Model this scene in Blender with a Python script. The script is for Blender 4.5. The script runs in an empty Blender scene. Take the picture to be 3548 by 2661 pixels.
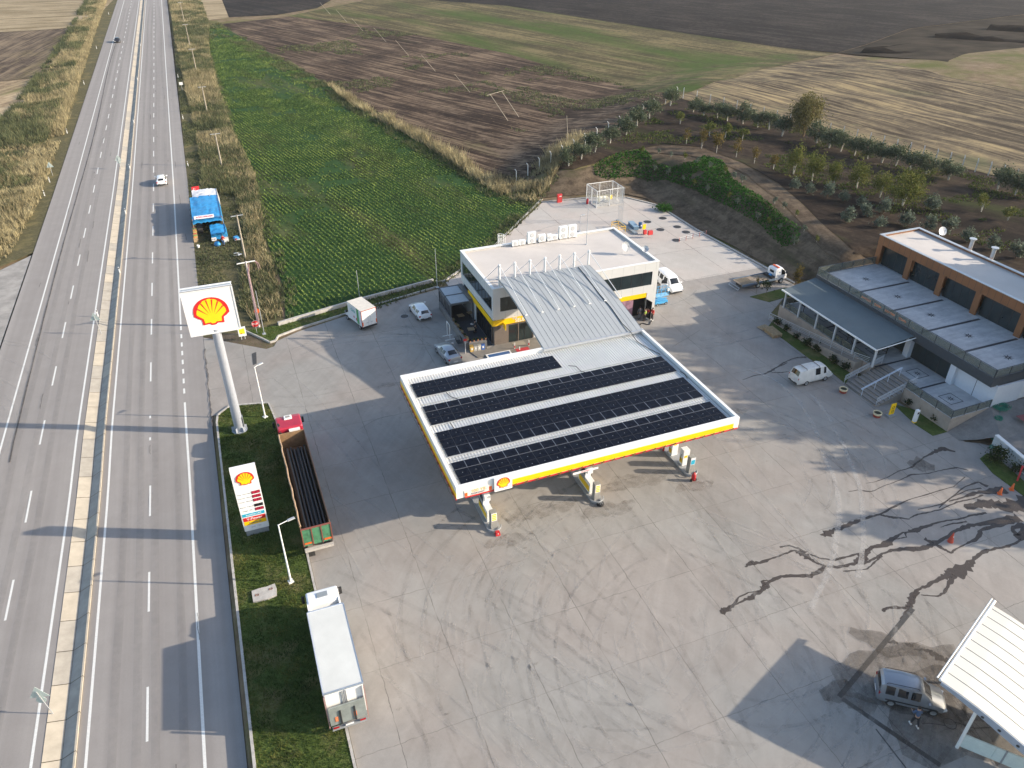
import bpy, bmesh, math, random
import numpy as np
from mathutils import Vector, Matrix
R = math.radians
SC = bpy.context.scene
# ------------------------------------------------------------------ camera, world, sun, exposure
CAMH = 45.5; FPX = 2648.0; PITCH = 0.57549; YAW = 0.37052; CX, CY = 1774.0, 1330.5
cd = bpy.data.cameras.new('camera'); cam = bpy.data.objects.new('camera', cd); SC.collection.objects.link(cam)
cd.sensor_width = 36.0; cd.lens = 36.0 * FPX / 3548.0; cd.clip_start = 0.5; cd.clip_end = 6000
cam.location = (0, 0, CAMH); cam.rotation_euler = (math.pi/2 - PITCH, 0, -YAW)
SC.camera = cam
SUN_AZ = R(-23.5); SUN_EL = R(21.5)          # math angle of the sun's bearing in the XY plane
SDIR = Vector((math.cos(SUN_AZ)*math.cos(SUN_EL), math.sin(SUN_AZ)*math.cos(SUN_EL), math.sin(SUN_EL)))
W = bpy.data.worlds.new('World'); SC.world = W; W.use_nodes = True
nt = W.node_tree; bg = nt.nodes['Background']; sky = nt.nodes.new('ShaderNodeTexSky')
sky.sky_type = 'NISHITA'; sky.sun_disc = False; sky.sun_elevation = SUN_EL; sky.sun_rotation = math.pi/2 - SUN_AZ
sky.air_density = 1.0; sky.dust_density = 1.6; sky.ozone_density = 1.0
nt.links.new(sky.outputs[0], bg.inputs[0]); bg.inputs[1].default_value = 0.15
sl = bpy.data.lights.new('sun', 'SUN'); sl.energy = 4.2; sl.angle = R(0.55); sl.color = (1.0, 0.87, 0.70)
so = bpy.data.objects.new('sun', sl); SC.collection.objects.link(so)
so.rotation_euler = SDIR.to_track_quat('Z', 'Y').to_euler()
SC.view_settings.view_transform = 'Standard'; SC.view_settings.look = 'None'
SC.view_settings.exposure = 0.86; SC.view_settings.gamma = 1.0
# ------------------------------------------------------------------ pixel -> place
_F = np.array([math.sin(YAW)*math.cos(PITCH), math.cos(YAW)*math.cos(PITCH), -math.sin(PITCH)])
_R = np.array([math.cos(YAW), -math.sin(YAW), 0.0]); _U = np.cross(_R, _F)
def at(x, y, z=0.0):
    d = _F*FPX + _R*(x-CX) - _U*(y-CY); t = (z-CAMH)/d[2]
    return (d[0]*t, d[1]*t, z)
def zo(ox, oy, s): return lambda x, y: (ox + x*s, oy + y*s)
def sm(t):
    t = np.clip(t, 0, 1); return t*t*(3-2*t)
_ry = np.arange(-20, 950, 4.0); _rz = -0.45*(1-sm((_ry-60)/14.0)) - 0.02
def road_z(y): return np.interp(np.asarray(y, float), _ry, _rz)
def rx(y): return np.where(np.asarray(y, float) > 150, -(np.asarray(y, float)-150)*0.0036, 0)   # the highway's slight bend
def hill(x, y):
    x = np.asarray(x, float); y = np.asarray(y, float)
    dx = np.maximum(x-70.2, 0); dy = np.maximum(y-117.2, 0)
    h = 4.0*sm(np.hypot(dx, dy)/9.5)
    h = h*sm((x-49)/13.0)*(1-sm((y-160)/60.0))
    fs = -.66*(x-60)+.75*(y-124); h = h*(1-.8*sm((fs-1)/22.0))     # the ploughed field beyond the fence lies lower
    s = np.minimum(sm((y-70)/4.0)+sm((x-80)/6.0), 1)             # beside the restaurant the bank starts behind it
    h = h*s
    und = 0.25*np.sin(x*.21+y*.13)*np.sin(y*.17-x*.05)*sm((h-1.0)/2.0)
    return h + und
def gz(x, y): return float(hill(x, y))
def att(x, y, up=0.0):
    "pixel to point on the hilly ground"
    lo, hi = None, None
    for z in np.arange(5.0, -0.6, -0.05):
        p = at(x, y, z)
        if gz(p[0], p[1]) >= z: return (p[0], p[1], gz(p[0], p[1])+up)
    p = at(x, y, 0); return (p[0], p[1], up)
# ------------------------------------------------------------------ objects
def link(o, parent=None):
    SC.collection.objects.link(o)
    if parent is not None: o.parent = parent
    return o
def tag(o, label=None, cat=None, group=None, kind=None):
    if label: o['label'] = label
    if cat: o['category'] = cat
    if group: o['group'] = group
    if kind: o['kind'] = kind
    return o
def thing(name, label, cat, loc=(0, 0, 0), rz=0.0, group=None):
    o = bpy.data.objects.new(name, None); link(o); o.empty_display_size = 0.3
    o.location = loc; o.rotation_euler = (0, 0, rz)
    return tag(o, label, cat, group)
def copy_tree(o, loc=None, rz=None, scale=None, label=None, group=None):
    m = {}
    def rec(s, par):
        c = s.copy(); SC.collection.objects.link(c); c.parent = par
        for ch in list(KIDS.get(s.name, [])): rec(ch, c)
        return c
    c = rec(o, None)
    if loc is not None: c.location = loc
    if rz is not None: c.rotation_euler = (0, 0, rz)
    if scale is not None: c.scale = (scale,)*3 if not hasattr(scale, '__len__') else scale
    if label: c['label'] = label
    if group: c['group'] = group
    return c
KIDS = {}
class MB:
    def __init__(s): s.v = []; s.f = []; s.m = []; s.mi = 0; s.smooth = []; s.sm = False
    def add(s, vs, fs, sm_=None):
        n = len(s.v); s.v += [tuple(map(float, v)) for v in vs]
        for f in fs: s.f.append(tuple(n+i for i in f)); s.m.append(s.mi); s.smooth.append(s.sm if sm_ is None else sm_)
        return s
    def box(s, c, d, rz=0.0, taper=1.0, M=None):
        x, y, z = d[0]/2, d[1]/2, d[2]/2; vs = []
        for k, t in ((-z, 1.0), (z, taper)):
            for a, b in ((-x, -y), (x, -y), (x, y), (-x, y)): vs.append(Vector((a*t, b*t, k)))
        rot = Matrix.Rotation(rz, 3, 'Z') if M is None else M
        vs = [rot @ v + Vector(c) for v in vs]
        return s.add(vs, [(3,2,1,0),(4,5,6,7),(0,1,5,4),(1,2,6,5),(2,3,7,6),(3,0,4,7)], False)
    def b2(s, p0, p1):
        c = [(a+b)/2 for a, b in zip(p0, p1)]; d = [abs(b-a) for a, b in zip(p0, p1)]
        return s.box(c, d)
    def poly(s, pts, z0, z1=None):
        n = len(pts)
        if z1 is None: return s.add([(p[0], p[1], z0) for p in pts], [tuple(range(n))], False)
        vs = [(p[0], p[1], z0) for p in pts]+[(p[0], p[1], z1) for p in pts]
        return s.add(vs, [tuple(range(n-1, -1, -1)), tuple(range(n, 2*n))]+[(i, (i+1) % n, n+(i+1) % n, n+i) for i in range(n)], False)
    def prism(s, prof, axis, a0, a1):
        "prof: 2D points in the plane across axis ('x': (y,z), 'y': (x,z))"
        n = len(prof); vs = []
        for a in (a0, a1):
            for p, q in prof: vs.append((a, p, q) if axis == 'x' else (p, a, q))
        return s.add(vs, [tuple(range(n)), tuple(range(2*n-1, n-1, -1))]+[(i, n+i, n+(i+1) % n, (i+1) % n) for i in range(n)], False)
    def cyl(s, p0, p1, r0, r1=None, n=10, cap=True):
        if r1 is None: r1 = r0
        p0 = Vector(p0); p1 = Vector(p1); d = (p1-p0)
        if d.length < 1e-6: return s
        q = d.to_track_quat('Z', 'Y'); vs = []
        for p, r in ((p0, r0), (p1, r1)):
            for i in range(n):
                a = 2*math.pi*i/n; vs.append(p + q @ Vector((r*math.cos(a), r*math.sin(a), 0)))
        s.add(vs, [(i, (i+1) % n, n+(i+1) % n, n+i) for i in range(n)], True)
        if cap: s.add(vs[:n], [tuple(range(n-1, -1, -1))], False); s.add(vs[n:], [tuple(range(n))], False)
        return s
    def tube(s, pts, r, n=6, closed=False):
        k = len(pts)
        for i in range(k if closed else k-1): s.cyl(pts[i], pts[(i+1) % k], r, n=n)
        return s
    def lathe(s, c, prof, n=16, axis='z', cap=False):
        vs = []; c = Vector(c)
        for r, h in prof:
            for i in range(n):
                a = 2*math.pi*i/n; u, v = r*math.cos(a), r*math.sin(a)
                vs.append(c+Vector((u, v, h) if axis == 'z' else (h, u, v) if axis == 'x' else (u, h, v)))
        m = len(prof)
        s.add(vs, [(j*n+i, j*n+(i+1) % n, (j+1)*n+(i+1) % n, (j+1)*n+i) for j in range(m-1) for i in range(n)], True)
        if cap: s.add(vs[-n:], [tuple(range(n))], False)
        return s
    def build(s, name, mats, parent=None, recalc=True):
        me = bpy.data.meshes.new(name); me.from_pydata(s.v, [], s.f)
        for m in (mats if isinstance(mats, (list, tuple)) else [mats]): me.materials.append(m)
        me.polygons.foreach_set('material_index', s.m); me.polygons.foreach_set('use_smooth', s.smooth)
        if recalc:
            bm = bmesh.new(); bm.from_mesh(me); bmesh.ops.recalc_face_normals(bm, faces=bm.faces); bm.to_mesh(me); bm.free()
        me.update(); o = bpy.data.objects.new(name, me); link(o, parent)
        if parent is not None: KIDS.setdefault(parent.name, []).append(o)
        return o
def np_mesh(name, V, F, mat, parent=None, smooth=False):
    V = np.asarray(V, np.float32); F = np.asarray(F, np.int32); k = F.shape[1]
    me = bpy.data.meshes.new(name); me.vertices.add(len(V)); me.vertices.foreach_set('co', V.ravel())
    me.loops.add(F.size); me.loops.foreach_set('vertex_index', F.ravel())
    me.polygons.add(len(F)); me.polygons.foreach_set('loop_start', np.arange(0, F.size, k, dtype=np.int32))
    try: me.polygons.foreach_set('loop_total', np.full(len(F), k, np.int32))
    except Exception: pass
    me.materials.append(mat); me.update(calc_edges=True); me.validate()
    if smooth: me.polygons.foreach_set('use_smooth', [True]*len(F))
    o = bpy.data.objects.new(name, me); link(o, parent)
    if parent is not None: KIDS.setdefault(parent.name, []).append(o)
    return o
# ------------------------------------------------------------------ materials
def S(h):
    "sRGB hex to linear"
    h = h.lstrip('#'); c = [int(h[i:i+2], 16)/255 for i in (0, 2, 4)]
    return tuple(x/12.92 if x < .04045 else ((x+.055)/1.055)**2.4 for x in c)
class N:
    def __init__(s, name):
        s.m = bpy.data.materials.new(name); s.m.use_nodes = True; s.t = s.m.node_tree; s.p = s.t.nodes['Principled BSDF']
        s.out = s.t.nodes['Material Output']
    def n(s, typ, **kw):
        x = s.t.nodes.new('ShaderNode'+typ)
        for k, v in kw.items():
            if k in x.bl_rna.properties and k not in ('inputs',): setattr(x, k, v)
            else: x.inputs[k.replace('_', ' ')].default_value = v
        return x
    def l(s, a, b): s.t.links.new(a, b)
    def coord(s, scale=(1, 1, 1), rot=0.0):
        tc = s.n('TexCoord'); mp = s.n('Mapping'); mp.inputs['Scale'].default_value = scale; mp.inputs['Rotation'].default_value = (0, 0, rot)
        s.l(tc.outputs['Object'], mp.inputs[0]); return mp.outputs[0]
    def noise(s, co, scale, detail=4, rough=.55, dist=0.0):
        x = s.n('TexNoise'); x.inputs['Scale'].default_value = scale; x.inputs['Detail'].default_value = detail
        x.inputs['Roughness'].default_value = rough; x.inputs['Distortion'].default_value = dist
        s.l(co, x.inputs['Vector']); return x.outputs['Fac']
    def ramp(s, fac, stops, interp='LINEAR'):
        x = s.n('ValToRGB'); e = x.color_ramp.elements; x.color_ramp.interpolation = interp
        while len(e) < len(stops): e.new(0.5)
        for i, (p, c) in enumerate(stops):
            e[i].position = p; e[i].color = (c, c, c, 1) if not hasattr(c, '__len__') else tuple(c)+(1,)
        s.l(fac, x.inputs[0]); return x.outputs[0]
    def mix(s, fac, a, b, mode='MIX'):
        x = s.n('MixRGB', blend_type=mode)
        for k, v in ((0, fac), (1, a), (2, b)):
            if hasattr(v, 'is_linked') or hasattr(v, 'links'): s.l(v, x.inputs[k])
            elif k == 0: x.inputs[0].default_value = v
            else: x.inputs[k].default_value = tuple(v)+(1,) if hasattr(v, '__len__') else (v, v, v, 1)
        return x.outputs[0]
    def math(s, op, a, b=0.0):
        x = s.n('Math', operation=op)
        for k, v in ((0, a), (1, b)):
            if hasattr(v, 'links'): s.l(v, x.inputs[k])
            else: x.inputs[k].default_value = v
        return x.outputs[0]
    def bump(s, h, strength=.3, dist=.05):
        b = s.n('Bump'); b.inputs['Strength'].default_value = strength; b.inputs['Distance'].default_value = dist
        s.l(h, b.inputs['Height']); s.l(b.outputs[0], s.p.inputs['Normal'])
    def col(s, c):
        if hasattr(c, 'links'): s.l(c, s.p.inputs['Base Color'])
        else: s.p.inputs['Base Color'].default_value = tuple(c)+(1,)
    def set(s, rough=.6, metal=0.0, spec=None, coat=0.0, trans=0.0):
        s.p.inputs['Roughness'].default_value = rough; s.p.inputs['Metallic'].default_value = metal
        if spec is not None: s.p.inputs['Specular IOR Level'].default_value = spec
        s.p.inputs['Coat Weight'].default_value = coat; s.p.inputs['Transmission Weight'].default_value = trans
        return s
_mc = {}
def M(name, c, rough=.6, metal=0.0, var=.08, scale=3.0, spec=None, coat=0.0, bump=0.0):
    if name in _mc: return _mc[name]
    if isinstance(c, str): c = S(c)
    k = N(name); co = k.coord(); f = k.noise(co, scale, 5, .6)
    lo = tuple(x*(1-var) for x in c); hi = tuple(min(1, x*(1+var)) for x in c)
    k.col(k.ramp(f, [(.3, lo), (.7, hi)])); k.set(rough, metal, spec, coat)
    if bump: k.bump(f, bump, .02)
    _mc[name] = k.m; return k.m
WHITE = M('white_paint', (.78, .78, .76), .45, var=.04)
CARW = M('white_car_paint', (.80, .81, .82), .25, var=.015, coat=.6)
SILV = M('silver_car_paint', (.46, .48, .51), .3, .55, var=.03, coat=.5)
GLASS = M('dark_glass', (.012, .015, .018), .06, var=.2, spec=.7)
RUB = M('rubber', (.02, .02, .021), .85, var=.25, scale=12)
RIM = M('wheel_metal', (.42, .43, .44), .35, .7)
BLK = M('black_plastic', (.025, .025, .027), .55, var=.2)
GREY = M('grey_metal', (.33, .35, .37), .45, .3, var=.1)
GALV = M('galvanised_steel', (.52, .54, .56), .4, .5, var=.1)
RED = M('red_paint', (.50, .025, .03), .4, var=.08)
YEL = M('yellow_paint', S('#f7c600'), .45, var=.04)
ORA = M('orange_paint', (.75, .13, .02), .5)
BLUE = M('blue_paint', (.04, .25, .55), .5)
LRED = M('red_lamp_lens', (.35, .01, .015), .2)
LAMP = M('clear_lamp_lens', (.7, .72, .74), .1)
WOOD = M('pallet_wood', (.42, .30, .17), .8, var=.3, scale=6)
SKIN = M('skin', (.45, .27, .19), .6)
HAIR = M('dark_hair', (.02, .015, .012), .7)
from mathutils.geometry import delaunay_2d_cdt
def aniso(k, rot, sx, sy):
    co = k.coord(rot=rot); mp = k.n('Mapping'); mp.inputs['Scale'].default_value = (sx, sy, 1); k.l(co, mp.inputs[0]); return mp.outputs[0]
def along(p, q):
    a, b = at(*p), at(*q); return math.pi/2-math.atan2(b[1]-a[1], b[0]-a[0])
def field_mat(name, dark, mid, light, rot, sp, streak=.7, patch=None, pscale=.03, rough=.95, b=.5, ppos=(.48, .6)):
    k = N(name); dark, mid, light = S(dark), S(mid), S(light)
    st = k.noise(aniso(k, rot, .55/sp, .022/sp), 1.0, 4, .65, .3)
    st2 = k.noise(aniso(k, rot, .16/sp, .008/sp), 1.0, 3, .6, .4)
    co = k.coord(); n1 = k.noise(co, .55, 8, .85); n2 = k.noise(co, .05, 4, .6)
    f = k.math('ADD', k.math('MULTIPLY', st, streak*.6), k.math('MULTIPLY', n1, 1-streak*.6-.25))
    f = k.math('ADD', f, k.math('MULTIPLY', st2, .25))
    f = k.math('ADD', f, k.math('MULTIPLY', k.math('SUBTRACT', n2, .5), .25))
    c = k.ramp(f, [(.425, dark), (.5, mid), (.575, light)])
    cl = k.ramp(k.noise(co, .8, 4, .8), [(.60, 0.0), (.70, .7)]); c = k.mix(cl, c, light)
    if patch:
        pf = k.ramp(k.math('ADD', k.math('MULTIPLY', k.noise(aniso(k, rot, pscale*2.2, pscale*.5), 1.0, 4, .6), .75), k.math('MULTIPLY', n1, .25)), [(ppos[0], 0.0), (ppos[1], 1.0)])
        c = k.mix(pf, c, k.ramp(n1, [(.35, tuple(x*.6 for x in S(patch))), (.65, S(patch))]))
    k.col(c); k.set(rough, spec=.1); k.bump(f, b*.6, .12); return k.m
def lines(a0, a1, s): return list(np.arange(a0, a1+.01, s))
XL = lines(48, 126, 1.5)+lines(130, 200, 6); YL = lines(70, 190, 1.5)+lines(196, 300, 8)
def drape(name, pts, mat, off, cut=True, flat=False):
    "a sheet over the ground with the given outline"
    n = len(pts); r = delaunay_2d_cdt([Vector((p[0], p[1])) for p in pts], [(i, (i+1) % n) for i in range(n)], [], 1, 1e-4)
    bm = bmesh.new(); vs = [bm.verts.new((p[0], p[1], 0)) for p in r[0]]
    for f in r[2]: bm.faces.new([vs[i] for i in f])
    if cut:
        x0, x1 = min(p[0] for p in pts), max(p[0] for p in pts); y0, y1 = min(p[1] for p in pts), max(p[1] for p in pts)
        for X in XL:
            if x0 < X < x1: bmesh.ops.bisect_plane(bm, geom=bm.verts[:]+bm.edges[:]+bm.faces[:], plane_co=(X, 0, 0), plane_no=(1, 0, 0))
        for Y in YL:
            if y0 < Y < y1: bmesh.ops.bisect_plane(bm, geom=bm.verts[:]+bm.edges[:]+bm.faces[:], plane_co=(0, Y, 0), plane_no=(0, 1, 0))
    bmesh.ops.triangulate(bm, faces=bm.faces[:], quad_method='FIXED')
    xy = np.array([(v.co.x, v.co.y) for v in bm.verts]); z = hill(xy[:, 0], xy[:, 1])*(0 if flat else 1)+off
    for v, zz in zip(bm.verts, z): v.co.z = zz
    bmesh.ops.recalc_face_normals(bm, faces=bm.faces)
    if sum(f.normal.z for f in bm.faces) < 0: bmesh.ops.reverse_faces(bm, faces=bm.faces[:])
    me = bpy.data.meshes.new(name); bm.to_mesh(me); bm.free(); me.materials.append(mat)
    for p in me.polygons: p.use_smooth = True
    return link(bpy.data.objects.new(name, me))
def P0(pts, z=0.0): return [at(x, y, z)[:2] for x, y in pts]
def PT(pts): return [att(x, y)[:2] for x, y in pts]
# ---- materials of the ground
def grass_mat(name, a, b, c_):
    k = N(name); co = k.coord(); n = k.noise(co, 2.2, 6, .75); m = k.noise(co, .35, 4, .6); f = k.noise(co, 16, 3, .8)
    c = k.ramp(k.math('ADD', k.math('MULTIPLY', n, .5), k.math('MULTIPLY', f, .5)), [(.35, a), (.52, b), (.68, c_)])
    y = k.ramp(m, [(.50, 0.0), (.68, .75)]); c = k.mix(y, c, k.ramp(f, [(.3, (.13, .105, .05)), (.7, (.26, .22, .10))]))
    k.col(c); k.set(.95, spec=.1); k.bump(k.math('ADD', f, n), .8, .06); return k.m
def soil_mat():
    k = N('soil'); co = k.coord(); n = k.noise(co, .35, 8, .7); n2 = k.noise(co, 3.0, 5, .7); n3 = k.noise(co, .06, 4, .6)
    c = k.ramp(n, [(.3, S('#5c4d3e')), (.5, S('#7d6c58')), (.7, S('#8f7f69'))])
    g = k.ramp(k.math('ADD', k.math('MULTIPLY', n3, .6), k.math('MULTIPLY', n2, .4)), [(.47, 0.0), (.6, 1.0)])
    c = k.mix(g, c, k.ramp(n2, [(.3, S('#3f4a26')), (.7, S('#6e6c3d'))])); k.col(c); k.set(.95, spec=.1); k.bump(n2, .6, .15); return k.m
SOIL = soil_mat()
def asphalt_mat():
    k = N('asphalt'); co = k.coord(); fine = k.noise(co, 14, 3, .8); mid = k.noise(co, .5, 5, .6)
    lon = k.noise(aniso(k, 0, 1.1, .008), 1.0, 3, .5, .2); wide = k.noise(aniso(k, 0, .22, .004), 1.0, 3, .55)
    f = k.math('ADD', k.math('ADD', k.math('MULTIPLY', fine, .25), k.math('MULTIPLY', mid, .2)), k.math('ADD', k.math('MULTIPLY', lon, .35), k.math('MULTIPLY', wide, .2)))
    k.col(k.ramp(f, [(.34, (.225, .208, .196)), (.5, (.27, .252, .238)), (.64, (.32, .300, .283))])); k.set(.85, spec=.25); k.bump(fine, .25, .01); return k.m
ASPH = asphalt_mat()
def concrete_mat(name, c0, c1, joint=True, warm=.0, jx=5.02, jy=5.9, ox=1.35, oy=.6):
    k = N(name); co = k.coord()
    big = k.noise(co, .07, 5, .6, .6); mid = k.noise(co, .45, 6, .65, .8); fine = k.noise(co, 5.0, 5, .7)
    d1 = k.noise(aniso(k, R(38), .9, .07), 1.0, 4, .6, 1.2); d2 = k.noise(aniso(k, R(-20), .7, .06), 1.0, 4, .6, 1.4)
    f = k.math('ADD', k.math('MULTIPLY', big, .28), k.math('MULTIPLY', mid, .28))
    f = k.math('ADD', f, k.math('ADD', k.math('MULTIPLY', fine, .12), k.math('MULTIPLY', k.math('ADD', d1, d2), .16)))
    c = k.ramp(f, [(.37, c0), (.61, c1)])
    tint = k.ramp(k.noise(co, .11, 3, .5, .5), [(.40, (1.015, .985, .97)), (.6, (.975, .995, 1.0))]); c = k.mix(1.0, c, tint, 'MULTIPLY')
    sp = k.ramp(k.noise(co, 1.7, 6, .8), [(.26, .62), (.36, 1.0)]); c = k.mix(1.0, c, sp, 'MULTIPLY')
    if joint:
        sep = k.n('SeparateXYZ'); tc = k.n('TexCoord'); k.l(tc.outputs['Object'], sep.inputs[0])
        wob = k.math('MULTIPLY', k.math('SUBTRACT', k.noise(co, 1.2, 3, .6), .5), .05)
        # each slab cast in its own shade
        fx = k.math('DIVIDE', k.math('ADD', sep.outputs[0], ox), jx); fy = k.math('DIVIDE', k.math('ADD', sep.outputs[1], oy), jy)
        cb = k.n('CombineXYZ'); k.l(k.math('FLOOR', fx), cb.inputs[0]); k.l(k.math('FLOOR', fy), cb.inputs[1])
        wn = k.n('TexWhiteNoise'); k.l(cb.outputs[0], wn.inputs['Vector'])
        c = k.mix(1.0, c, k.ramp(wn.outputs['Value'], [(0, (.965, .96, .957)), (1, (1.02, 1.02, 1.02))]), 'MULTIPLY')
        for fr, wd, dk in ((fx, .0048, .5), (fy, .0036, .66)):
            a = k.math('ABSOLUTE', k.math('SUBTRACT', k.math('FRACT', k.math('ADD', fr, wob)), .5))
            ln = k.math('GREATER_THAN', a, .5-wd)
            vis = k.ramp(k.noise(co, .35, 3, .6), [(.34, .15), (.56, .95)])
            c = k.mix(k.math('MULTIPLY', ln, vis), c, (dk*.25, dk*.23, dk*.21))
    k.col(c); k.set(.8, spec=.3); k.bump(k.math('ADD', fine, k.math('MULTIPLY', mid, .5)), .12, .02); return k.m
CONC = concrete_mat('forecourt_concrete', (.235, .220, .202), (.345, .326, .302))
CONCP = concrete_mat('pale_concrete', (.41, .375, .34), (.50, .465, .43), jx=7.3, jy=9.1)
KERB = M('kerb_concrete', (.42, .40, .37), .85, var=.2, scale=2.5, bump=.2)
DITCH = M('ditch_concrete', (.44, .39, .31), .85, var=.12, scale=1.2, bump=.2)
GRASS = grass_mat('verge_grass', (.040, .062, .016), (.075, .110, .028), (.13, .17, .05))
LINEM = M('road_paint', (.66, .66, .63), .7, var=.1, scale=9)
# ---- ground sheet to the horizon
def ground():
    xs = [-3000, -600, -150, -60, -28.6, -5.75, -5.3, 10, 30]+XL+[220, 300, 600, 3000]
    ys = [-400, 0, 20, 40, 50]+lines(56, 69, 1.0)+YL+[330, 400, 700, 1500, 3500]
    xs = np.array(xs, float); ys = np.array(sorted(set(ys)), float)
    Xg, Yg = np.meshgrid(xs, ys); Z = hill(Xg, Yg) - .06
    Z = np.where(Xg < -5.4, road_z(Yg)-.36, Z)
    V = np.stack([Xg, Yg, Z], -1).reshape(-1, 3); nx, ny = len(xs), len(ys); F = []
    for j in range(ny-1):
        for i in range(nx-1):
            a, b, c, d = j*nx+i, j*nx+i+1, (j+1)*nx+i+1, (j+1)*nx+i; F.append((a, b, c)); F.append((a, c, d))
    o = np_mesh('ground', V, F, SOIL, smooth=True); tag(o, kind='structure')
ground()
# ---- fields
ST = lambda o: tag(o, kind='structure')
RD = math.atan(-.22)
F_CROP = field_mat('crop_soil', '#33361f', '#4a4d2e', '#6b6746', along((1720, 720), (1889, 817)), .35, .5, '#34502a', .05, ppos=(.35, .5))
F_PLOW = field_mat('brown_ploughed_soil', '#2c231d', '#4a3d33', '#7a6957', along((900, 90), (1500, 215)), .45, .8, '#5c5c38', .02, ppos=(.60, .74))
F_WEED = field_mat('weedy_stubble', '#3f3b2a', '#575039', '#7a6f50', along((1300, 60), (2200, 240)), .7, .5, '#4a5a2a', .02, ppos=(.49, .62))
F_DARK = field_mat('dark_ploughed_soil', '#191615', '#262220', '#3f3934', along((1480, 0), (2700, 160)), .5, .4, None)
F_STUB = field_mat('straw_stubble', '#423a30', '#695e4d', '#968665', along((2650, 345), (3548, 590)), .8, .9, '#676a4c', .014, ppos=(.56, .7))
F_TAN = field_mat('pale_stubble', '#76694f', '#93856c', '#ab9c80', along((0, 60), (350, 45)), 1.0, .9, None)
F_BRN = field_mat('left_ploughed_soil', '#453a31', '#64584b', '#84745f', along((0, 250), (250, 120)), .5, .7, '#7f7549', .02, ppos=(.5, .66))
F_ORCH = field_mat('orchard_soil', '#1f1a16', '#312923', '#463c32', along((2650, 640), (3300, 800)), .8, .5, '#3a3f22', .06, ppos=(.56, .68))
F_BANK = field_mat('bank_soil', '#41382f', '#584d40', '#6d6050', R(10), .9, .2, '#4b4a32', .08, ppos=(.54, .68))
F_PATH = field_mat('track_soil', '#443a30', '#5a4e41', '#6d6050', R(20), .8, .3, None)  # soil tones darkened to stand for the tree shade over the track
F_DUST = M('gravel_apron', (.30, .285, .265), .95, var=.28, scale=.5, bump=.3)
VG = grass_mat('rough_verge', (.055, .060, .028), (.105, .095, .050), (.19, .165, .10))
ST(drape('right_verge', [(-5.62, 88.6), (-5.62, 480), (9, 480), (9, 300), (5, 200), (6, 150), (5, 130), (4.6, 112), (4.2, 100), (4.0, 89.0), (1.0, 88.3), (-.6, 88.4)], VG, -.035, False, True))
ST(drape('left_verge', [(-28.05, 125), (-28.05, 480), (-46, 480), (-46, 260), (-50, 180), (-64, 140), (-62, 112), (-33.5, 119)], VG, -.10, False, True))
ST(drape('crop_field', P0([(680, 98), (760, 85), (905, 168), (1026, 233), (1128, 290), (1225, 355), (1352, 424), (1470, 493), (1612, 578), (1714, 655), (1790, 692), (1862, 710), (1700, 872), (1540, 975), (1345, 1052), (1185, 1095), (1030, 1128), (990, 1128), (985, 1000), (930, 850), (850, 650), (800, 500), (745, 300), (705, 180)]), F_CROP, .02, False))
ST(drape('ploughed_field', PT([(905, 166), (1026, 231), (1128, 288), (1225, 353), (1352, 422), (1470, 491), (1612, 576), (1714, 652), (1800, 640), (1900, 585), (2010, 540), (2200, 425), (2335, 336), (2150, 296), (1750, 185), (1300, 92), (1000, 58), (765, 84)]), F_PLOW, .03))
ST(drape('weedy_field', PT([(1000, 57), (1120, 30), (1250, 5), (1420, -60), (1480, 0), (1750, 20), (2100, 75), (2700, 165), (2900, 186), (2640, 240), (2450, 295), (2340, 335), (2150, 296), (1750, 185), (1300, 92)]), F_WEED, .05))
ST(drape('dark_field', P0([(1420, -60), (1480, 0), (1750, 20), (2100, 75), (2700, 165), (2900, 186), (3000, 155), (3150, 100), (3548, 50), (4300, -60), (4300, -200), (2000, -220)]), F_DARK, .05, False))
ST(drape('terraced_field', P0([(2900, 187), (3000, 156), (3150, 101), (3548, 51), (4300, -60), (5200, 300), (3900, 390), (3548, 318), (3250, 255)]), M('grey_terrace_soil', S('#3a342c'), .95, var=.5, scale=.12, spec=.05, bump=.6), .04, False))
ST(drape('stubble_field', PT([(2900, 190), (3250, 259), (3548, 320), (3900, 392), (4300, 500), (4300, 800), (3548, 640), (3250, 560), (3000, 495), (2800, 440), (2600, 395), (2345, 338), (2452, 296), (2642, 241)]), F_STUB, .07))
ST(drape('far_field', P0([(625, -10), (765, -10), (793, 61), (668, 77), (640, 40)]), F_TAN, .03, False))
ST(drape('far_dark_field', P0([(765, -10), (760, -120), (1300, -120), (1200, -30), (1100, 28), (960, 52), (793, 60)]), F_DARK, .03, False))
ST(drape('pale_field', P0([(-900, -60), (405, -100), (392, 0), (310, 85), (200, 100), (0, 112), (-900, 170)]), F_TAN, .03, False))
ST(drape('brown_field', P0([(-900, 172), (0, 113), (200, 101), (305, 92), (270, 200), (190, 262), (0, 282), (-900, 360)]), F_BRN, .03, False))
ST(drape('fallow_field', P0([(-900, 362), (0, 283), (185, 264), (130, 340), (0, 462), (-900, 800)]), field_mat('fallow_soil', '#7a6a55', '#a39074', '#b8a688', R(30), 1.0, .6, '#6f7442', .03), .03, False))
ST(drape('gravel_apron', [(-60, 101), (-33, 118), (-29.8, 122), (-28.2, 124), (-28.2, 30), (-60, 30)], F_DUST, -.12+.0, False))
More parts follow.
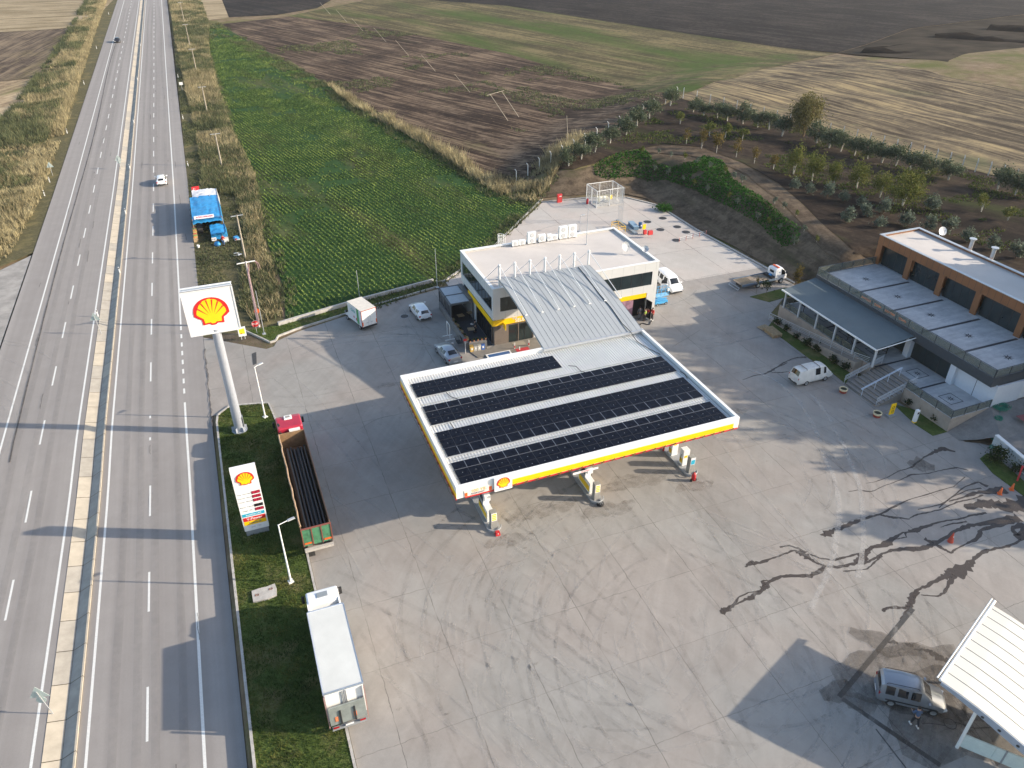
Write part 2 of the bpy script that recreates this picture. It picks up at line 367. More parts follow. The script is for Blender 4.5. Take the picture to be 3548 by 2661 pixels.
# ---- orchard and cut bank
ST(drape('orchard_ground', PT([(2345, 340), (2600, 397), (2800, 442), (3000, 497), (3250, 562), (3548, 642), (4100, 800), (4100, 1400), (3700, 1150)])+[(86, 56), (86, 70)]+PT([(2960, 880), (2830, 760), (2700, 640), (2560, 560), (2430, 510), (2300, 500), (2190, 520), (2060, 570), (1990, 590), (1900, 600), (2010, 542), (2200, 427)]), F_ORCH, .09))
ST(drape('dirt_track', PT([(2190, 522), (2300, 503), (2430, 513), (2560, 563), (2700, 643), (2830, 763), (2950, 870), (2995, 905), (2930, 925), (2860, 880), (2770, 770), (2690, 690), (2590, 610), (2480, 560), (2380, 540), (2260, 530), (2080, 572)]), F_PATH, .12))
ST(drape('cut_bank', [(57.5, 118.2), (66.0, 116.3), (68.6, 112.5), (69.2, 105), (69.3, 97), (70.4, 90), (70.9, 81), (71.2, 75.5), (77, 70.5)]+PT([(2860, 882), (2770, 772), (2690, 692), (2590, 612), (2480, 562), (2380, 542), (2260, 532), (2080, 574), (1990, 592), (1905, 602), (1860, 650)])+[(51, 119)], F_BANK, .10))
# ---- highway
def ribbon(name, x0, x1, y0, y1, mat, up, step=4.0, kind='structure'):
    ys = np.arange(y0, y1+.01, step) if y1-y0 > step else np.array([y0, y1]); V = []; F = []
    if ys[-1] < y1: ys = np.append(ys, y1)
    for i, y in enumerate(ys):
        o = float(rx(y)); z = float(road_z(y))+up; V += [(x0+o, y, z), (x1+o, y, z)]
        if i: F.append((2*i-2, 2*i-1, 2*i+1, 2*i))
    return V, F
V, F = ribbon('', -28.0, -17.62, -20, 900, None, 0)
ST(np_mesh('highway_left_carriageway', V, F, ASPH))
V, F = ribbon('', -15.58, -5.62, -20, 900, None, 0)
ST(np_mesh('highway_right_carriageway', V, F, ASPH))
mb = MB()
def mark(x0, x1, y0, y1):
    V, F = ribbon('', x0, x1, y0, y1, None, .004); mb.add(V, F)
for x in (-24.93, -18.2, -15.02): mark(x-.09, x+.09, -20, 880)
mark(-8.17, -7.97, -20, 74.6); mark(-8.17, -7.97, 93.0, 880)
for i in range(8): mark(-8.17, -7.97, 76.4+i*2.15, 77.45+i*2.15)
y = 1.4
while y < 520:
    mark(-11.54, -11.38, y, y+4.3); mark(-21.55, -21.39, y+3, y+7.3); y += 11.27
ST(mb.build('road_marking', LINEM))
mb = MB(); ys = np.arange(-20, 880, 2.95); rnd = random.Random(3)
for i in range(len(ys)-1):
    y0, y1 = ys[i]+.025, ys[i+1]-.025; o = float(rx(y0)); z = float(road_z(y0)); w = float(road_z(y1))
    mb.mi = rnd.choice([0, 0, 1]); mb.add([(-17.60+o, y0, z+.03), (-16.55+o, y0, z-.25), (-16.55+o, y1, w-.25), (-17.60+o, y1, w+.03)], [(0, 1, 2, 3)])
    mb.mi = rnd.choice([0, 1, 1]); mb.add([(-16.53+o, y0, z-.25), (-15.72+o, y0, z+.16), (-15.72+o, y1, w+.16), (-16.53+o, y1, w-.25)], [(0, 1, 2, 3)])
    mb.mi = 0; mb.add([(-15.72+o, y0, z+.16), (-15.60+o, y0, z+.16), (-15.60+o, y1, w+.16), (-15.72+o, y1, w+.16), (-15.60+o, y0, z-.05), (-15.60+o, y1, w-.05)], [(0, 1, 2, 3), (1, 4, 5, 2)])
ST(mb.build('drainage_channel', [DITCH, M('ditch_concrete_grey', (.36, .33, .28), .85, var=.15, scale=1.2)]))
# ---- forecourt sheet and its neighbours
PADL = [(51.6, 118.6), (35.6, 100.8), (26.0, 93.0), (17.2, 90.2)]
FC = [(-5.6, 70.9), (.3, 71.1), (.75, 66.3), (.78, -20), (68.0, -20), (65.2, 37.6), (64.2, 38.9), (63.0, 39.6), (63.0, 41.3), (62.7, 41.5), (61.8, 50), (61.8, 68.6), (70.4, 74.6), (69.9, 81), (26.2, 81), (26.2, 90.6), (24.6, 91.0), (14.2, 88.6), (5.4, 85.9), (2.6, 84.4), (2.1, 83.2), (1.2, 82.9), (-5.6, 88.5)]
ST(drape('forecourt', FC, CONC, 0.0, False, True))
ST(drape('rear_yard', [(26.2, 81.02), (69.9, 81.02), (68.7, 97.2), (68.7, 108.6), (65.6, 113.8), (58.6, 116.2), (51.0, 117.0), (35.6, 100.6), (26.2, 92.6)], CONCP, .001, False))
ST(drape('entrance_asphalt', [(-5.62, 88.4), (-5.62, 73.2), (-5.2, 68), (-5.0, 66.5), (-5.62, 66)], ASPH, .004, False)) if False else None
mb = MB()                                                  # grassed island between highway and forecourt
isl = [(-5.05, -20), (.55, -20), (.55, 66.2), (.1, 71.0), (-3.6, 71.9), (-4.9, 70.6), (-5.05, 69.5)]
mb.poly(isl, -.02, .10); ST(mb.build('grass_verge', GRASS))
def kerbline(mb, pts, w, z0, z1, closed=False):
    n = len(pts)
    for i in range(n if closed else n-1):
        a, b = Vector(pts[i]).to_3d(), Vector(pts[(i+1) % n]).to_3d(); d = b-a; L = d.length; k = max(1, int(L/1.6)); rz = math.atan2(d.y, d.x)
        for j in range(k):
            c = a+d*((j+.5)/k); mb.box((c.x, c.y, (z0+z1)/2), (L/k-.015, w, z1-z0), rz)
mb = MB(); kerbline(mb, [(-5.12, -20), (-5.12, 69.4), (-4.95, 70.7), (-3.65, 72.0), (.12, 71.1)], .18, -.6, .20)
kerbline(mb, [(.64, -20), (.64, 66.2), (.18, 71.0)], .18, -.3, .16); ST(mb.build('kerb', KERB))
mb = MB(); gr = [(-.6, 88.3), (1.2, 85.5), (1.75, 84.4), (2.4, 84.6), (2.75, 85.6), (5.2, 86.6), (14.2, 89.2), (24.4, 91.7), (24.4, 92.9), (14.0, 90.8), (5.0, 88.4), (1.2, 88.2)]
mb.poly(gr, -.02, .11); ST(mb.build('grass_strip', GRASS))
mb = MB(); kerbline(mb, [(-.7, 88.2), (1.15, 85.3), (1.75, 84.25), (2.45, 84.45), (2.85, 85.45), (5.2, 86.45), (14.2, 89.0), (24.4, 91.55)], .16, -.2, .17)
ST(mb.build('strip_kerb', KERB))
mb = MB(); kerbline(mb, [(3.2, 88.1), (5.0, 88.6), (14.0, 91.0), (24.6, 93.2)], .32, -.2, .55); w = mb.build('boundary_wall', KERB)
tag(w, 'low pale concrete wall between the grass strip and the crop field', 'wall')
mb = MB(); kerbline(mb, PADL[:3]+[(24.9, 93.4)], .3, -.3, .12); ST(mb.build('yard_kerb', KERB))
mb = MB(); kerbline(mb, [(51, 117.3), (58.6, 116.6), (65.9, 114.1), (69.0, 108.8), (69.0, 97.2), (70.2, 81.2), (70.8, 75)], .3, -.1, .1); ST(mb.build('bank_kerb', KERB))
mb = MB(); mb.poly(P0([(2598, 1029), (2665, 1047), (2750, 1022), (2740, 1000), (2720, 998)]), -.02, .06); ST(mb.build('lawn_patch', GRASS))

def ridge(pts, w, h, seed):
    r_ = random.Random(seed); P_ = [at(*p)[:2] for p in pts]; V = []; F = []; L = []
    for a, b in zip(P_[:-1], P_[1:]):
        n = max(2, int(math.hypot(b[0]-a[0], b[1]-a[1])/2.5)); L += [(a[0]+(b[0]-a[0])*i/n, a[1]+(b[1]-a[1])*i/n) for i in range(n)]
    L.append(P_[-1])
    for i, (x, y) in enumerate(L):
        a, b = L[max(0, i-1)], L[min(len(L)-1, i+1)]; d = math.hypot(b[0]-a[0], b[1]-a[1]); nx, ny = -(b[1]-a[1])/d, (b[0]-a[0])/d
        for u, z in ((-1, 0), (-.35, .8), (.1, 1), (.5, .55), (1, 0)): V.append((x+nx*w*u*r_.uniform(.8, 1.2), y+ny*w*u*r_.uniform(.8, 1.2), z*h*r_.uniform(.7, 1.2)))
        if i: F += [(5*i-5+k, 5*i-4+k, 5*i+1+k, 5*i+k) for k in range(4)]
    return V, F
mb = MB()
for i, (p_, w_, h_) in enumerate([([(2990, 190), (3096, 203), (3258, 218), (3400, 232), (3620, 250)], 4.5, 2.4), ([(3236, 138), (3340, 146), (3548, 166), (3700, 180)], 5, 2.8), ([(3425, 106), (3548, 118), (3700, 130)], 4.5, 2.4), ([(3275, 235), (3380, 262), (3548, 296), (3700, 330)], 4.0, 2.4), ([(3010, 180), (3080, 172), (3170, 162), (3240, 150)], 1.6, 1.2)]): V, F = ridge(p_, w_, h_, i); mb.add(V, F, True)
ST(mb.build('earth_ridges', M('dark_ridge_soil', S('#221e1a'), .95, spec=.05, var=.35, scale=.5, bump=.5), None, False))
# ------------------------------------------------------------------ vegetation
def leaf_mat(name, a, b, c, sc=1.2, trans=.25):
    k = N(name); co = k.coord(); n = k.noise(co, sc, 3, .6); f = k.noise(co, 9, 2, .6)
    col = k.ramp(k.math('ADD', k.math('MULTIPLY', n, .6), k.math('MULTIPLY', f, .4)), [(.36, S(a)), (.5, S(b)), (.64, S(c))])
    k.col(col); k.set(.75, spec=.15)
    tr = k.n('BsdfTranslucent'); k.l(col, tr.inputs[0]); mx = k.n('MixShader'); mx.inputs[0].default_value = trans
    k.l(k.p.outputs[0], mx.inputs[1]); k.l(tr.outputs[0], mx.inputs[2]); k.l(mx.outputs[0], k.out.inputs[0]); return k.m
BARK = M('bark', S('#6b5a49'), .95, var=.3, scale=8)
LIME = M('limewashed_bark', (.55, .52, .46), .9, var=.3, scale=5)
L_OLIVE = leaf_mat('olive_leaves', '#39432f', '#505b44', '#76806a')
L_YG = leaf_mat('fruit_tree_leaves', '#3d4720', '#5e662f', '#858043')
L_AUT = leaf_mat('autumn_leaves', '#4c4626', '#66592e', '#81703c')
L_SILV = leaf_mat('silver_leaves', '#414b40', '#5c685a', '#868f7d')
L_BIG = leaf_mat('walnut_leaves', '#4b4a2c', '#6b6740', '#857a4e')
L_IVY = leaf_mat('ivy_leaves', '#1f3c12', '#2d561a', '#47782a', 2.5)
L_ROSE = leaf_mat('rose_leaves', '#1c2a16', '#2c3d20', '#44522e')
L_CROP = leaf_mat('crop_leaves', '#43572a', '#607638', '#84924c', .12, .15)
L_REED = leaf_mat('dry_reeds', '#736a50', '#9a8f6e', '#c0b48e', .25)
L_WEED = leaf_mat('green_weeds', '#3c4330', '#575e42', '#7d7d58', .3)
L_TUFT = leaf_mat('grass_tufts', '#2f4019', '#48592a', '#77753f', .5)
def quads(C, size, rng, flat=.0, aspect=1.0):
    "one randomly turned leaf clump per centre"
    n = len(C); a = rng.normal(size=(n, 3)); a[:, 2] *= (1-flat); a /= np.linalg.norm(a, axis=1)[:, None]+1e-9
    b = np.cross(a, rng.normal(size=(n, 3))); b /= np.linalg.norm(b, axis=1)[:, None]+1e-9
    s = (size*(.6+.8*rng.random(n)))[:, None] if np.isscalar(size) else (size*(.6+.8*rng.random(n)))[:, None]
    a = a*s; b = b*s*aspect; V = np.empty((n, 4, 3)); V[:, 0] = C-a; V[:, 1] = C-b*.6; V[:, 2] = C+a; V[:, 3] = C+b*.6
    return V.reshape(-1, 3), np.arange(4*n).reshape(n, 4)
def crown_pts(rng, n, rad, cz, clumps=14, spread=.32, hollow=.45):
    P = []; rad = np.array(rad)
    for i in range(clumps):
        d = rng.normal(size=3); d /= np.linalg.norm(d); r = hollow+(1-hollow)*rng.random()**.6; c = d*r*rad*.8
        m = int(n/clumps*(.5+rng.random())); P.append(c+rng.normal(size=(m, 3))*rad*spread*(.6+.5*rng.random()))
    P = np.concatenate(P); P[:, 2] += cz; return P
def tree_proto(seed, H, rad, mats, n=900, leaf=.13, trunk=.09, stems=3, clumps=14, name='tree', lime=True, spread=.3):
    rng = np.random.default_rng(seed); t = thing(name, None, None); mb = MB(); th = H-rad[2]*1.3
    for i in range(stems):
        a = rng.random()*6.28+i*6.28/stems; tip = (math.cos(a)*rad[0]*.45, math.sin(a)*rad[1]*.45, H-rad[2]*(.7+.3*rng.random()))
        mid = (tip[0]*.4, tip[1]*.4, max(.3, th)); mb.mi = 1 if lime else 0; mb.cyl((0, 0, -.1), mid, trunk, trunk*.7, 7, False)
        mb.mi = 0; mb.cyl(mid, tip, trunk*.7, trunk*.25, 6, False)
        for j in range(3):
            b = rng.random()*6.28; q = (tip[0]*.7+math.cos(b)*rad[0]*.5, tip[1]*.7+math.sin(b)*rad[1]*.5, H-rad[2]*(.4+.9*rng.random()))
            mb.cyl([tip[k]*.6+mid[k]*.4 for k in range(3)], q, trunk*.35, trunk*.12, 5, False)
    mb.build('trunk', [BARK, LIME], t)
    P = crown_pts(rng, n, rad, H-rad[2], clumps, spread)
    P = P[P[:, 2] > .25]; V, F = quads(P, leaf, rng); np_mesh('crown', V, F, mats, t); return t
def place(protos, spots, lab, group, cat='tree', jit=.2, zf=None, seed=1, relabel=None):
    rnd = random.Random(seed); used = set()
    for i, (x, y) in enumerate(spots):
        p = att(x, y); k = i % len(protos); s = 1+jit*(rnd.random()*2-1); l = lab(i) if callable(lab) else lab
        if k not in used:
            o = protos[k]; used.add(k); o.location = p; o.rotation_euler = (0, 0, rnd.random()*6.28); o.scale = (s, s, s*(.92+.16*rnd.random()))
        else: o = copy_tree(protos[k], p, rnd.random()*6.28, (s, s, s*(.92+.16*rnd.random())))
        tag(o, l, cat, group)
def ordl(i): return ['nearest', 'second', 'third', 'fourth', 'fifth', 'sixth', 'seventh', 'eighth', 'ninth', 'tenth', 'eleventh', 'twelfth', 'thirteenth', 'fourteenth', 'fifteenth', 'sixteenth', 'seventeenth', 'eighteenth', 'nineteenth', 'twentieth', 'twenty-first', 'twenty-second', 'twenty-third', 'twenty-fourth', 'twenty-fifth', 'twenty-sixth', 'twenty-seventh', 'twenty-eighth', 'twenty-ninth', 'thirtieth'][i]
def nth(i): return 'first' if i == 0 else ordl(i)
olives = [tree_proto(10+i, 3.7, (1.85, 1.85, 1.35), L_OLIVE, 2000, .14, .09, 3, 16, 'olive_tree') for i in range(4)]
LF = [(1970, 576), (2014, 553), (2061, 529), (2114, 498), (2169, 470), (2208, 439), (2250, 412), (2322, 368)]
BR_ = [(2402, 390), (2438, 403), (2486, 411), (2520, 421), (2574, 431), (2625, 443), (2664, 452), (2709, 474), (2829, 498), (2872, 515), (2912, 527), (2960, 540), (3006, 552), (3055, 565), (3102, 577), (3152, 592), (3208, 604), (3285, 625), (3455, 662), (3515, 678), (3560, 690)]
place(olives, LF+BR_, lambda i: (('%s grey-green olive tree from the yard along the left wire fence' % nth(i)) if i < 8 else ('%s olive tree from the fence corner in the back boundary row' % nth(i-8))), 'olive trees along the orchard fence', jit=.16)
big = tree_proto(50, 8.0, (3.0, 3.0, 3.4), L_BIG, 6500, .16, .16, 4, 34, 'walnut_tree', False); place([big], [(2782, 476)], 'tallest tree, brown-green rounded crown, rising above the olive row at the stubble field', None, jit=0)
yg = [tree_proto(60+i, 4.6, (1.5, 1.5, 1.9), L_YG, 1900, .12, .07, 3, 15, 'fruit_tree', spread=.34) for i in range(3)]
place(yg, [(2748, 606), (2813, 630), (2886, 647), (2967, 655), (3047, 686)], lambda i: '%s full yellow-green fruit tree from the left in the middle orchard row' % nth(i), 'yellow-green fruit trees of the middle row', jit=.12, seed=5)
place([tree_proto(70, 5.2, (2.7, 2.7, 2.1), L_YG, 4200, .13, .09, 5, 26, 'fruit_tree')], [(3125, 716)], 'widest yellow-green fruit tree, spreading, behind the restaurant roof', None, jit=0)
aut = [tree_proto(80+i, 3.5, (.95, .95, 1.2), L_AUT, 560, .11, .045, 2, 10, 'young_tree') for i in range(3)]
place(aut, [(2377, 502), (2430, 517), (2482, 531), (2550, 547), (2613, 568), (2679, 590)], lambda i: '%s thin yellow-brown young tree from the left above the ivy bank' % nth(i), 'thin young trees above the ivy bank', jit=.2, seed=8)
thin = [tree_proto(86+i, 2.6, (1.0, 1.0, .95), L_YG, 620, .12, .05, 2, 10, 'young_tree') for i in range(2)]
place(thin, [(2356, 432), (2458, 474), (2511, 482), (2572, 490), (3399, 736), (3490, 765)], lambda i: ['low olive-yellow shrubby tree nearest the fence corner', 'small pale green tree second from the corner in the dark upper row', 'yellow-green bushy tree third from the corner in the dark upper row', 'dull green tree fourth from the corner in the dark upper row', 'low spreading green tree right of the big gap in the back orchard', 'slender autumn-tinted tree at the right picture edge behind the roof'][i], 'small trees of the dark upper row', jit=.15, seed=9)
sv = [tree_proto(90+i, 2.1, (.95, .95, 1.0), L_SILV, 620, .13, .04, 4, 10, 'silver_shrub', False, .3) for i in range(3)]
SV = [(2747, 657), (2808, 673), (2865, 688), (2926, 700), (2987, 720), (3056, 745), (3133, 787), (3210, 800), (3282, 815), (3356, 842), (3442, 870), (3519, 895), (3231, 733), (2930, 770), (3000, 752), (3045, 790)]
place(sv, SV, lambda i: ('%s silver-grey shrub from the left in the row behind the restaurant' % nth(i)) if i < 12 else ['silver shrub alone below the spreading fruit tree', 'small dull shrub beside the dirt track', 'dark low shrub between track and silver row', 'dim shrub just above the restaurant roof corner'][i-12], 'silver shrubs behind the restaurant', 'shrub', jit=.2, seed=4)
sap = [tree_proto(100+i, 1.25, (.36, .36, .45), L_SILV if i else L_YG, 170, .10, .025, 1, 5, 'sapling', True, .4) for i in range(3)]
SP = [(2224, 533), (2281, 535), (2324, 547), (2372, 555), (2417, 570), (2460, 586), (2511, 602), (2541, 622), (2366, 629), (2405, 647), (2315, 610), (2269, 598), (2210, 578), (2449, 667), (2572, 634), (2524, 690), (2553, 714), (2625, 765), (2662, 780), (2700, 801), (2750, 853), (2829, 841), (2684, 710), (2716, 728), (2759, 751), (2784, 805)]
place(sap, SP, lambda i: '%s pale staked sapling counted rightwards along the ivy bank' % nth(i), 'staked saplings on the ivy bank', jit=.2, seed=6)
# restaurant-side bushes
rb = [tree_proto(120+i, 1.15, (.6, .6, .5), L_ROSE, 420, .10, .03, 5, 9, 'rose_bush', False, .4) for i in range(2)]
flw = [(2690, 1125), (2722, 1148), (2757, 1176), (2798, 1200), (2835, 1222), (2885, 1262), (2925, 1284), (3150, 1408), (3238, 1462)]
place(rb, flw, lambda i: '%s dark rose bush from the pallets along the restaurant plinth' % nth(i), 'rose bushes along the plinth', 'bush', jit=.25, seed=7)
place([tree_proto(130, 1.5, (.85, .85, .7), L_ROSE, 700, .11, .03, 5, 12, 'rose_bush', False, .4)], [(3445, 1600)], 'large dark rose bush with faded flowers at the end of the white ramp wall', None, 'bush', jit=0)
place([tree_proto(131, 1.1, (.6, .6, .5), L_ROSE, 400, .10, .03, 5, 9, 'rose_bush', False, .4)], [(3515, 1640)], 'smaller dark bush halfway along the white ramp wall', None, 'bush', jit=0)
place([tree_proto(132, 1.2, (1.25, 1.25, .75), L_IVY, 1500, .13, .03, 5, 14, 'round_bush', False, .35)], [(2302, 732)], 'round dark green bush at the back corner of the yard', None, 'bush', jit=0)
place([tree_proto(133, 2.6, (.55, .55, 1.2), L_AUT, 500, .11, .04, 2, 9, 'young_tree', False, .4)], [(2762, 985)], 'orange-leaved young tree between tow truck and restaurant pergola', None, 'tree', jit=0)
place([tree_proto(134, 2.0, (.8, .8, .55), L_ROSE, 350, .10, .035, 1, 9, 'young_tree', False, .4)], [(2652, 1025)], 'dark slim tree on the triangular lawn patch', None, 'tree', jit=0)
place([tree_proto(135, 2.4, (.3, .3, .5), L_AUT, 90, .09, .02, 1, 5, 'young_tree', False, .4)], [(2620, 1018)], 'nearly bare thin tree beside the triangular lawn patch', None, 'tree', jit=0)
# ---- scattered stuff: crops, reeds, weeds, ivy, tufts
def inpoly(X, Y, P):
    c = np.zeros(len(X), bool); n = len(P); j = n-1
    for i in range(n):
        xi, yi = P[i]; xj, yj = P[j]
        m = ((yi > Y) != (yj > Y)) & (X < (xj-xi)*(Y-yi)/((yj-yi) if yj != yi else 1e-9)+xi); c ^= m; j = i
    return c
def scatter(P, n, rng):
    P = np.array(P); x0, y0 = P.min(0); x1, y1 = P.max(0); X = x0+(x1-x0)*rng.random(n); Y = y0+(y1-y0)*rng.random(n); k = inpoly(X, Y, P); return X[k], Y[k]
def vnoise(x, y, s, seed=0):
    r = np.random.default_rng(seed).random((64, 64)); u, v = x/s+100, y/s+100; i, j = np.floor(u).astype(int), np.floor(v).astype(int); f, g = sm(u-i), sm(v-j)
    a = lambda p, q: r[p % 64, q % 64]
    return (a(i, j)*(1-f)+a(i+1, j)*f)*(1-g)+(a(i, j+1)*(1-f)+a(i+1, j+1)*f)*g
def blades(X, Y, Z, h, w, rng, lean=.35, per=3):
    "tufts of upright blades"
    n = len(X); V = []; 
    for q in range(per):
        a = rng.random(n)*6.283; dx = np.cos(a)*w; dy = np.sin(a)*w; ox = rng.normal(size=n)*w*1.6; oy = rng.normal(size=n)*w*1.6
        hh = h*(.6+.7*rng.random(n)); lx = rng.normal(size=n)*lean*hh; ly = rng.normal(size=n)*lean*hh
        V.append(np.stack([np.stack([X+ox-dx, Y+oy-dy, Z-.03], -1), np.stack([X+ox+dx, Y+oy+dy, Z-.03], -1), np.stack([X+ox+lx, Y+oy+ly, Z+hh], -1)], 1))
    V = np.concatenate(V).reshape(-1, 3); return V, np.arange(len(V)).reshape(-1, 3)
rng = np.random.default_rng(7)
CROP = P0([(690, 110), (760, 90), (900, 172), (1020, 236), (1120, 292), (1220, 360), (1345, 428), (1460, 497), (1600, 582), (1700, 658), (1780, 697), (1850, 715), (1695, 872), (1538, 972), (1345, 1045), (1185, 1085), (1010, 1120), (990, 1090), (985, 1000), (930, 850), (850, 650), (800, 500), (745, 300), (705, 180)])
ux, uy = math.sin(R(-12.4))*-1, math.cos(R(-12.4)); ux = -.2147; uy = .9767     # rows run this way
C_ = []
for r_ in np.arange(-20, 120, .72):
    y0 = 84
    while y0 < 350:
        st = .34 if y0 < 150 else (.5 if y0 < 220 else .8)
        k_ = int(20/st); t = y0+np.arange(k_)*st; C_.append(np.stack([r_+ux/uy*(t-84)+rng.normal(size=k_)*.05, t+rng.normal(size=k_)*.08], -1)); y0 += 20
C_ = np.concatenate(C_); k = inpoly(C_[:, 0], C_[:, 1], CROP)
vn = vnoise(C_[:, 0], C_[:, 1], 11, 3)*.6+vnoise(C_[:, 0], C_[:, 1], 4, 4)*.4
edge = vnoise(C_[:, 0]*.7, C_[:, 1]*.25, 8, 9)
k &= ~((vn > .62) & (rng.random(len(vn)) < .75)); C_ = C_[k]; vn = vn[k]
far = np.clip((C_[:, 1]-100)/150, 0, 1); V0, F0 = [], []
for q in range(4):
    c3 = np.stack([C_[:, 0]+rng.normal(size=len(C_))*.05, C_[:, 1]+rng.normal(size=len(C_))*.08, .12+.10*rng.random(len(C_))*(1-vn*.5)], -1)
    V, F = quads(c3, .115*(1+far*.6), rng, .0, 1.1); V0.append(V)
V0 = np.concatenate(V0); tag(np_mesh('crop_rows', V0, np.arange(len(V0)).reshape(-1, 4), L_CROP), 'rows of low bright green crop plants filling the field beside the highway', 'crop', kind='stuff')
def verge(name, P, n, h, w, mat, lab, hn=7, seed=1, cut=.0, per=3, lean=.35, terr=False, base=0.0):
    X, Y = scatter(P, n, rng); v = vnoise(X, Y, hn, seed)*.65+vnoise(X, Y, hn*.35, seed+1)*.35; k = v > cut; X, Y, v = X[k], Y[k], v[k]
    Z = hill(X, Y)+base if terr else np.full(len(X), base); hh = h*(.35+1.1*np.clip((v-cut)/(1-cut), 0, 1)); V, F = blades(X, Y, Z, hh, w, rng, lean, per)
    tag(np_mesh(name, V, F, mat), lab, 'undergrowth', kind='stuff')
RV = [(-3.6, 143), (-2.6, 160), (-3.2, 200), (-4, 260), (-5, 340), (-6, 480), (9, 480), (8, 350), (5.5, 300), (4.6, 240), (5.0, 180), (6.5, 150), (5.5, 132), (4.6, 118), (4.4, 100), (4.0, 90.5), (.6, 89.5), (-.8, 96), (.2, 105), (1.8, 116), (2.2, 128), (1.9, 140)]
verge('dry_reeds', RV, 40000, 1.2, .055, L_REED, 'dry straw-coloured reeds and grass between highway and crop field', 9, 1, .22)
verge('green_weeds', RV, 34000, 1.2, .08, L_WEED, 'dull green bushes and weeds under the pole line', 8, 5, .26)
verge('roadside_grass', [(-5.5, 89), (-5.5, 470), (-3, 470), (-3.4, 260), (-2.6, 160), (-2.8, 145), (2, 142), (2, 118), (-.6, 97), (.8, 90)], 42000, .32, .06, L_WEED, 'short grass and weeds along the right shoulder of the highway', 6, 61, .34, 2, .5)
LV = [(-31.2, 124), (-29.8, 150), (-30.2, 200), (-31.2, 260), (-32.5, 340), (-34, 480), (-41, 480), (-40, 340), (-41, 260), (-43, 200), (-46, 160), (-52, 128), (-44, 118), (-36, 119)]
verge('reeds', LV, 42000, 1.4, .07, L_REED, 'dry yellow reeds along the left edge of the highway', 8, 11, .25)
verge('weeds', [(x-2.5, y) for x, y in LV], 34000, 1.6, .10, L_WEED, 'green weeds and scrub behind the reeds left of the highway', 8, 15, .32)
DR = P0([(1120, 283), (1225, 348), (1300, 395), (1352, 414), (1470, 480), (1560, 530), (1612, 560), (1690, 610), (1760, 640), (1880, 590), (1960, 560), (2050, 532), (2060, 545), (1985, 590), (1920, 650), (1860, 700), (1790, 698), (1700, 662), (1600, 592), (1470, 505), (1352, 440), (1220, 368)])
verge('ditch_reeds', DR, 26000, 2.1, .08, L_REED, 'tall golden reeds in the ditch between crop and ploughed field', 6, 21, .22, terr=True)
verge('ditch_weeds', [(x-1.2, y-2) for x, y in DR], 7000, .8, .15, L_WEED, 'green weeds along the foot of the golden reeds', 6, 25, .35, terr=True)
MG = P0([(680, 95), (760, 80), (905, 160), (1128, 283), (1352, 415), (1612, 570), (1790, 690), (1868, 712), (1700, 882), (1540, 985), (1345, 1060), (1180, 1100), (1010, 1135), (960, 1120), (960, 1000), (905, 850), (825, 650), (775, 500), (720, 300), (690, 180), (672, 110)])
MI = P0([(715, 150), (760, 120), (890, 200), (1100, 315), (1300, 440), (1540, 590), (1700, 690), (1780, 735), (1660, 860), (1500, 955), (1340, 1020), (1180, 1060), (1050, 1080), (1030, 1000), (970, 850), (890, 650), (835, 500), (770, 300), (735, 200)])
X, Y = scatter(MG, 90000, rng); k = ~inpoly(X, Y, MI) & (vnoise(X, Y, 5, 71)*.6+vnoise(X, Y, 1.7, 72)*.4 > .46); X, Y = X[k], Y[k]; V, F = blades(X, Y, np.zeros(len(X)), .55, .09, rng, .5, 2)
tag(np_mesh('margin_weeds', V, F, L_WEED), 'ragged grey-green weeds along the margins of the crop field', 'undergrowth', kind='stuff')
IV = PT([(2055, 578), (2150, 530), (2230, 522), (2260, 556), (2330, 584), (2400, 566), (2440, 545), (2500, 560), (2535, 620), (2640, 690), (2700, 742), (2775, 800), (2760, 850), (2705, 862), (2640, 790), (2560, 742), (2480, 702), (2400, 662), (2300, 627), (2200, 617), (2110, 627), (2062, 610)])
X, Y = scatter(IV, 34000, rng); k = vnoise(X, Y, 3.0, 31) > .12; X, Y = X[k], Y[k]; V, F = quads(np.stack([X, Y, hill(X, Y)+.15+.28*rng.random(len(X))], -1), .17, rng, .3)
tag(np_mesh('ivy_cover', V, F, L_IVY), 'dark green ivy covering the cut bank behind the yard', 'ground cover', kind='stuff')
OV = PT([(2345, 350), (2600, 405), (3000, 505), (3548, 655), (3548, 900), (3250, 800), (2960, 700), (2700, 600), (2560, 545), (2430, 500), (2200, 500), (2100, 520)])
X, Y = scatter(OV, 26000, rng); k = (vnoise(X, Y, 4.0, 41)*.6+vnoise(X*.4, Y, 2, 42)*.4) > .56; X, Y = X[k], Y[k]; V, F = blades(X, Y, hill(X, Y)+.1, .28, .10, rng, .5, 2)
tag(np_mesh('orchard_weeds', V, F, L_TUFT), 'thin green weeds between the orchard rows', 'undergrowth', kind='stuff')
PV = PT([(1660, 150), (2150, 290), (2320, 340), (2200, 430), (2010, 540), (1800, 638), (1612, 574), (1352, 420), (1225, 350), (1020, 225), (905, 160), (1000, 70), (1300, 100)])
X, Y = scatter(PV, 60000, rng); k = (vnoise(X, Y, 16, 45)*.75+vnoise(X, Y, 3, 46)*.25) > .68; X, Y = X[k], Y[k]; V, F = blades(X, Y, hill(X, Y), .32, .16, rng, .5, 2)
tag(np_mesh('field_weeds', V, F, L_WEED), 'patches of green weeds growing in the brown ploughed field', 'undergrowth', kind='stuff')
X, Y = scatter(isl, 42000, rng); v = vnoise(X, Y, 1.6, 51); V, F = blades(X, Y, np.full(len(X), .10), .07+.12*v, .035, rng, .5, 2)
tag(np_mesh('verge_tufts', V, F, L_TUFT), 'short rough grass on the island between highway and forecourt', 'grass', kind='stuff')
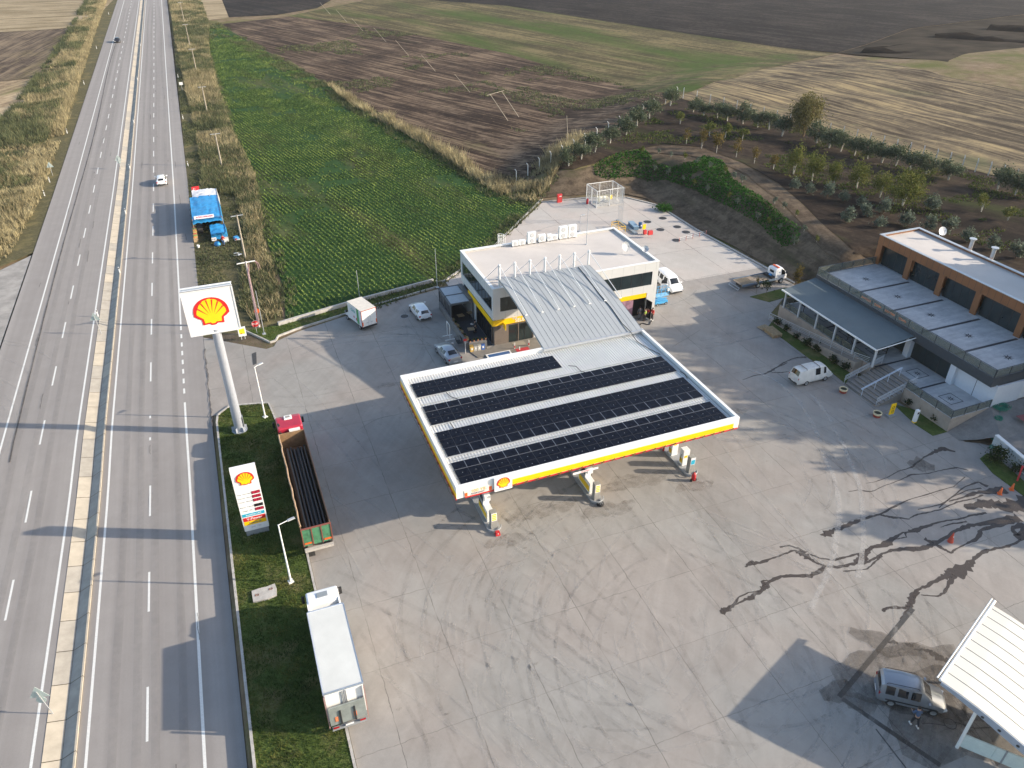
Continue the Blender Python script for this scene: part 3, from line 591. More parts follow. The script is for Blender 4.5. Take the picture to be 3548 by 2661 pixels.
X, Y = scatter(gr, 5000, rng); V, F = blades(X, Y, np.full(len(X), .10), .12+.1*rng.random(len(X)), .04, rng, .5, 2)
tag(np_mesh('strip_tufts', V, F, L_TUFT), 'short grass on the strip beside the low concrete wall', 'grass', kind='stuff')
# plinth-side bed
mb = MB(); bed = P0([(2680, 1108), (2704, 1116), (2790, 1165), (2900, 1240), (2950, 1290), (2930, 1330), (2880, 1290), (2800, 1240), (2720, 1180), (2660, 1135)]); mb.poly(bed, -.02, .07)
mb.poly(P0([(3095, 1400), (3180, 1425), (3281, 1497), (3232, 1510), (3170, 1470)]), -.02, .07)
mb.poly(P0([(3395, 1590), (3420, 1570), (3470, 1600), (3560, 1680), (3640, 1740), (3620, 1770), (3548, 1720), (3440, 1640)]), -.02, .07); ST(mb.build('flower_bed', GRASS))
# ------------------------------------------------------------------ lettering and emblem helpers
def text_mesh(name, body, size, mat, parent, M4, depth=.01, align='CENTER', sx=1.0):
    cu = bpy.data.curves.new(name, 'FONT'); cu.body = body; cu.size = size; cu.align_x = align; cu.align_y = 'CENTER'; cu.extrude = depth; cu.offset = size*.012
    t = bpy.data.objects.new(name+'_c', cu); SC.collection.objects.link(t); dg = bpy.context.evaluated_depsgraph_get(); dg.update()
    me = bpy.data.meshes.new_from_object(t.evaluated_get(dg)); bpy.data.objects.remove(t)
    me.name = name; me.transform(Matrix.Diagonal((sx, 1, 1, 1))); me.transform(M4); me.materials.clear(); me.materials.append(mat)
    o = bpy.data.objects.new(name, me); link(o, parent)
    if parent is not None: KIDS.setdefault(parent.name, []).append(o)
    return o
def face_M(o, right, up):
    r, u = Vector(right).normalized(), Vector(up).normalized(); n = r.cross(u)
    return Matrix(((r.x, u.x, n.x, o[0]), (r.y, u.y, n.y, o[1]), (r.z, u.z, n.z, o[2]), (0, 0, 0, 1)))
E_RED = M('emblem_red', (.62, .02, .02), .4, var=.02); E_YEL = M('emblem_yellow', (.93, .60, .01), .4, var=.02); SIGNW = M('sign_white', (.80, .80, .79), .35, var=.02)
HALF = [(0, 1.0), (.20, .985), (.40, .93), (.58, .84), (.73, .71), (.86, .55), (.95, .36), (.99, .16), (1.0, -.10), (.80, -.27), (.62, -.38), (.60, -.74), (.22, -.70), (.13, -.79), (0, -.80)]
def emblem(parent, M4, r, t=.03):
    out = HALF + [(-x, y) for x, y in HALF[::-1][1:-1]]
    inn = [(x*.86, y*.87+.01) for x, y in HALF]
    ribs = []
    for i, a in enumerate(np.linspace(-78, 78, 8)[:-1]):                   # seven ribs with scalloped tips
        a0, a1 = a, a+156/7
        for u in np.linspace(.06, .94, 7): 
            th = R(a0+(a1-a0)*u); rr = 1.20*(1+.035*math.sin(math.pi*u)); ribs.append((math.sin(th)*.86*rr/1.20*1.0, -.30+math.cos(th)*rr*.985))
    mb = MB(); T = lambda p, z: tuple(M4 @ Vector((p[0]*r, p[1]*r, z)))
    n = len(out); vs = [T(p, 0) for p in out]+[T(p, t) for p in out]
    mb.add(vs, [tuple(range(n, 2*n))]+[(i, (i+1) % n, n+(i+1) % n, n+i) for i in range(n)], False)
    e = mb.build('emblem', E_RED, parent)
    base = [(.50, -.33), (.47, -.62), (.16, -.60), (.10, -.68), (0, -.69)]; base = base+[(-x, y) for x, y in base[::-1][1:]]
    sh = [(x*.985, y) for x, y in ribs if True]; poly = [(max(-.86, min(.86, x)), y if y > -.2 else max(y, -.2)) for x, y in sh]
    poly = poly+[(.86, -.08)][:0]+base
    mb = MB(); m = len(poly); mb.add([T(p, t+.012) for p in poly], [tuple(range(m))], False); y = mb.build('shell', E_YEL, e)
    bm = bmesh.new(); bm.from_mesh(y.data); bmesh.ops.triangulate(bm, faces=bm.faces[:]); bm.to_mesh(y.data); bm.free()
    mb = MB()
    for a in np.linspace(-78, 78, 8)[1:-1]:
        th = R(a); d = Vector((math.sin(th)*.86, math.cos(th)*1.18)); c = Vector((0, -.30)); p1 = c+d*.99; p0 = c+Vector((math.sin(th)*.86*.25, math.cos(th)*.28))
        w = Vector((d.y, -d.x)).normalized()*.045; mb.add([T(p1+w, t+.02), T(p1-w, t+.02), T(p0, t+.02)], [(0, 1, 2)], False)
    mb.build('rib_line', E_RED, e)
    return e
# ------------------------------------------------------------------ petrol canopy with barrel roof and solar arrays
CR = M('corrugated_white', (.70, .70, .68), .45, var=.05, scale=.6); GRAYT = M('standing_seam_grey', (.36, .385, .40), .6, .1, var=.05, scale=.3)
X0, X1, Y0, Y1, ZT = 12.35, 38.5, 43.8, 61.3, 6.5
cn = thing('petrol_canopy', 'large flat white canopy with yellow and red edging over the fuel pumps', 'canopy', (X0, Y0, 0))
def C(p): return (p[0]-X0, p[1]-Y0, p[2])
mb = MB(); prof = []; x = X0+.35; n = int((X1-X0-.7)/.27)
for i in range(n): a = X0+.35+i*.27; prof += [(a, 6.04), (a+.13, 6.04), (a+.15, 6.13), (a+.25, 6.13)]
vs = [C((a, y, z)) for y in (Y0+.3, Y1-.2) for a, z in prof]; m = len(prof); mb.add(vs, [(i, i+1, m+i+1, m+i) for i in range(m-1)], False); mb.build('corrugated_roof', CR, cn)
mb = MB(); mb.b2(C((X0+.3, Y0+.3, 5.5)), C((X1-.3, Y1-.3, 5.95))); mb.build('soffit', M('soffit_white', (.6, .6, .58), .6), cn)
def rim(z0, z1, o, t, mat, name):
    mb = MB(); a, b, c, d = X0-o, X1+o, Y0-o, Y1+o
    for p, q in (((a, c), (b, c+t)), ((a, d-t), (b, d)), ((a, c+t), (a+t, d-t)), ((b-t, c+t), (b, d-t))): mb.b2(C((p[0], p[1], z0)), C((q[0], q[1], z1)))
    return mb.build(name, mat, cn)
rim(5.35, 6.5, 0, .28, WHITE, 'fascia')
mb = MB(); mb.b2(C((X0-.03, Y0-.03, 5.45)), C((X0-.004, Y1-.02, 5.92))); mb.b2(C((16.95, Y0-.035, 5.45)), C((X1-.55, Y0-.004, 5.95))); mb.b2(C((X1+.004, Y0+.02, 5.45)), C((X1+.03, Y1-.02, 5.92))); mb.build('yellow_band', YEL, cn)
mb = MB(); mb.b2(C((X0-.07, Y0-.07, 5.30)), C((X0-.004, Y1, 5.40))); mb.b2(C((X0+.7, Y0-.07, 5.30)), C((X1-.1, Y0-.006, 5.40))); mb.b2(C((X1+.006, Y0, 5.30)), C((X1+.07, Y1, 5.40))); mb.build('red_stripe', E_RED, cn)
mb = MB()
for i in range(22): x = 17.2+i*.98; mb.box(C((x, Y0-.16, 5.47)), (.34, .10, .05), .0, M=Matrix.Rotation(R(-20), 3, 'Y'))
for i in range(17): y = Y0+.7+i*1.0; mb.box(C((X0-.14, y, 5.47)), (.10, .32, .05))
mb.build('flood_lamp', M('lamp_bronze', (.16, .10, .03), .5), cn)
mb = MB(); mb.b2(C((13.0, Y0-.05, 5.42)), C((15.3, Y0-.004, 6.02))); bn = mb.build('banner', M('cream_banner', (.82, .76, .66), .6), cn)
mb = MB(); mb.b2(C((15.05, Y0-.062, 5.45)), C((15.28, Y0-.052, 5.85))); mb.b2(C((13.02, Y0-.062, 5.45)), C((13.25, Y0-.052, 5.8))); mb.build('stripe', ORA, bn)
text_mesh('lettering', '100 YIL', .42, M('gold_letter', (.75, .50, .22), .5), bn, face_M(C((14.2, Y0-.064, 5.83)), (1, 0, 0), (0, 0, 1)), .004)
text_mesh('lettering', 'AKARYAKIT', .22, M('blue_letter', (.12, .13, .2), .5), bn, face_M(C((14.1, Y0-.064, 5.56)), (1, 0, 0), (0, 0, 1)), .004)
mb = MB(); mb.b2(C((15.45, Y0-.22, 5.28)), C((16.95, Y0-.08, 6.62))); eb = mb.build('emblem_box', SIGNW, cn); emblem(eb, face_M(C((16.2, Y0-.225, 6.0)), (1, 0, 0), (0, 0, 1)), .56, .02)
mb = MB(); mb.b2(C((22.3, Y0-.28, 5.02)), C((24.6, Y0-.24, 5.2))); lb = mb.build('name_strip', SIGNW, cn); text_mesh('lettering', 'EGE PETROL', .15, E_RED, lb, face_M(C((23.4, Y0-.285, 5.11)), (1, 0, 0), (0, 0, 1)), .003)
for sx in (16.0, 25.5, 35.0):
    for sy in (50.6, 57.5): mb = MB(); mb.b2(C((sx-.35, sy-.35, 0)), C((sx+.35, sy+.35, 5.5))); mb.build('column', M('column_cladding', (.62, .62, .62), .5), cn)
# barrel roof between canopy and shop
mb = MB(); arc = [(60.9, 6.50), (62.2, 6.78), (63.6, 7.05), (65.1, 7.33), (66.4, 7.60), (67.6, 7.85), (69.2, 8.12), (70.8, 8.32), (72.4, 8.43), (73.9, 8.47)]
bx0, bx1 = 27.1, 38.4; vs = []
for y, z in arc: vs += [C((bx0, y, z)), C((bx1, y, z)), C((bx0, y, z-.22)), C((bx1, y, z-.22))]
F = []
for i in range(len(arc)-1): a, b = 4*i, 4*i+4; F += [(a, a+1, b+1, b), (a+2, b+2, b+3, a+3), (a, b, b+2, a+2), (a+1, a+3, b+3, b+1)]
F += [(0, 2, 3, 1), (36, 37, 39, 38)]; mb.add(vs, F, False); mb.build('barrel_roof', GRAYT, cn)
mb = MB()
for i in range(20):
    x = bx0+.02+i*(bx1-bx0-.04)/19; vs = []
    for y, z in arc: vs += [C((x-.014, y, z-.01)), C((x+.014, y, z-.01)), C((x-.014, y, z+.012)), C((x+.014, y, z+.012))]
    F = []
    for j in range(len(arc)-1): a, b = 4*j, 4*j+4; F += [(a+2, a+3, b+3, b+2), (a, a+2, b+2, b), (a+1, b+1, b+3, a+3)]
    mb.add(vs, F, False)
mb.build('roof_seam', M('seam_grey', (.17, .19, .20), .5, .3), cn)
mb = MB(); mb.b2(C((bx0-.1, 60.72, 6.30)), C((bx1+.1, 60.9, 6.56))); mb.build('gutter', GALV, cn)
def cable(name, pts, r, mat, parent): mb = MB(); mb.tube(pts, r, 5); return mb.build(name, mat, parent)
cable('cable', [C(p) for p in [(36.9, 73.7, 8.52), (36.7, 70.8, 8.37), (36.6, 67.6, 7.9), (36.8, 65.1, 7.38), (36.7, 62.2, 6.84), (36.9, 60.8, 6.62), (36.9, 59.3, 6.2), (37.3, 57.6, 6.2), (37.8, 56.2, 6.2)]], .04, BLK, cn)
for p in ([(28.2, 57.4, 6.3), (28.9, 57.1, 6.25), (29.0, 56.2, 6.2), (29.4, 55.6, 6.25)], [(37.9, 52.6, 6.25), (38.1, 52.0, 6.2), (37.9, 51.3, 6.2)], [(15.7, 57.3, 6.25), (15.9, 56.5, 6.2), (16.4, 55.8, 6.25)], [(14.6, 52.6, 6.25), (14.7, 51.6, 6.2)]): cable('cable', [C(q) for q in p], .035, BLK, cn)
cable('conduit', [C(p) for p in [(13, 56.2, 6.17), (37.9, 56.15, 6.17)]], .03, M('conduit_grey', (.4, .41, .38), .6), cn); cable('conduit', [C(p) for p in [(13, 47.5, 6.17), (37.9, 47.5, 6.17)]], .03, GREY, cn)
# solar arrays
def pv_mat():
    k = N('solar_glass'); k.col(k.ramp(k.noise(k.coord(), 2.0, 3, .6), [(.4, (.004, .005, .010)), (.6, (.007, .009, .016))])); k.set(.22, spec=.12); return k.m
PV = pv_mat(); FRM = M('panel_frame', (.30, .31, .33), .4, .6); FRB = M('black_panel_frame', (.02, .02, .024), .4)
def array(x0, x1, rows, gaps, label):
    t = thing('solar_array', label, 'solar panels', (x0, rows[0][0], 6.13), 0, 'solar arrays on the petrol canopy'); ncol = int(round((x1-x0)/1.12)); w = (x1-x0)/ncol; proto = {}
    for ri, (y0, y1) in enumerate(rows):
        g = .022 if gaps[ri] else .012
        for c in range(ncol):
            key = (round(y1-y0, 3), g)
            if key not in proto:
                mb = MB(); d = y1-y0; mb.mi = 0; mb.b2((g/2, .02, .10), (w-g/2, d-.02, .14)); mb.mi = 1
                mb.b2((g/2+.02, .04, .14), (w-g/2-.02, d-.04, .1425)); mb.mi = 2; mb.box((w/2, d*.5, .146), (.05, .05, .012)) if not gaps[ri] else None
                proto[key] = mb.build('solar_panel', [FRM if gaps[ri] else FRB, PV, GALV], t); o = proto[key]
            else: o = proto[key].copy(); SC.collection.objects.link(o); o.parent = t
            o.location = (c*w, y0-rows[0][0], 0)
    mb = MB()
    for y0, y1 in rows:
        for f in (.02, .98): mb.b2((-.12, y0-rows[0][0]+(y1-y0)*f-.03, .0), (x1-x0+.12, y0-rows[0][0]+(y1-y0)*f+.03, .095))
    mb.build('mounting_rail', GALV, t)
array(13.0, 27.55, [(57.4, 58.6), (58.6, 59.8)], (0, 0), 'short two-row solar array nearest the shop at the back of the canopy')
array(12.98, 37.65, [(52.75, 53.8), (53.8, 54.82), (54.82, 55.8)], (0, 0, 1), 'three-row solar array second from the back of the canopy')
array(12.98, 37.6, [(48.0, 49.2), (49.2, 50.4), (50.4, 51.6)], (1, 0, 0), 'three-row solar array with its silver-gridded row facing the front one')
array(12.95, 37.65, [(44.2, 45.19), (45.19, 46.18), (46.18, 47.17)], (0, 0, 1), 'three-row solar array at the front edge above the yellow fascia')
# ------------------------------------------------------------------ shop
PANEL = M('white_cladding', (.62, .62, .60), .5, var=.04, scale=.5); ROOFW = M('roof_membrane', (.56, .52, .48), .8, var=.08, scale=.25)
SX0, SX1, SY0, SY1, SZ = 26.35, 48.0, 73.9, 85.8, 7.2
sh = thing('shop_building', 'two-storey white clad service shop with dark ribbon windows and a yellow ground-floor band', 'building', (SX0, SY0, 0))
def B(p): return (p[0]-SX0, p[1]-SY0, p[2])
mb = MB(); t = .25
mb.b2(B((SX0, SY0, 3.35)), B((SX1, SY0+t, 4.35))); mb.b2(B((SX0, SY0, 6.15)), B((SX1, SY0+t, 7.35)))
mb.b2(B((SX0, SY0, 4.35)), B((SX0+.9, SY0+t, 6.15))); mb.b2(B((29.4, SY0, 4.35)), B((38.7, SY0+t, 6.15))); mb.b2(B((47.2, SY0, 4.35)), B((SX1, SY0+t, 6.15)))
mb.b2(B((SX0, SY0+t, 3.35)), B((SX0+t, SY1, 4.35))); mb.b2(B((SX0, SY0+t, 6.15)), B((SX0+t, SY1, 7.35))); mb.b2(B((SX0, SY1-.5, 4.35)), B((SX0+t, SY1, 6.15)))
mb.b2(B((SX1-t, SY0+t, 0)), B((SX1, SY1, 7.35))); mb.b2(B((SX0+t, SY1-t, 0)), B((SX1-t, SY1, 7.35)))
mb.b2(B((40.0, SY0, 0)), B((41.0, SY0+t, 3.35))); mb.b2(B((46.7, SY0, 0)), B((SX1-.003, SY0+t, 3.35))); mb.b2(B((31.5, SY0, 0)), B((40.0, SY0+t, 3.35)))
mb.build('wall', PANEL, sh)
mb = MB(); mb.b2(B((SX0+t, SY0+t, 6.95)), B((SX1-t, SY1-t, 7.15))); mb.build('roof', ROOFW, sh)
mb = MB(); 
for p, q in (((SX0-.04, SY0-.04, 7.35), (SX1+.04, SY0+.32, 7.42)), ((SX0-.04, SY1-.4, 7.35), (SX1+.04, SY1+.04, 7.42)), ((SX0-.04, SY0+.32, 7.35), (SX0+.32, SY1-.4, 7.42)), ((SX1-.32, SY0+.32, 7.35), (SX1+.04, SY1-.4, 7.42))): mb.b2(B(p), B(q))
mb.build('parapet_cap', WHITE, sh)
mb = MB()
for i in range(1, 15): mb.b2(B((SX0+i*1.52, SY0-.006, 6.2)), B((SX0+i*1.52+.02, SY0-.002, 7.3)))
for i in range(1, 15): mb.b2(B((SX0+i*1.52, SY0-.006, 3.4)), B((SX0+i*1.52+.02, SY0-.002, 4.3)))
for i in range(1, 17): mb.b2(B((SX0-.006, SY0+i*.7, 6.2)), B((SX0-.002, SY0+i*.7+.02, 7.3))); mb.b2(B((SX0-.006, SY0+i*.7, 3.4)), B((SX0-.002, SY0+i*.7+.02, 4.3)))
mb.build('panel_joint', M('joint_grey', (.35, .36, .37), .8), sh)
WG = M('tinted_window', (.018, .028, .030), .07, var=.3, scale=.4, spec=.6)
def window(parent, p, q, nm='window', nmul=0, axis='x', mat=None, mull=None):
    mb = MB(); mb.b2(p, q); o = mb.build(nm, mat or WG, parent)
    if nmul:
        mb = MB()
        for i in range(1, nmul):
            if axis == 'x': x = p[0]+(q[0]-p[0])*i/nmul; mb.b2((x-.025, min(p[1], q[1])-.02, p[2]), (x+.025, min(p[1], q[1])-.003, q[2]))
            else: y = p[1]+(q[1]-p[1])*i/nmul; x = min(p[0], q[0]); mb.b2((x-.02, y-.025, p[2]), (x-.003, y+.025, q[2]))
        mb.build('mullion', mull or BLK, o)
    return o
window(sh, B((27.25, SY0+.08, 4.35)), B((29.4, SY0+.16, 6.15)), nmul=2); window(sh, B((38.7, SY0+.08, 4.35)), B((47.2, SY0+.16, 6.15)), nmul=6)
window(sh, B((SX0+.08, SY0+.4, 4.35)), B((SX0+.16, SY1-.5, 6.15)), nmul=9, axis='y')
mb = MB(); mb.b2(B((SX0, SY0+t, 4.35)), B((SX0+t, SY0+.4, 6.15))); mb.build('corner_wall', PANEL, sh)
mb = MB(); mb.b2(B((SX0-.05, SY0-.12, 2.65)), B((31.5, SY0-.004, 3.34))); mb.b2(B((SX0-.12, SY0-.12, 2.65)), B((SX0-.051, SY1-3.0, 3.34))); mb.build('yellow_band', YEL, sh); mb = MB(); mb.b2(B((41.0, SY0-.02, 2.75)), B((46.6, SY0+.06, 3.35))); mb.build('yellow_band', YEL, sh)
BRN = M('brown_frame', (.17, .14, .12), .5, var=.1)
mb = MB(); mb.b2(B((26.5, SY0+.02, 0)), B((28.2, SY0+.5, 2.65))); mb.b2(B((28.2, SY0+.10, 2.35)), B((31.5, SY0+.24, 2.65)))
for x in (28.2, 29.5, 31.35): mb.b2(B((x, SY0+.06, 0)), B((x+.1, SY0+.09, 2.35)))
mb.b2(B((26.36, SY0+.55, 0)), B((26.45, SY0+.65, 2.65))); mb.build('entrance_frame', BRN, sh)
window(sh, B((28.3, SY0+.10, 0)), B((31.4, SY0+.16, 2.35)), 'entrance_glazing', 3)
window(sh, B((SX0+.02, SY0+.66, 0)), B((SX0+.10, SY0+6.2, 2.64)), 'side_glazing', 4, 'y', GLASS)
mb = MB(); mb.b2(B((SX0-.02, SY0+6.2, 0)), B((SX0+.12, SY1-.3, 2.64))); mb.build('side_wall', WHITE, sh)
window(sh, B((41.0, SY0+.08, 0)), B((44.9, SY0+.16, 2.75)), 'poster_window', 2, mat=M('poster_print', (.30, .17, .22), .3, var=.6, scale=1.6))
window(sh, B((44.95, SY0+.7, 0)), B((46.65, SY0+.78, 2.7)), 'doorway', 0, mat=M('dark_interior', (.01, .01, .012), .9))
mb = MB(); M3 = Matrix.Rotation(R(-78), 3, 'Z'); c = Vector(B((46.7, SY0-.05, 0))); 
for a, b, z0, z1 in ((0, .08, .1, 2.5), (.95, 1.03, .1, 2.5), (0, 1.03, .05, .18), (0, 1.03, 2.42, 2.5)):
    ctr = c+M3 @ Vector(((a+b)/2, 0, 0)); mb.box((ctr.x, ctr.y, (z0+z1)/2), (b-a, .06, z1-z0), R(-78))
d = mb.build('open_door', BLK, sh); mb = MB(); ctr = c+M3 @ Vector((.51, 0, 0)); mb.box((ctr.x, ctr.y, 1.3), (.86, .02, 2.2), R(-78)); mb.build('door_glass', GLASS, d)
text_mesh('lettering', 'SELECT', .62, WHITE, sh, face_M(B((30.0, SY0-.13, 2.93)), (1, 0, 0), (0, 0, 1)), .02, sx=.95)
text_mesh('lettering', 'Shell', .3, WHITE, sh, face_M(B((29.0, SY0-.13, 3.27)), (1, 0, 0), (0, 0, 1)), .02)
mb = MB(); mb.lathe(B((31.2, SY0-.35, 2.35)), [(.36, -.05), (.36, .05)], 20, 'y'); o = mb.build('round_sign', YEL, sh); mb = MB(); mb.cyl(B((31.2, SY0-.41, 2.35)), B((31.2, SY0-.28, 2.35)), .34, n=20); o2 = mb.build('sign_disc', M('dark_sign', (.05, .06, .04), .5), o)
mb = MB(); mb.lathe(B((31.2, SY0-.412, 2.35)), [(.24, 0), (.20, -.01), (.20, 0)], 18, 'y'); mb.box(B((31.2, SY0-.42, 2.35)), (.2, .01, .16)); mb.build('sign_print', YEL, o)
mb = MB(); mb.b2(B((27.55, SY0-.9, 2.3)), B((27.62, SY0-.12, 3.0))); o = mb.build('projecting_sign', E_YEL, sh)
# masts and stays
mb = MB(); mast = []
for i in range(7):
    x = 27.35+i*1.86; m1 = MB(); m1.cyl(B((x, 74.35, 7.0)), B((x, 74.35, 10.0)), .13, n=10); m1.cyl(B((x, 74.35, 10.0)), B((x, 74.35, 10.12)), .16, .08, n=10); o = m1.build('mast', WHITE, sh)
    m2 = MB(); m2.cyl(B((x, 74.35, 10.0)), B((x+.05, 66.3, 7.78)), .045, n=6); m2.cyl(B((x, 74.35, 10.0)), B((x-1.4, 76.6, 7.2)), .03, n=5); m2.cyl(B((x-.1, 66.3, 7.65)), B((x+.2, 66.3, 7.65)), .06, n=6); m2.build('stay', WHITE, o)
mb = MB(); mb.b2(B((26.7, 76.5, 7.15)), B((39.0, 76.6, 7.22))); mb.build('stay_rail', GALV, sh)
# roof equipment
FAN = M('fan_grille', (.48, .49, .50), .6)
def ac(x, y, w, d, h, rz, fans, label, off=7.18):
    t = thing('ac_unit', label, 'air conditioner', (x, y, off), rz, 'air conditioning units on the shop roof')
    mb = MB(); mb.box((0, 0, .12+h/2), (w, d, h)); mb.build('housing', WHITE, t)
    mb = MB()
    for i in range(fans):
        z = .12+h*(i+.5)/fans; r = min(w*.36, h/fans*.40); mb.lathe((0, -d/2-.004, z), [(r, 0), (r, -.02), (r*.85, -.02), (r*.3, -.012), (0.001, -.012)], 18, 'y')
    mb.build('fan', FAN, t); mb = MB()
    for s_ in (-.38, .38): mb.box((w*s_, 0, .06), (.06, d, .12))
    mb.build('foot', GALV, t)
for a in [(33.45, 85.05, .85, .35, .62, 0, 1, 'small air conditioner at the left end of the roof-edge row'), (34.4, 85.05, .85, .35, .62, 0, 1, 'small air conditioner second from the left on the roof edge'),
          (35.75, 85.1, 1.15, .45, 1.45, 0, 2, 'tall air conditioner between the small pair and the middle cluster'), (37.15, 85.05, .95, .38, .95, 0, 1, 'medium air conditioner left of the blue-tinted unit'),
          (38.2, 85.05, .6, .38, .85, 0, 1, 'narrow blue-grey air conditioner in the middle cluster'), (38.95, 85.05, .8, .35, .68, 0, 1, 'small air conditioner just left of the two tallest'),
          (40.15, 85.1, 1.15, .45, 1.6, 0, 2, 'left one of the two tallest roof air conditioners'), (41.45, 85.1, 1.15, .45, 1.6, 0, 2, 'right one of the two tallest roof air conditioners')]: ac(*a)
t = thing('roof_ladder', 'white caged ladder rising over the back parapet of the shop', 'ladder', (31.9, 85.9, 0)); mb = MB()
for s_ in (-.35, .35): mb.cyl((s_, .1, .5), (s_, .1, 8.6), .03); 
mb.tube([(s_, -.15, 8.6) for s_ in (-.35, .35)], .03); mb.cyl((-.35, .1, 8.6), (-.35, -.5, 8.6), .03); mb.cyl((.35, .1, 8.6), (.35, -.5, 8.6), .03); mb.cyl((-.35, -.5, 8.6), (-.35, -.5, 7.2), .03); mb.cyl((.35, -.5, 8.6), (.35, -.5, 7.2), .03); mb.build('rail', WHITE, t)
mb = MB(); [mb.cyl((-.35, .1, .6+i*.3), (.35, .1, .6+i*.3), .015, n=5) for i in range(26)]; mb.build('rung', WHITE, t)
mb = MB()
for j in range(4): mb.tube([(.38*math.cos(a), .1+.55*math.sin(a), 7.4+j*.38) for a in np.linspace(0, math.pi, 8)], .02, 5)
for a in np.linspace(.3, math.pi-.3, 5): mb.cyl((.38*math.cos(a), .1+.55*math.sin(a), 7.4), (.38*math.cos(a), .1+.55*math.sin(a), 8.55), .018, n=5)
mb.build('safety_cage', WHITE, t)
def dish(x, y, z, r, az, label, mat=GREY, arm=.5):
    t = thing('satellite_dish', label, 'satellite dish', (x, y, z), az, 'satellite dishes on the roofs'); mb = MB(); mb.cyl((0, 0, 0), (0, 0, arm), .035); mb.cyl((0, 0, arm), (.0, -.25, arm+r*.7), .03); mb.build('mast', WHITE, t)
    mb = MB(); Mx = Matrix.Rotation(R(62), 3, 'X'); prof = [(r*k/6, .22*r*(k/6)**2) for k in range(7)]; c = Vector((0, -.25, arm+r*.75)); vs = []; n = 22
    for q, h in prof: vs += [c+Mx @ Vector((q*math.cos(2*math.pi*i/n), q*math.sin(2*math.pi*i/n), h)) for i in range(n)]
    mb.add(vs, [(j*n+i, j*n+(i+1) % n, (j+1)*n+(i+1) % n, (j+1)*n+i) for j in range(6) for i in range(n)], True); mb.build('reflector', mat, t)
    mb = MB(); f = c+Mx @ Vector((0, 0, r*.9)); mb.cyl(c+Mx @ Vector((0, -r, .2*r)), f, .015); mb.cyl(f, f+Vector((0, .06, -.06)), .05); mb.build('feed_horn', BLK, t)
dish(45.3, 78.1, 7.15, .62, R(15), 'large dark mesh satellite dish standing on the shop roof'); dish(47.6, 76.9, 7.3, .42, R(-20), 'small pale satellite dish on the right parapet of the shop', GALV, .35); 
t = thing('antenna_mast', 'tall thin grey mast standing on the shop roof behind the stays', 'mast', (42.2, 82.3, 7.15)); mb = MB(); mb.cyl((0, 0, 0), (.0, 0, 3.4), .06, .05); mb.cyl((0, 0, 3.4), (0, 0, 6.5), .04, .025); mb.build('pole', GALV, t); mb = MB(); mb.cyl((0, 0, 0), (0, 0, .06), .15); mb.build('base_plate', GALV, t)
# ---- glazed winter garden on the left of the shop
wg = thing('winter_garden', 'low grey framed glass-roofed terrace on the left side of the shop', 'pergola', (23.0, 73, 0)); AN = M('anthracite_frame', (.10, .105, .11), .5, var=.1)
def G_(p): return (p[0]-23.0, p[1]-73, p[2])
gx0, gx1, gy0, gy1 = 23.2, 26.2, 81.5, 88.8
gx0, gx1, gy0, gy1 = [v for v in (at(1519, 1000, 2.7)[0], 26.25, at(1558, 1057, 2.7)[1], at(1519, 1000, 2.7)[1])]
mb = MB()
for y in (gy0, (gy0+gy1)/2, gy1): mb.b2(G_((gx0, y-.08, 0)), G_((gx0+.16, y+.08, 2.6))); mb.b2(G_((gx0, y-.09, 2.6)), G_((gx1, y+.09, 2.8)))
mb.b2(G_((gx1-.16, gy0-.08, 0)), G_((gx1, gy0+.08, 2.6))); mb.b2(G_((gx0-.03, gy0-.1, 2.52)), G_((gx0+.17, gy1+.1, 2.72))); mb.b2(G_((gx1-.5, gy0+.1, 2.81)), G_((gx1+.1, gy1-.1, 2.95))); mb.build('frame', AN, wg)
for k_ in range(2):
    a = gy0+.1+(gy1-gy0)/2*k_; mb = MB(); mb.b2(G_((gx0+.2, a+.05, 2.70)), G_((gx1-.5, a+(gy1-gy0)/2-.2, 2.76))); mb.build('roof_panel', M('frosted_panel', (.42, .45, .48), .4), wg)
mb = MB(); mb.b2(G_((gx0+.05, gy0+.1, 1.0)), G_((gx0+.09, gy1-.1, 2.5))); mb.b2(G_((gx0+.2, gy1-.06, 0.1)), G_((gx1, gy1-.02, 2.5))); mb.build('glazing', GLASS, wg)
mb = MB(); mb.b2(G_((gx0+.2, gy0+.2, .02)), G_((gx1, gy1-.2, .05))); mb.build('floor_deck', M('dark_deck', (.06, .065, .07), .7), wg)
tw = thing('terrace_wall', 'grey low wall with planters enclosing the shop terrace', 'wall', (23, 73, 0))
cA, cB, cC = (gx0, gy1), at(1620, 1230)[:2], at(1692, 1213)[:2]
ty = at(1620, 1222, 0)[1]; txl = gx0; cB = (24.0, 75.1); cC = (26.9, 75.1)
q1 = at(1624, 1186, 1.0); q2 = at(1686, 1180, 1.0)
mb = MB(); kerbline(mb, [G_((gx0, gy1-.3, 0))[:2], G_((q1[0]-.15, q1[1], 0))[:2]], .28, 0, 1.0); kerbline(mb, [G_((q1[0], q1[1]-.05, 0))[:2], G_((q2[0], q2[1]-.05, 0))[:2]], .5, 0, 1.0); mb.build('wall', M('terrace_render', (.20, .19, .18), .7, var=.15), tw)
TILE = M('porch_tile', (.20, .185, .165), .7, var=.12, scale=1.5)
mb = MB(); mb.poly([(q1[0], q1[1]+.3), (q2[0]+.1, q2[1]+.3), (26.3, 74.0), (26.3, 81), (gx0+.3, 81)], .01, .04); mb.build('terrace_floor', M('dark_floor', (.055, .06, .07), .6), None); ST(bpy.data.objects['terrace_floor'])
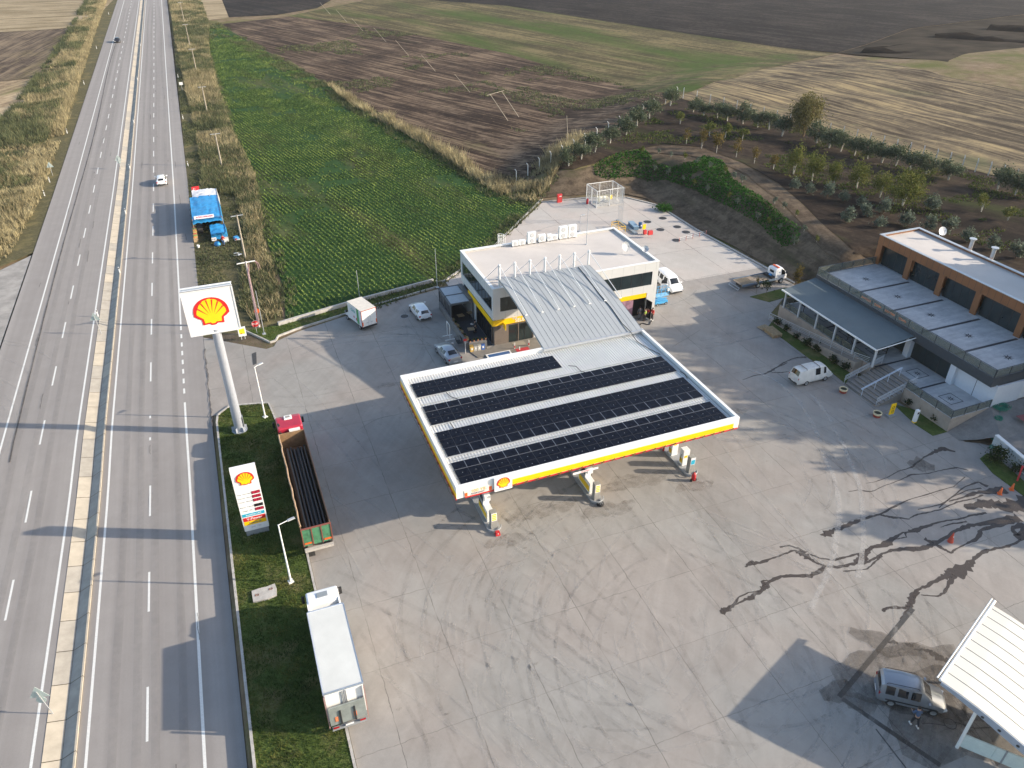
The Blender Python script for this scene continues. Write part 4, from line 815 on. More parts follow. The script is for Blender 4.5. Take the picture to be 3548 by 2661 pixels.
mb = MB(); mb.poly([at(1630, 1222)[:2], at(1700, 1208)[:2], (26.6, 73.9), (40, 73.9), (40, 70.6), (31.0, 70.6), at(1720, 1230)[:2], at(1655, 1240)[:2]], .004, .09); ST(mb.build('porch_pavement', TILE, None))
# ------------------------------------------------------------------ vehicles (local frame: +X forward, origin on the ground at the centre)
def wheel(parent, x, y, r=.32, w=.2, rim=RIM, name='wheel'):
    s = 1 if y > 0 else -1; mb = MB(); mb.lathe((x, y, r), [(r*.62, -w/2), (r*.95, -w/2), (r, -w*.3), (r, w*.3), (r*.95, w/2), (r*.62, w/2)], 18, 'y'); o = mb.build(name, RUB, parent)
    mb = MB(); mb.lathe((x, y, r), [(r*.64, s*w*.45), (r*.6, s*w*.3), (r*.2, s*w*.38), (.001, s*w*.40)], 18, 'y')
    for k in range(5):
        a = k*2*math.pi/5; mb.box((x+math.cos(a)*r*.36, y+s*w*.40, r+math.sin(a)*r*.36), (r*.5, .02, r*.12), M=Matrix.Rotation(-a, 3, 'Y'))
    mb.build('rim', rim, o); return o
def ring(x, w, zb, zs, zr, wr):
    return [(x, w*.86, zb), (x, w, zb+.16), (x, w*1.0, zs*.55+zb*.45), (x, w*.975, zs), (x, wr, zr-.06), (x, wr*.8, zr-.008), (x, 0, zr+.015),
            (x, -wr*.8, zr-.008), (x, -wr, zr-.06), (x, -w*.975, zs), (x, -w*1.0, zs*.55+zb*.45), (x, -w, zb+.16), (x, -w*.86, zb)]
def hull(parent, st, mat, name='body'):
    mb = MB(); R_ = [ring(*s) for s in st]; n = 13; vs = [p for r in R_ for p in r]; F = []
    for i in range(len(R_)-1):
        for j in range(n-1): F.append((i*n+j, i*n+j+1, (i+1)*n+j+1, (i+1)*n+j))
        F.append((i*n+n-1, i*n, (i+1)*n, (i+1)*n+n-1))
    F += [tuple(range(n)), tuple(range(len(vs)-1, len(vs)-n-1, -1))]; mb.add(vs, F, True); o = mb.build(name, mat, parent)
    md = o.modifiers.new('e', 'EDGE_SPLIT'); md.split_angle = R(38); return o, R_
def pane(parent, q, name='window', inset=.08, off=.012, mat=None):
    "glass pane just proud of the four body points q, shrunk towards its middle"
    q = [Vector(p) for p in q]; c = sum(q, Vector())/len(q); n = (q[1]-q[0]).cross(q[-1]-q[0]).normalized(); n = n if n.dot(c-Vector((c.x*.55, 0, .75))) > 0 else -n
    vs = [c+(p-c)*(1-inset)+n*off for p in q]; vs2 = [c+(p-c)*(1-inset*1.1)-n*off*.5 for p in q]; m = len(q)
    mb = MB(); mb.add(vs+vs2, [tuple(range(m))]+[(i, (i+1) % m, m+(i+1) % m, m+i) for i in range(m)], False); return mb.build(name, mat or GLASS, parent, False)
def arcpane(parent, ra, rc, name, inset=.1, off=.015):
    "curved glass between two hull rings, following the roof line"
    mb = MB(); vs = []; a = [Vector(ra[k]) for k in (4, 5, 6, 7, 8)]; c = [Vector(rc[k]) for k in (4, 5, 6, 7, 8)]
    n = (a[0]-a[4]).cross(c[2]-a[2]).normalized(); n = n if n.z > 0 else -n
    def row(p, q, t): r = [x.lerp(y, t) for x, y in zip(p, q)]; m = (r[0]+r[4])/2; return [m+(v-m)*(1-inset)+Vector((0, 0, (v-m).z*inset))+n*off for v in r]
    r0, r1 = row(a, c, inset), row(a, c, 1-inset*.6); vs = r0+r1
    mb.add(vs, [(i, i+1, 5+i+1, 5+i) for i in range(4)], True); return mb.build(name, GLASS, parent, False)
def car(label, loc, rz, paint, st, wsi, rwi, L, W, wb, group=None, cat='car', wr=.32, panes=None, mirror=True, plate=True, black_bumper=True, name='parked_car', sil=True):
    t = thing(name, label, cat, loc, rz, group); b, R_ = hull(t, st, paint)
    arcpane(t, R_[wsi], R_[wsi+1], 'windscreen')                # windscreen
    arcpane(t, R_[rwi], R_[rwi+1], 'rear_window', .13)
    side = panes or [(rwi+1, wsi)]
    for (i, j, fi, fj) in side:
        for s in (0, 1):
            k1, k2 = (3, 4) if s == 0 else (9, 8)
            A, Bq, Cq, D = [Vector(v) for v in (R_[i][k1], R_[j][k1], R_[j][k2], R_[i][k2])]
            lo0, lo1 = A.lerp(Bq, fi), A.lerp(Bq, fj); hi0, hi1 = D.lerp(Cq, fi), D.lerp(Cq, fj)
            q = [lo0, lo1, hi1, hi0]; q = q if s == 0 else q[::-1]
            pane(t, q, 'side_window', .12, .05)
    for x in (-wb/2, wb/2):
        for y in (-W/2+.08, W/2-.08): wheel(t, x+(.05 if wsi else 0), y, wr)
    zf = st[-1][3]; zr_ = st[0][3]
    for s in (-1, 1):
        mb = MB(); mb.box((L/2-.13, s*(W/2-.27), zf+.02), (.24, .34, .15), s*-.35); mb.build('headlight', LAMP, t)
        mb = MB(); mb.box((-L/2+.06, s*(W/2-.20), zr_+.05), (.14, .26, .2), s*.25); mb.build('tail_light', LRED, t)
        if mirror:
            mb = MB(); xm = st[wsi+1][0]-.25; mb.box((xm, s*(W/2+.10), st[wsi][3]+.10), (.12, .22, .14)); mb.build('wing_mirror', paint if paint != SILV else SILV, t)
    mb = MB(); mb.box((-L/2+.0, 0, .40), (.10, W*.78, .16)); mb.build('rear_bumper', BLK if black_bumper else paint, t)
    mb = MB(); mb.box((L/2-.02, 0, .36), (.10, W*.70, .18)); mb.build('front_grille', BLK, t)
    if plate:
        mb = MB(); mb.box((-L/2-.06, 0, .52), (.02, .5, .12)); mb.build('number_plate', SIGNW, t)
    return t
HATCH = [(-2.06, .70, .36, .74, .86, .60), (-2.02, .82, .26, .92, 1.00, .66), (-1.70, .88, .22, .98, 1.40, .57), (-1.05, .90, .20, .97, 1.49, .60), (0.05, .90, .20, .95, 1.49, .61), (.50, .90, .20, .94, 1.42, .60), (1.22, .89, .20, .93, 1.00, .72), (1.85, .84, .24, .78, .84, .64), (2.06, .70, .34, .56, .62, .54)]
SEDAN = [(-2.20, .70, .38, .80, .90, .60), (-2.15, .82, .28, .94, 1.03, .68), (-1.65, .87, .22, .96, 1.06, .70), (-.95, .89, .20, .96, 1.38, .56), (-.3, .90, .20, .95, 1.45, .59), (.45, .90, .20, .94, 1.40, .58), (1.20, .89, .20, .92, .98, .72), (1.95, .84, .24, .76, .82, .64), (2.20, .70, .34, .56, .62, .54)]
WAGON = [(-2.08, .78, .36, .95, 1.05, .66), (-2.06, .86, .26, 1.05, 1.62, .62), (-1.9, .90, .22, 1.08, 1.78, .66), (-.8, .91, .20, 1.06, 1.84, .68), (.15, .91, .20, 1.04, 1.80, .67), (.50, .90, .20, 1.02, 1.70, .64), (1.15, .89, .20, 1.0, 1.10, .72), (1.85, .84, .24, .84, .90, .64), (2.10, .70, .34, .60, .68, .54)]
MINIB = [(-2.42, .72, .40, .95, 1.05, .62), (-2.38, .82, .30, 1.05, 1.22, .68), (-2.15, .85, .25, 1.10, 1.84, .62), (-1.0, .86, .25, 1.08, 1.93, .64), (.9, .86, .25, 1.05, 1.92, .63), (1.30, .86, .25, 1.03, 1.80, .60), (1.95, .84, .26, .98, 1.12, .66), (2.28, .78, .32, .70, .84, .58), (2.34, .70, .36, .56, .66, .54)]
VAN2 = [(-2.45, .80, .36, 1.0, 1.12, .70), (-2.43, .90, .26, 1.1, 1.72, .68), (-2.3, .94, .22, 1.12, 1.88, .72), (-.9, .95, .20, 1.10, 1.94, .74), (.55, .95, .20, 1.08, 1.92, .73), (.95, .94, .20, 1.06, 1.80, .70), (1.65, .92, .20, 1.04, 1.16, .76), (2.20, .88, .24, .88, .96, .66), (2.45, .74, .34, .62, .70, .56)]
pn_h = [(2, 5, .06, .47), (2, 5, .52, .97)]; 
def heading(p, q): return math.atan2(q[1]-p[1], q[0]-p[0])
car('white hatchback driving away on the right-hand carriageway of the highway', (-9.97, 152.0, float(road_z(152))), R(90), CARW, HATCH, 5, 1, 4.12, 1.8, 2.55, panes=pn_h, name='moving_car')
car('small dark car coming down the left-hand carriageway', (at(408, 146)[0], at(408, 146)[1], float(road_z(250))), R(-90), M('dark_car_paint', (.02, .018, .022), .25, coat=.6), HATCH, 5, 1, 4.12, 1.8, 2.55, panes=pn_h, name='moving_car')
car('white hatchback parked alone left of the glazed terrace', (20.42, 84.75, 0), R(94.5), CARW, HATCH, 5, 1, 4.12, 1.8, 2.55, panes=pn_h)
car('silver saloon parked partly under the back edge of the petrol canopy', (20.62, 73.5, 0), R(96), SILV, SEDAN, 5, 2, 4.4, 1.8, 2.6, panes=[(3, 5, .02, .45), (3, 5, .5, .98)], black_bumper=False)
a, b = at(3076, 2440), at(3226, 2475); h = heading(a, b); c = ((a[0]+b[0])/2+math.cos(h+math.pi/2)*.78, (a[1]+b[1])/2+math.sin(h+math.pi/2)*.78, 0)
sv_ = car('silver high-roofed van being washed beside the wash bay', c, h, M('grey_silver_paint', (.30, .32, .35), .3, .5, var=.04, coat=.5), WAGON, 5, 0, 4.16, 1.82, 2.58, cat='van', panes=[(2, 5, .04, .30), (2, 5, .35, .64), (2, 5, .69, .96)], black_bumper=False, name='family_van')
mb = MB()
for s in (-.62, .62): mb.tube([(-1.8, s, 1.80), (-1.7, s, 1.90), (.1, s, 1.93), (.2, s, 1.82)], .022, 5)
mb.build('roof_rail', BLK, sv_)
mb = MB(); [mb.box((-.2, s*.925, .62), (2.9, .02, .09)) for s in (-1, 1)]; mb.build('side_moulding', BLK, sv_)
mv = car('dirty white old panel van with roof straps parked near the restaurant steps', (56.35, 54.32, 0), R(1), M('aged_white_paint', (.62, .62, .60), .45, var=.12, scale=1.5, coat=.2), MINIB, 5, 1, 4.76, 1.72, 2.55, cat='van', panes=[(3, 4, .42, .78), (4, 5, .1, .9)], name='panel_van', wr=.3)
mb = MB()
for x in (-1.35, .35): mb.tube([(x, -.64, 1.86), (x, -.55, 1.985), (x, .55, 1.985), (x, .64, 1.86)], .03, 5)
mb.build('roof_strap', M('rusty_brown', (.12, .06, .035), .8), mv)
mb = MB(); [mb.box((-.9+i*.0, y, 1.955), (1.6, .03, .03)) for i, y in enumerate((-.4, -.2, 0, .2, .4))]; mb.build('roof_rib', M('aged_white_paint', (.6, .6, .6)), mv)
cv = car('white passenger van with its front door open at the back corner of the shop', (54.0, 80.3, 0), R(-92), CARW, VAN2, 5, 0, 4.9, 1.9, 3.1, cat='van', panes=[(2, 5, .05, .32), (2, 5, .37, .66), (2, 5, .71, .97)], name='passenger_van', wr=.34)
mb = MB(); mb.box((1.0, -1.35, .72), (.06, .85, .9), R(-12)); d = mb.build('open_door', CARW, cv); mb = MB(); mb.box((1.0, -1.33, 1.42), (.04, .75, .5), R(-12)); mb.build('door_window', GLASS, d)
# refrigerated box van
fr = thing('refrigerated_van', 'white refrigerated box van with printed sides parked at the grass strip', 'van', (12.95, 85.3, 0), R(107), None)
mb = MB(); mb.box((-.55, 0, 1.72), (3.5, 2.0, 2.15)); bx = mb.build('cargo_box', CARW, fr)
mb = MB(); mb.box((-.55, 0, 2.81), (3.52, 2.02, .05)); mb.build('box_roof', M('cream_roof', (.66, .62, .54), .6), bx)
mb = MB(); mb.b2((-1.6, 1.001, .75), (-1.1, 1.02, 2.75)); mb.build('green_print', M('green_print', (.08, .32, .12), .4, var=.5, scale=4), bx)
text_mesh('lettering', 'Gida', .6, M('teal_letter', (.03, .35, .32), .4), bx, face_M((-.2, 1.01, 2.1), (-1, 0, 0), (0, 0, 1)), .004)
mb = MB(); mb.lathe((-1.0, 1.01, 1.2), [(.22, 0), (.001, .012)], 14, 'y'); mb.lathe((-.3, 1.01, 1.3), [(.15, 0), (.001, .012)], 14, 'y'); mb.build('fruit_print', RED, bx)
for s in (-.49, .49): mb = MB(); mb.box((-2.32, s, 1.72), (.04, .94, 2.0)); d = mb.build('rear_door', WHITE, fr); mb = MB(); mb.box((-2.35, s*.35, 1.3), (.03, .03, 1.2)); mb.box((-2.36, s*.6, 1.1), (.03, .3, .08)); mb.build('door_bar', GALV, d)
mb = MB(); 
for p, q in (((-2.33, -1.03, .62), (-2.27, -.97, 2.82)), ((-2.33, .97, .62), (-2.27, 1.03, 2.82)), ((-2.33, -.97, 2.74), (-2.27, .97, 2.82))): mb.b2(p, q)
mb.build('red_frame', M('red_brown_frame', (.35, .06, .04), .5), fr)
for s in (-1, 1): mb = MB(); mb.box((-2.35, s*.92, 1.05), (.04, .13, .5)); mb.build('tail_light', ORA, fr); mb = MB(); mb.box((2.42, s*.7, .85), (.16, .3, .2)); mb.build('headlight', LAMP, fr); mb = MB(); mb.box((1.55, s*1.1, 1.35), (.12, .2, .3)); mb.build('wing_mirror', BLK, fr)
cab, R_ = hull(fr, [(1.1, .95, .35, 1.15, 1.95, .80), (1.35, .95, .3, 1.12, 1.95, .78), (1.9, .93, .3, 1.08, 1.35, .74), (2.35, .88, .3, .95, 1.05, .66), (2.5, .75, .35, .7, .78, .6)], CARW, 'cab')
arcpane(fr, R_[1], R_[2], 'windscreen')
for s, (k1, k2) in ((0, (3, 4)), (1, (9, 8))): q = [R_[0][k1], R_[2][k1], R_[1][k2], R_[0][k2]]; pane(fr, q if s == 0 else q[::-1], 'side_window', .2, .04)
mb = MB(); mb.box((1.25, 0, 2.45), (.5, 1.35, .42), taper=.85); mb.build('cooling_unit', WHITE, fr); mb = MB(); mb.lathe((1.2, 0, 2.67), [(.2, 0), (.18, -.02), (.001, -.02)], 14); mb.build('fan', BLK, fr)
mb = MB(); mb.box((-2.3, 0, .5), (.2, 1.95, .12)); mb.box((-.2, 0, .5), (4.2, .9, .18)); mb.build('chassis', BLK, fr)
for x in (-1.45, 1.75):
    for y in (-.87, .87): wheel(fr, x, y, .34, .24)
# trucks -------------------------------------------------------
def truck_cab(t, x0, L, Wd, H, paint, hatch=True, zb=.55):
    mb = MB(); x1 = x0+L; pr = [(x0, zb), (x1-.02, zb), (x1+.02, 1.35), (x1-.18, H-.35), (x1-.5, H-.06), (x1-.9, H), (x0+.1, H), (x0, H-.15)]
    n = len(pr); vs = []
    for y, ins in ((-Wd/2, .10), (-Wd/2+.12, 0), (Wd/2-.12, 0), (Wd/2, .10)):
        cx, cz = x0+L/2, (H+zb)/2
        for p in pr: vs.append((cx+(p[0]-cx)*(1-ins*.5), y, cz+(p[1]-cz)*(1-ins*.45)))
    F = [tuple(range(n)), tuple(range(4*n-1, 3*n-1, -1))]
    for k in range(3): F += [(k*n+i, (k+1)*n+i, (k+1)*n+(i+1) % n, k*n+(i+1) % n) for i in range(n)]
    mb.add(vs, F, False); c = mb.build('cab', paint, t)
    bv = c.modifiers.new('b', 'BEVEL'); bv.width = .05; bv.segments = 2
    mb = MB(); mb.add([(x1+.035, -Wd/2+.14, 1.45), (x1+.035, Wd/2-.14, 1.45), (x1-.145, Wd/2-.16, H-.42), (x1-.145, -Wd/2+.16, H-.42)], [(0, 1, 2, 3)]); mb.build('windscreen', GLASS, t)
    for s in (-1, 1):
        mb = MB(); mb.b2((x1-1.05, s*(Wd/2+.004), 1.5), (x1-.25, s*(Wd/2-.04), H-.6)); mb.build('side_window', GLASS, t)
        mb = MB(); mb.box((x1-.12, s*(Wd/2+.22), 2.15), (.14, .2, .62)); mb.cyl((x1-.15, s*(Wd/2-.02), 2.5), (x1-.12, s*(Wd/2+.24), 2.5), .03, n=6); mb.cyl((x1-.15, s*(Wd/2-.02), 1.85), (x1-.12, s*(Wd/2+.24), 1.85), .03, n=6); mb.build('wing_mirror', BLK, t)
        mb = MB(); mb.box((x1, s*(Wd/2-.35), .82), (.1, .42, .2)); mb.build('headlight', LAMP, t)
    mb = MB(); mb.box((x1+.01, 0, 1.08), (.06, Wd*.7, .34)); mb.box((x1, 0, .6), (.12, Wd*.96, .3)); mb.build('front_grille', BLK, t)
    return c
rt = thing('tipper_truck', 'long rusty tray truck with a red cab loaded with black pipes', 'truck', (1.62, 54.0, 0), R(90.4))
truck_cab(rt, 7.3, 2.6, 2.3, 3.25, M('red_truck_paint', (.42, .02, .045), .35, var=.08, coat=.4))
mb = MB(); mb.box((8.95, 0, 3.30), (.62, .75, .12), taper=.85); hb = mb.build('roof_hatch', WHITE, rt); mb = MB(); mb.box((8.95, 0, 3.365), (.3, .4, .02)); mb.build('hatch_glass', M('hatch_tan', (.3, .28, .25), .4), hb)
mb = MB(); mb.tube([(7.3, .95, 1.2), (7.35, .95, 2.9), (7.9, .95, 3.2), (8.3, .98, 3.15)], .13, 8); mb.build('air_intake', BLK, rt)
mb = MB(); mb.box((7.15, -.35, 2.95), (.28, 1.0, .28)); mb.build('tarp_roll', WHITE, rt)
RUST = M('rusty_steel', (.20, .12, .07), .85, var=.4, scale=2.5); TG = M('worn_green_paint', (.06, .19, .10), .65, var=.35, scale=2.2); TARP = M('tan_tarp', (.36, .25, .16), .8, var=.25)
mb = MB(); mb.b2((-6.55, -1.15, 1.15), (6.9, 1.15, 1.25)); mb.build('tray_floor', RUST, rt)
for s, nm in ((-1, 'side_board'), (1, 'side_board')): mb = MB(); mb.b2((-6.55, s*1.10, 1.25), (6.9, s*1.17, 2.95)); mb.build(nm, RUST, rt)
mb = MB(); mb.b2((6.82, -1.10, 1.25), (6.9, 1.10, 3.0)); mb.build('headboard', M('rusty_headboard', (.26, .16, .08), .85, var=.3), rt)
rnd = random.Random(5); pts = [(6.8-i*.62, 1.14+rnd.uniform(-.03, .04), 2.98+rnd.uniform(-.02, .03)) for i in range(22)]; mb = MB(); mb.tube(pts, .075, 7); mb.build('folded_tarp', TARP, rt)
pts = [(6.8-i*.62, -1.14, 2.98) for i in range(22)]; mb = MB(); mb.tube(pts, .03, 6); mb.build('side_rail', M('dark_rust', (.07, .04, .03), .8), rt)
tgx = -6.6; tg_ = None; mb = MB(); mb.b2((tgx, -1.17, 1.15), (tgx+.08, 1.17, 2.9)); tg_ = mb.build('tailgate', TG, rt)
mb = MB(); [mb.b2((tgx-.05, y-.04, 1.15), (tgx, y+.04, 2.92)) for y in (-1.15, -.38, .38, 1.15)]; mb.b2((tgx-.05, -1.2, 2.9), (tgx+.09, 1.2, 2.97)); mb.build('tailgate_frame', M('red_rust_frame', (.22, .07, .05), .8), tg_)
for s in (-.78, .78): mb = MB(); mb.b2((tgx-.06, s-.28, 1.35), (tgx-.02, s+.28, 1.5)); mb.build('reflector_strip', ORA, tg_)
mb = MB(); mb.b2((tgx-.35, -1.15, .75), (tgx-.05, 1.15, .95)); mb.build('rear_bumper', M('pale_bumper', (.45, .42, .38), .7), rt)
PIPE = M('black_pipe', (.013, .014, .017), .38, var=.3, spec=.5)
rnd = random.Random(8)
for layer, (n_, z) in enumerate(((9, 1.38), (9, 1.60), (8, 1.81), (8, 2.02), (6, 2.22))):
    for i in range(n_):
        y = -.92+(i+.5)*1.84/n_-(.08 if layer > 3 else 0); p = thing('black_pipe', 'one of the long black plastic pipes lying in the open tray of the red-cabbed truck', 'pipe', (1.62-y, 54.0, z), R(90.4+rnd.uniform(-.35, .35)), 'black pipes in the truck tray') if False else None
        xr, xf = -6.3+rnd.uniform(0, .2), 5.9-rnd.uniform(0, .5)-layer*.1
        mb = MB(); pts = [(xr+(xf-xr)*k/6, y+rnd.uniform(-.02, .02), z+rnd.uniform(-.008, .008)) for k in range(7)]
        Mw = Matrix.Translation((1.62, 54.0, 0)) @ Matrix.Rotation(R(90.4), 4, 'Z'); mb.tube([tuple(Mw @ Vector(q)) for q in pts], .105, 9); o = mb.build('black_pipe', PIPE)
        tag(o, 'one of the long black plastic pipes lying in the open tray of the red-cabbed truck', 'pipe', 'black pipes in the truck tray')
mb = MB(); mb.b2((-6.3, -.45, .75), (7.3, .45, 1.1)); mb.build('chassis', BLK, rt)
for x in (8.4, 3.2, -3.0, -4.25, -5.5):
    for y in (-1.0, 1.0): wheel(rt, x, y, .5, .3)
wt = thing('box_truck', 'white box truck with a raised grey tail lift parked beside the grass island', 'truck', (.93, 34.6, 0), R(89.6))
truck_cab(wt, 4.65, 1.75, 2.25, 3.2, CARW)
mb = MB(); mb.box((5.35, 0, 3.23), (.45, .75, .04)); mb.build('roof_hatch', M('hatch_grey', (.25, .28, .30), .3), wt)
mb = MB(); pr = [(3.72, 2.6), (4.3, 3.1), (4.3, 3.72), (3.72, 3.12)]
for s in (-1, 1): mb.prism([(4.1, 1.0), (5.0, 1.0), (5.0, 3.1), (4.7, 3.22), (4.25, 2.9)], 'y', s*1.14, s*1.02)
mb.build('wind_deflector', CARW, wt)
mb = MB(); mb.box((4.0, 0, 1.9), (1.1, 1.9, 1.5)); mb.build('engine_bay', BLK, wt)
mb = MB(); mb.box((.05, 0, 2.45), (6.7, 2.46, 2.86)); bx = mb.build('cargo_box', CARW, wt)
mb = MB(); mb.box((.05, 0, 3.885), (6.6, 2.36, .02)); mb.build('box_roof', M('dusty_white_roof', (.60, .61, .58), .7, var=.06, scale=.8), bx)
mb = MB(); AL = M('aluminium_blue', (.42, .50, .60), .35, .5)
for s in (-1, 1): mb.b2((-3.32, s*1.235, 3.80), (3.42, s*1.265, 3.92))
mb.b2((3.40, -1.2, 3.8), (3.46, 1.2, 3.93)); mb.b2((-3.36, -1.26, 3.78), (-3.30, 1.26, 3.93)); mb.build('box_edge', AL, bx)
for s in (-.62, .62): mb = MB(); mb.b2((-3.34, s-.55, 1.3), (-3.31, s+.55, 3.72)); mb.build('rear_door', WHITE, bx)
mb = MB(); [mb.cyl((-3.38, y, 1.3), (-3.38, y, 3.7), .03, n=6) for y in (-.12, -.02, .08, .16)]; mb.build('door_bar', GALV, bx)
LIFT = M('lift_grey', (.26, .29, .28), .6, .2, var=.15, scale=2); mb = MB(); mb.b2((-3.62, -1.15, .95), (-3.52, 1.15, 2.7)); lf = mb.build('tail_lift', LIFT, wt)
mb = MB(); [mb.b2((-3.70, s-.05, .95), (-3.63, s+.05, 2.3)) for s in (-.45, .45)]; mb.build('lift_arm', BLK, lf)
for s in (-.45, .72): mb = MB(); mb.b2((-3.645, s-.1, 1.3), (-3.63, s+.1, 1.75)); mb.build('warning_stripe', M('orange_white_print', (.75, .22, .10), .5, var=.5, scale=9), lf)
for s in (-1, 1): mb = MB(); mb.b2((-3.55, s*1.20, .6), (-3.40, s*1.27, 3.7)); mb.build('lift_rail', M('red_grey_rail', (.34, .22, .2), .5), wt)
mb = MB(); mb.b2((-3.7, -1.1, .5), (-3.5, 1.1, .68)); mb.build('rear_bumper', GREY, wt); mb = MB(); mb.b2((-3.73, -.26, .72), (-3.71, .26, .85)); mb.build('number_plate', SIGNW, wt)
for s in (-.85, .85): mb = MB(); mb.b2((-3.73, s-.18, .72), (-3.70, s+.18, .86)); mb.build('tail_light', LRED, wt)
mb = MB(); mb.b2((-3.4, -.45, .6), (3.8, .45, 1.0)); mb.build('chassis', BLK, wt)
for x in (4.75, -1.9):
    for y in (-.98, .98): wheel(wt, x, y, .46, .3)
# tow truck
tt = thing('tow_truck', 'flatbed recovery truck with a white cab parked at the foot of the bank', 'truck', (66.2, 76.6, 0), R(2))
c_, R_ = hull(tt, [(1.7, .88, .5, 1.25, 2.0, .78), (1.85, .9, .45, 1.25, 2.14, .76), (2.9, .92, .45, 1.22, 2.14, .76), (3.35, .92, .45, 1.2, 1.7, .78), (3.6, .90, .45, 1.1, 1.15, .8), (3.66, .84, .5, .8, .85, .7)], CARW, 'cab')
arcpane(tt, R_[2], R_[3], 'windscreen', .06); arcpane(tt, R_[3], R_[4], 'windscreen', .06)
for s, (k1, k2) in ((0, (3, 4)), (1, (9, 8))): q = [Vector(R_[2][k1]).lerp(Vector(R_[1][k1]), .25), R_[3][k1], Vector(R_[3][k2]).lerp(Vector(R_[2][k2]), .3), Vector(R_[2][k2]).lerp(Vector(R_[1][k2]), .25)]; pane(tt, q if s == 0 else q[::-1], 'side_window', .10, .05)
mb = MB(); mb.b2((1.685, -.4, 1.45), (1.70, .4, 1.8)); mb.build('rear_window', GLASS, tt)
mb = MB(); mb.box((2.3, 0, 2.22), (.22, 1.2, .12)); mb.build('light_bar', M('orange_lens', (.7, .12, .03), .3), tt)
mb = MB(); mb.b2((-3.9, -1.05, .82), (1.0, 1.05, .90)); bd = mb.build('flatbed', M('worn_deck', (.24, .19, .14), .8, var=.35, scale=1.5), tt)
mb = MB(); [mb.b2((-3.6+i*.16, -.9, .90), (-3.55+i*.16, .9, .93)) for i in range(12)]; mb.build('deck_rib', M('deck_tan', (.30, .24, .16), .8), bd)
for s in (-1, 1): mb = MB(); mb.b2((-3.9, s*1.05, .72), (1.5, s*1.13, 1.0)); mb.build('side_rail', M('blue_grey_steel', (.16, .22, .30), .45, .4), tt)
mb = MB(); mb.tube([(-4.5, -1.0, .35), (-4.5, 1.0, .35), (-4.3, 1.0, .6), (-4.3, -1.0, .6)], .035, 6, True); mb.build('wheel_lift', GALV, tt)
mb = MB(); mb.b2((1.1, -.9, .75), (1.6, .9, 1.15)); mb.build('winch_box', BLK, tt); mb = MB(); mb.cyl((1.25, -.5, 1.3), (1.25, -.1, 1.3), .15); mb.build('winch_drum', BLUE, tt)
mb = MB(); mb.b2((-3.8, -.4, .5), (1.8, .4, .72)); mb.build('chassis', BLK, tt)
for x in (-1.1, 2.75):
    for y in (-.85, .85): wheel(tt, x, y, .38, .24, M('pale_rim', (.6, .6, .55), .5))
for s in (-1, 1): mb = MB(); mb.box((3.3, s*1.1, 1.6), (.1, .18, .34)); mb.build('wing_mirror', BLK, tt)
# scissor lift
sl_ = thing('scissor_lift', 'folded sky-blue scissor lift standing by the right corner of the shop', 'lift', (50.3, 76.2, 0), R(2)); LB = M('sky_blue_paint', (.07, .36, .66), .45)
mb = MB(); mb.box((0, 0, .45), (1.8, .76, .35)); mb.build('base', LB, sl_)
mb = MB()
for k in range(4):
    z0, z1 = .66+k*.16, .80+k*.16
    for y in (-.3, .3): mb.cyl((-.75, y, z0 if k % 2 else z1), (.75, y, z1 if k % 2 else z0), .04, n=6)
mb.build('scissor_arm', LB, sl_); mb = MB(); mb.box((0, 0, 1.36), (1.85, .78, .08)); mb.build('platform', M('pale_blue_paint', (.25, .5, .7), .5), sl_)
mb = MB()
for z in (1.75, 2.4): mb.tube([(-.9, -.37, z), (.9, -.37, z), (.9, .37, z), (-.9, .37, z)], .025, 5, True)
for x in (-.9, -.3, .3, .9):
    for y in (-.37, .37): mb.cyl((x, y, 1.4), (x, y, 2.4), .025, n=5)
mb.build('guard_rail', LB, sl_); mb = MB(); mb.box((.75, -.42, 2.15), (.25, .12, .35)); mb.build('control_box', WHITE, sl_)
for x in (-.65, .65):
    for y in (-.34, .34): wheel(sl_, x, y, .2, .12)
# ------------------------------------------------------------------ restaurant
PLI = M('plinth_stone', (.33, .28, .235), .8, var=.15, scale=1.2); ANT = M('anthracite_cladding', (.045, .055, .065), .5, var=.1); CORT = M('rust_cladding', (.24, .095, .035), .6, var=.12, scale=.8)
def terr_mat():
    k = N('terrace_tile'); co = k.coord(); n = k.noise(co, .9, 6, .7); f = k.noise(aniso(k, R(90), 2.0, .3), 1.0, 4, .7); k.col(k.ramp(k.math('ADD', k.math('MULTIPLY', n, .5), k.math('MULTIPLY', f, .5)), [(.35, (.33, .33, .335)), (.5, (.44, .44, .44)), (.65, (.56, .555, .54))])); k.set(.55, spec=.4); return k.m
TER = terr_mat(); DINL = M('dark_inlay', (.03, .033, .04), .5); RGL = M('smoked_glass', (.13, .145, .12), .12, spec=.5); RGL.node_tree.nodes['Principled BSDF'].inputs['Alpha'].default_value = .62
rs = thing('restaurant_building', 'two-storey restaurant with rust-brown upper block, roof terrace and dark fascia', 'building', (62.6, 41.5, 0))
def Q(p): return (p[0]-62.6, p[1]-41.5, p[2])
TZ = 1.6
mb = MB(); pts = [(62.6, 41.5), (67.9, 41.6), (79, 41.9), (79, 67.4), (62.45, 67.9), (62.5, 52.3), (64.4, 52.2), (64.4, 47.6), (62.6, 47.5)]
mb.poly([Q((x, y, 0))[:2] for x, y in pts], -.1, TZ); mb.build('plinth', PLI, rs)
mb = MB(); mb.poly([Q((x, y, 0))[:2] for x, y in [(62.62, 41.52), (67.9, 41.62), (67.9, 67.6), (62.5, 67.85), (62.52, 52.28), (64.38, 52.18), (64.38, 47.62), (62.62, 47.52)]], TZ+.006); mb.build('lower_terrace', TER, rs)
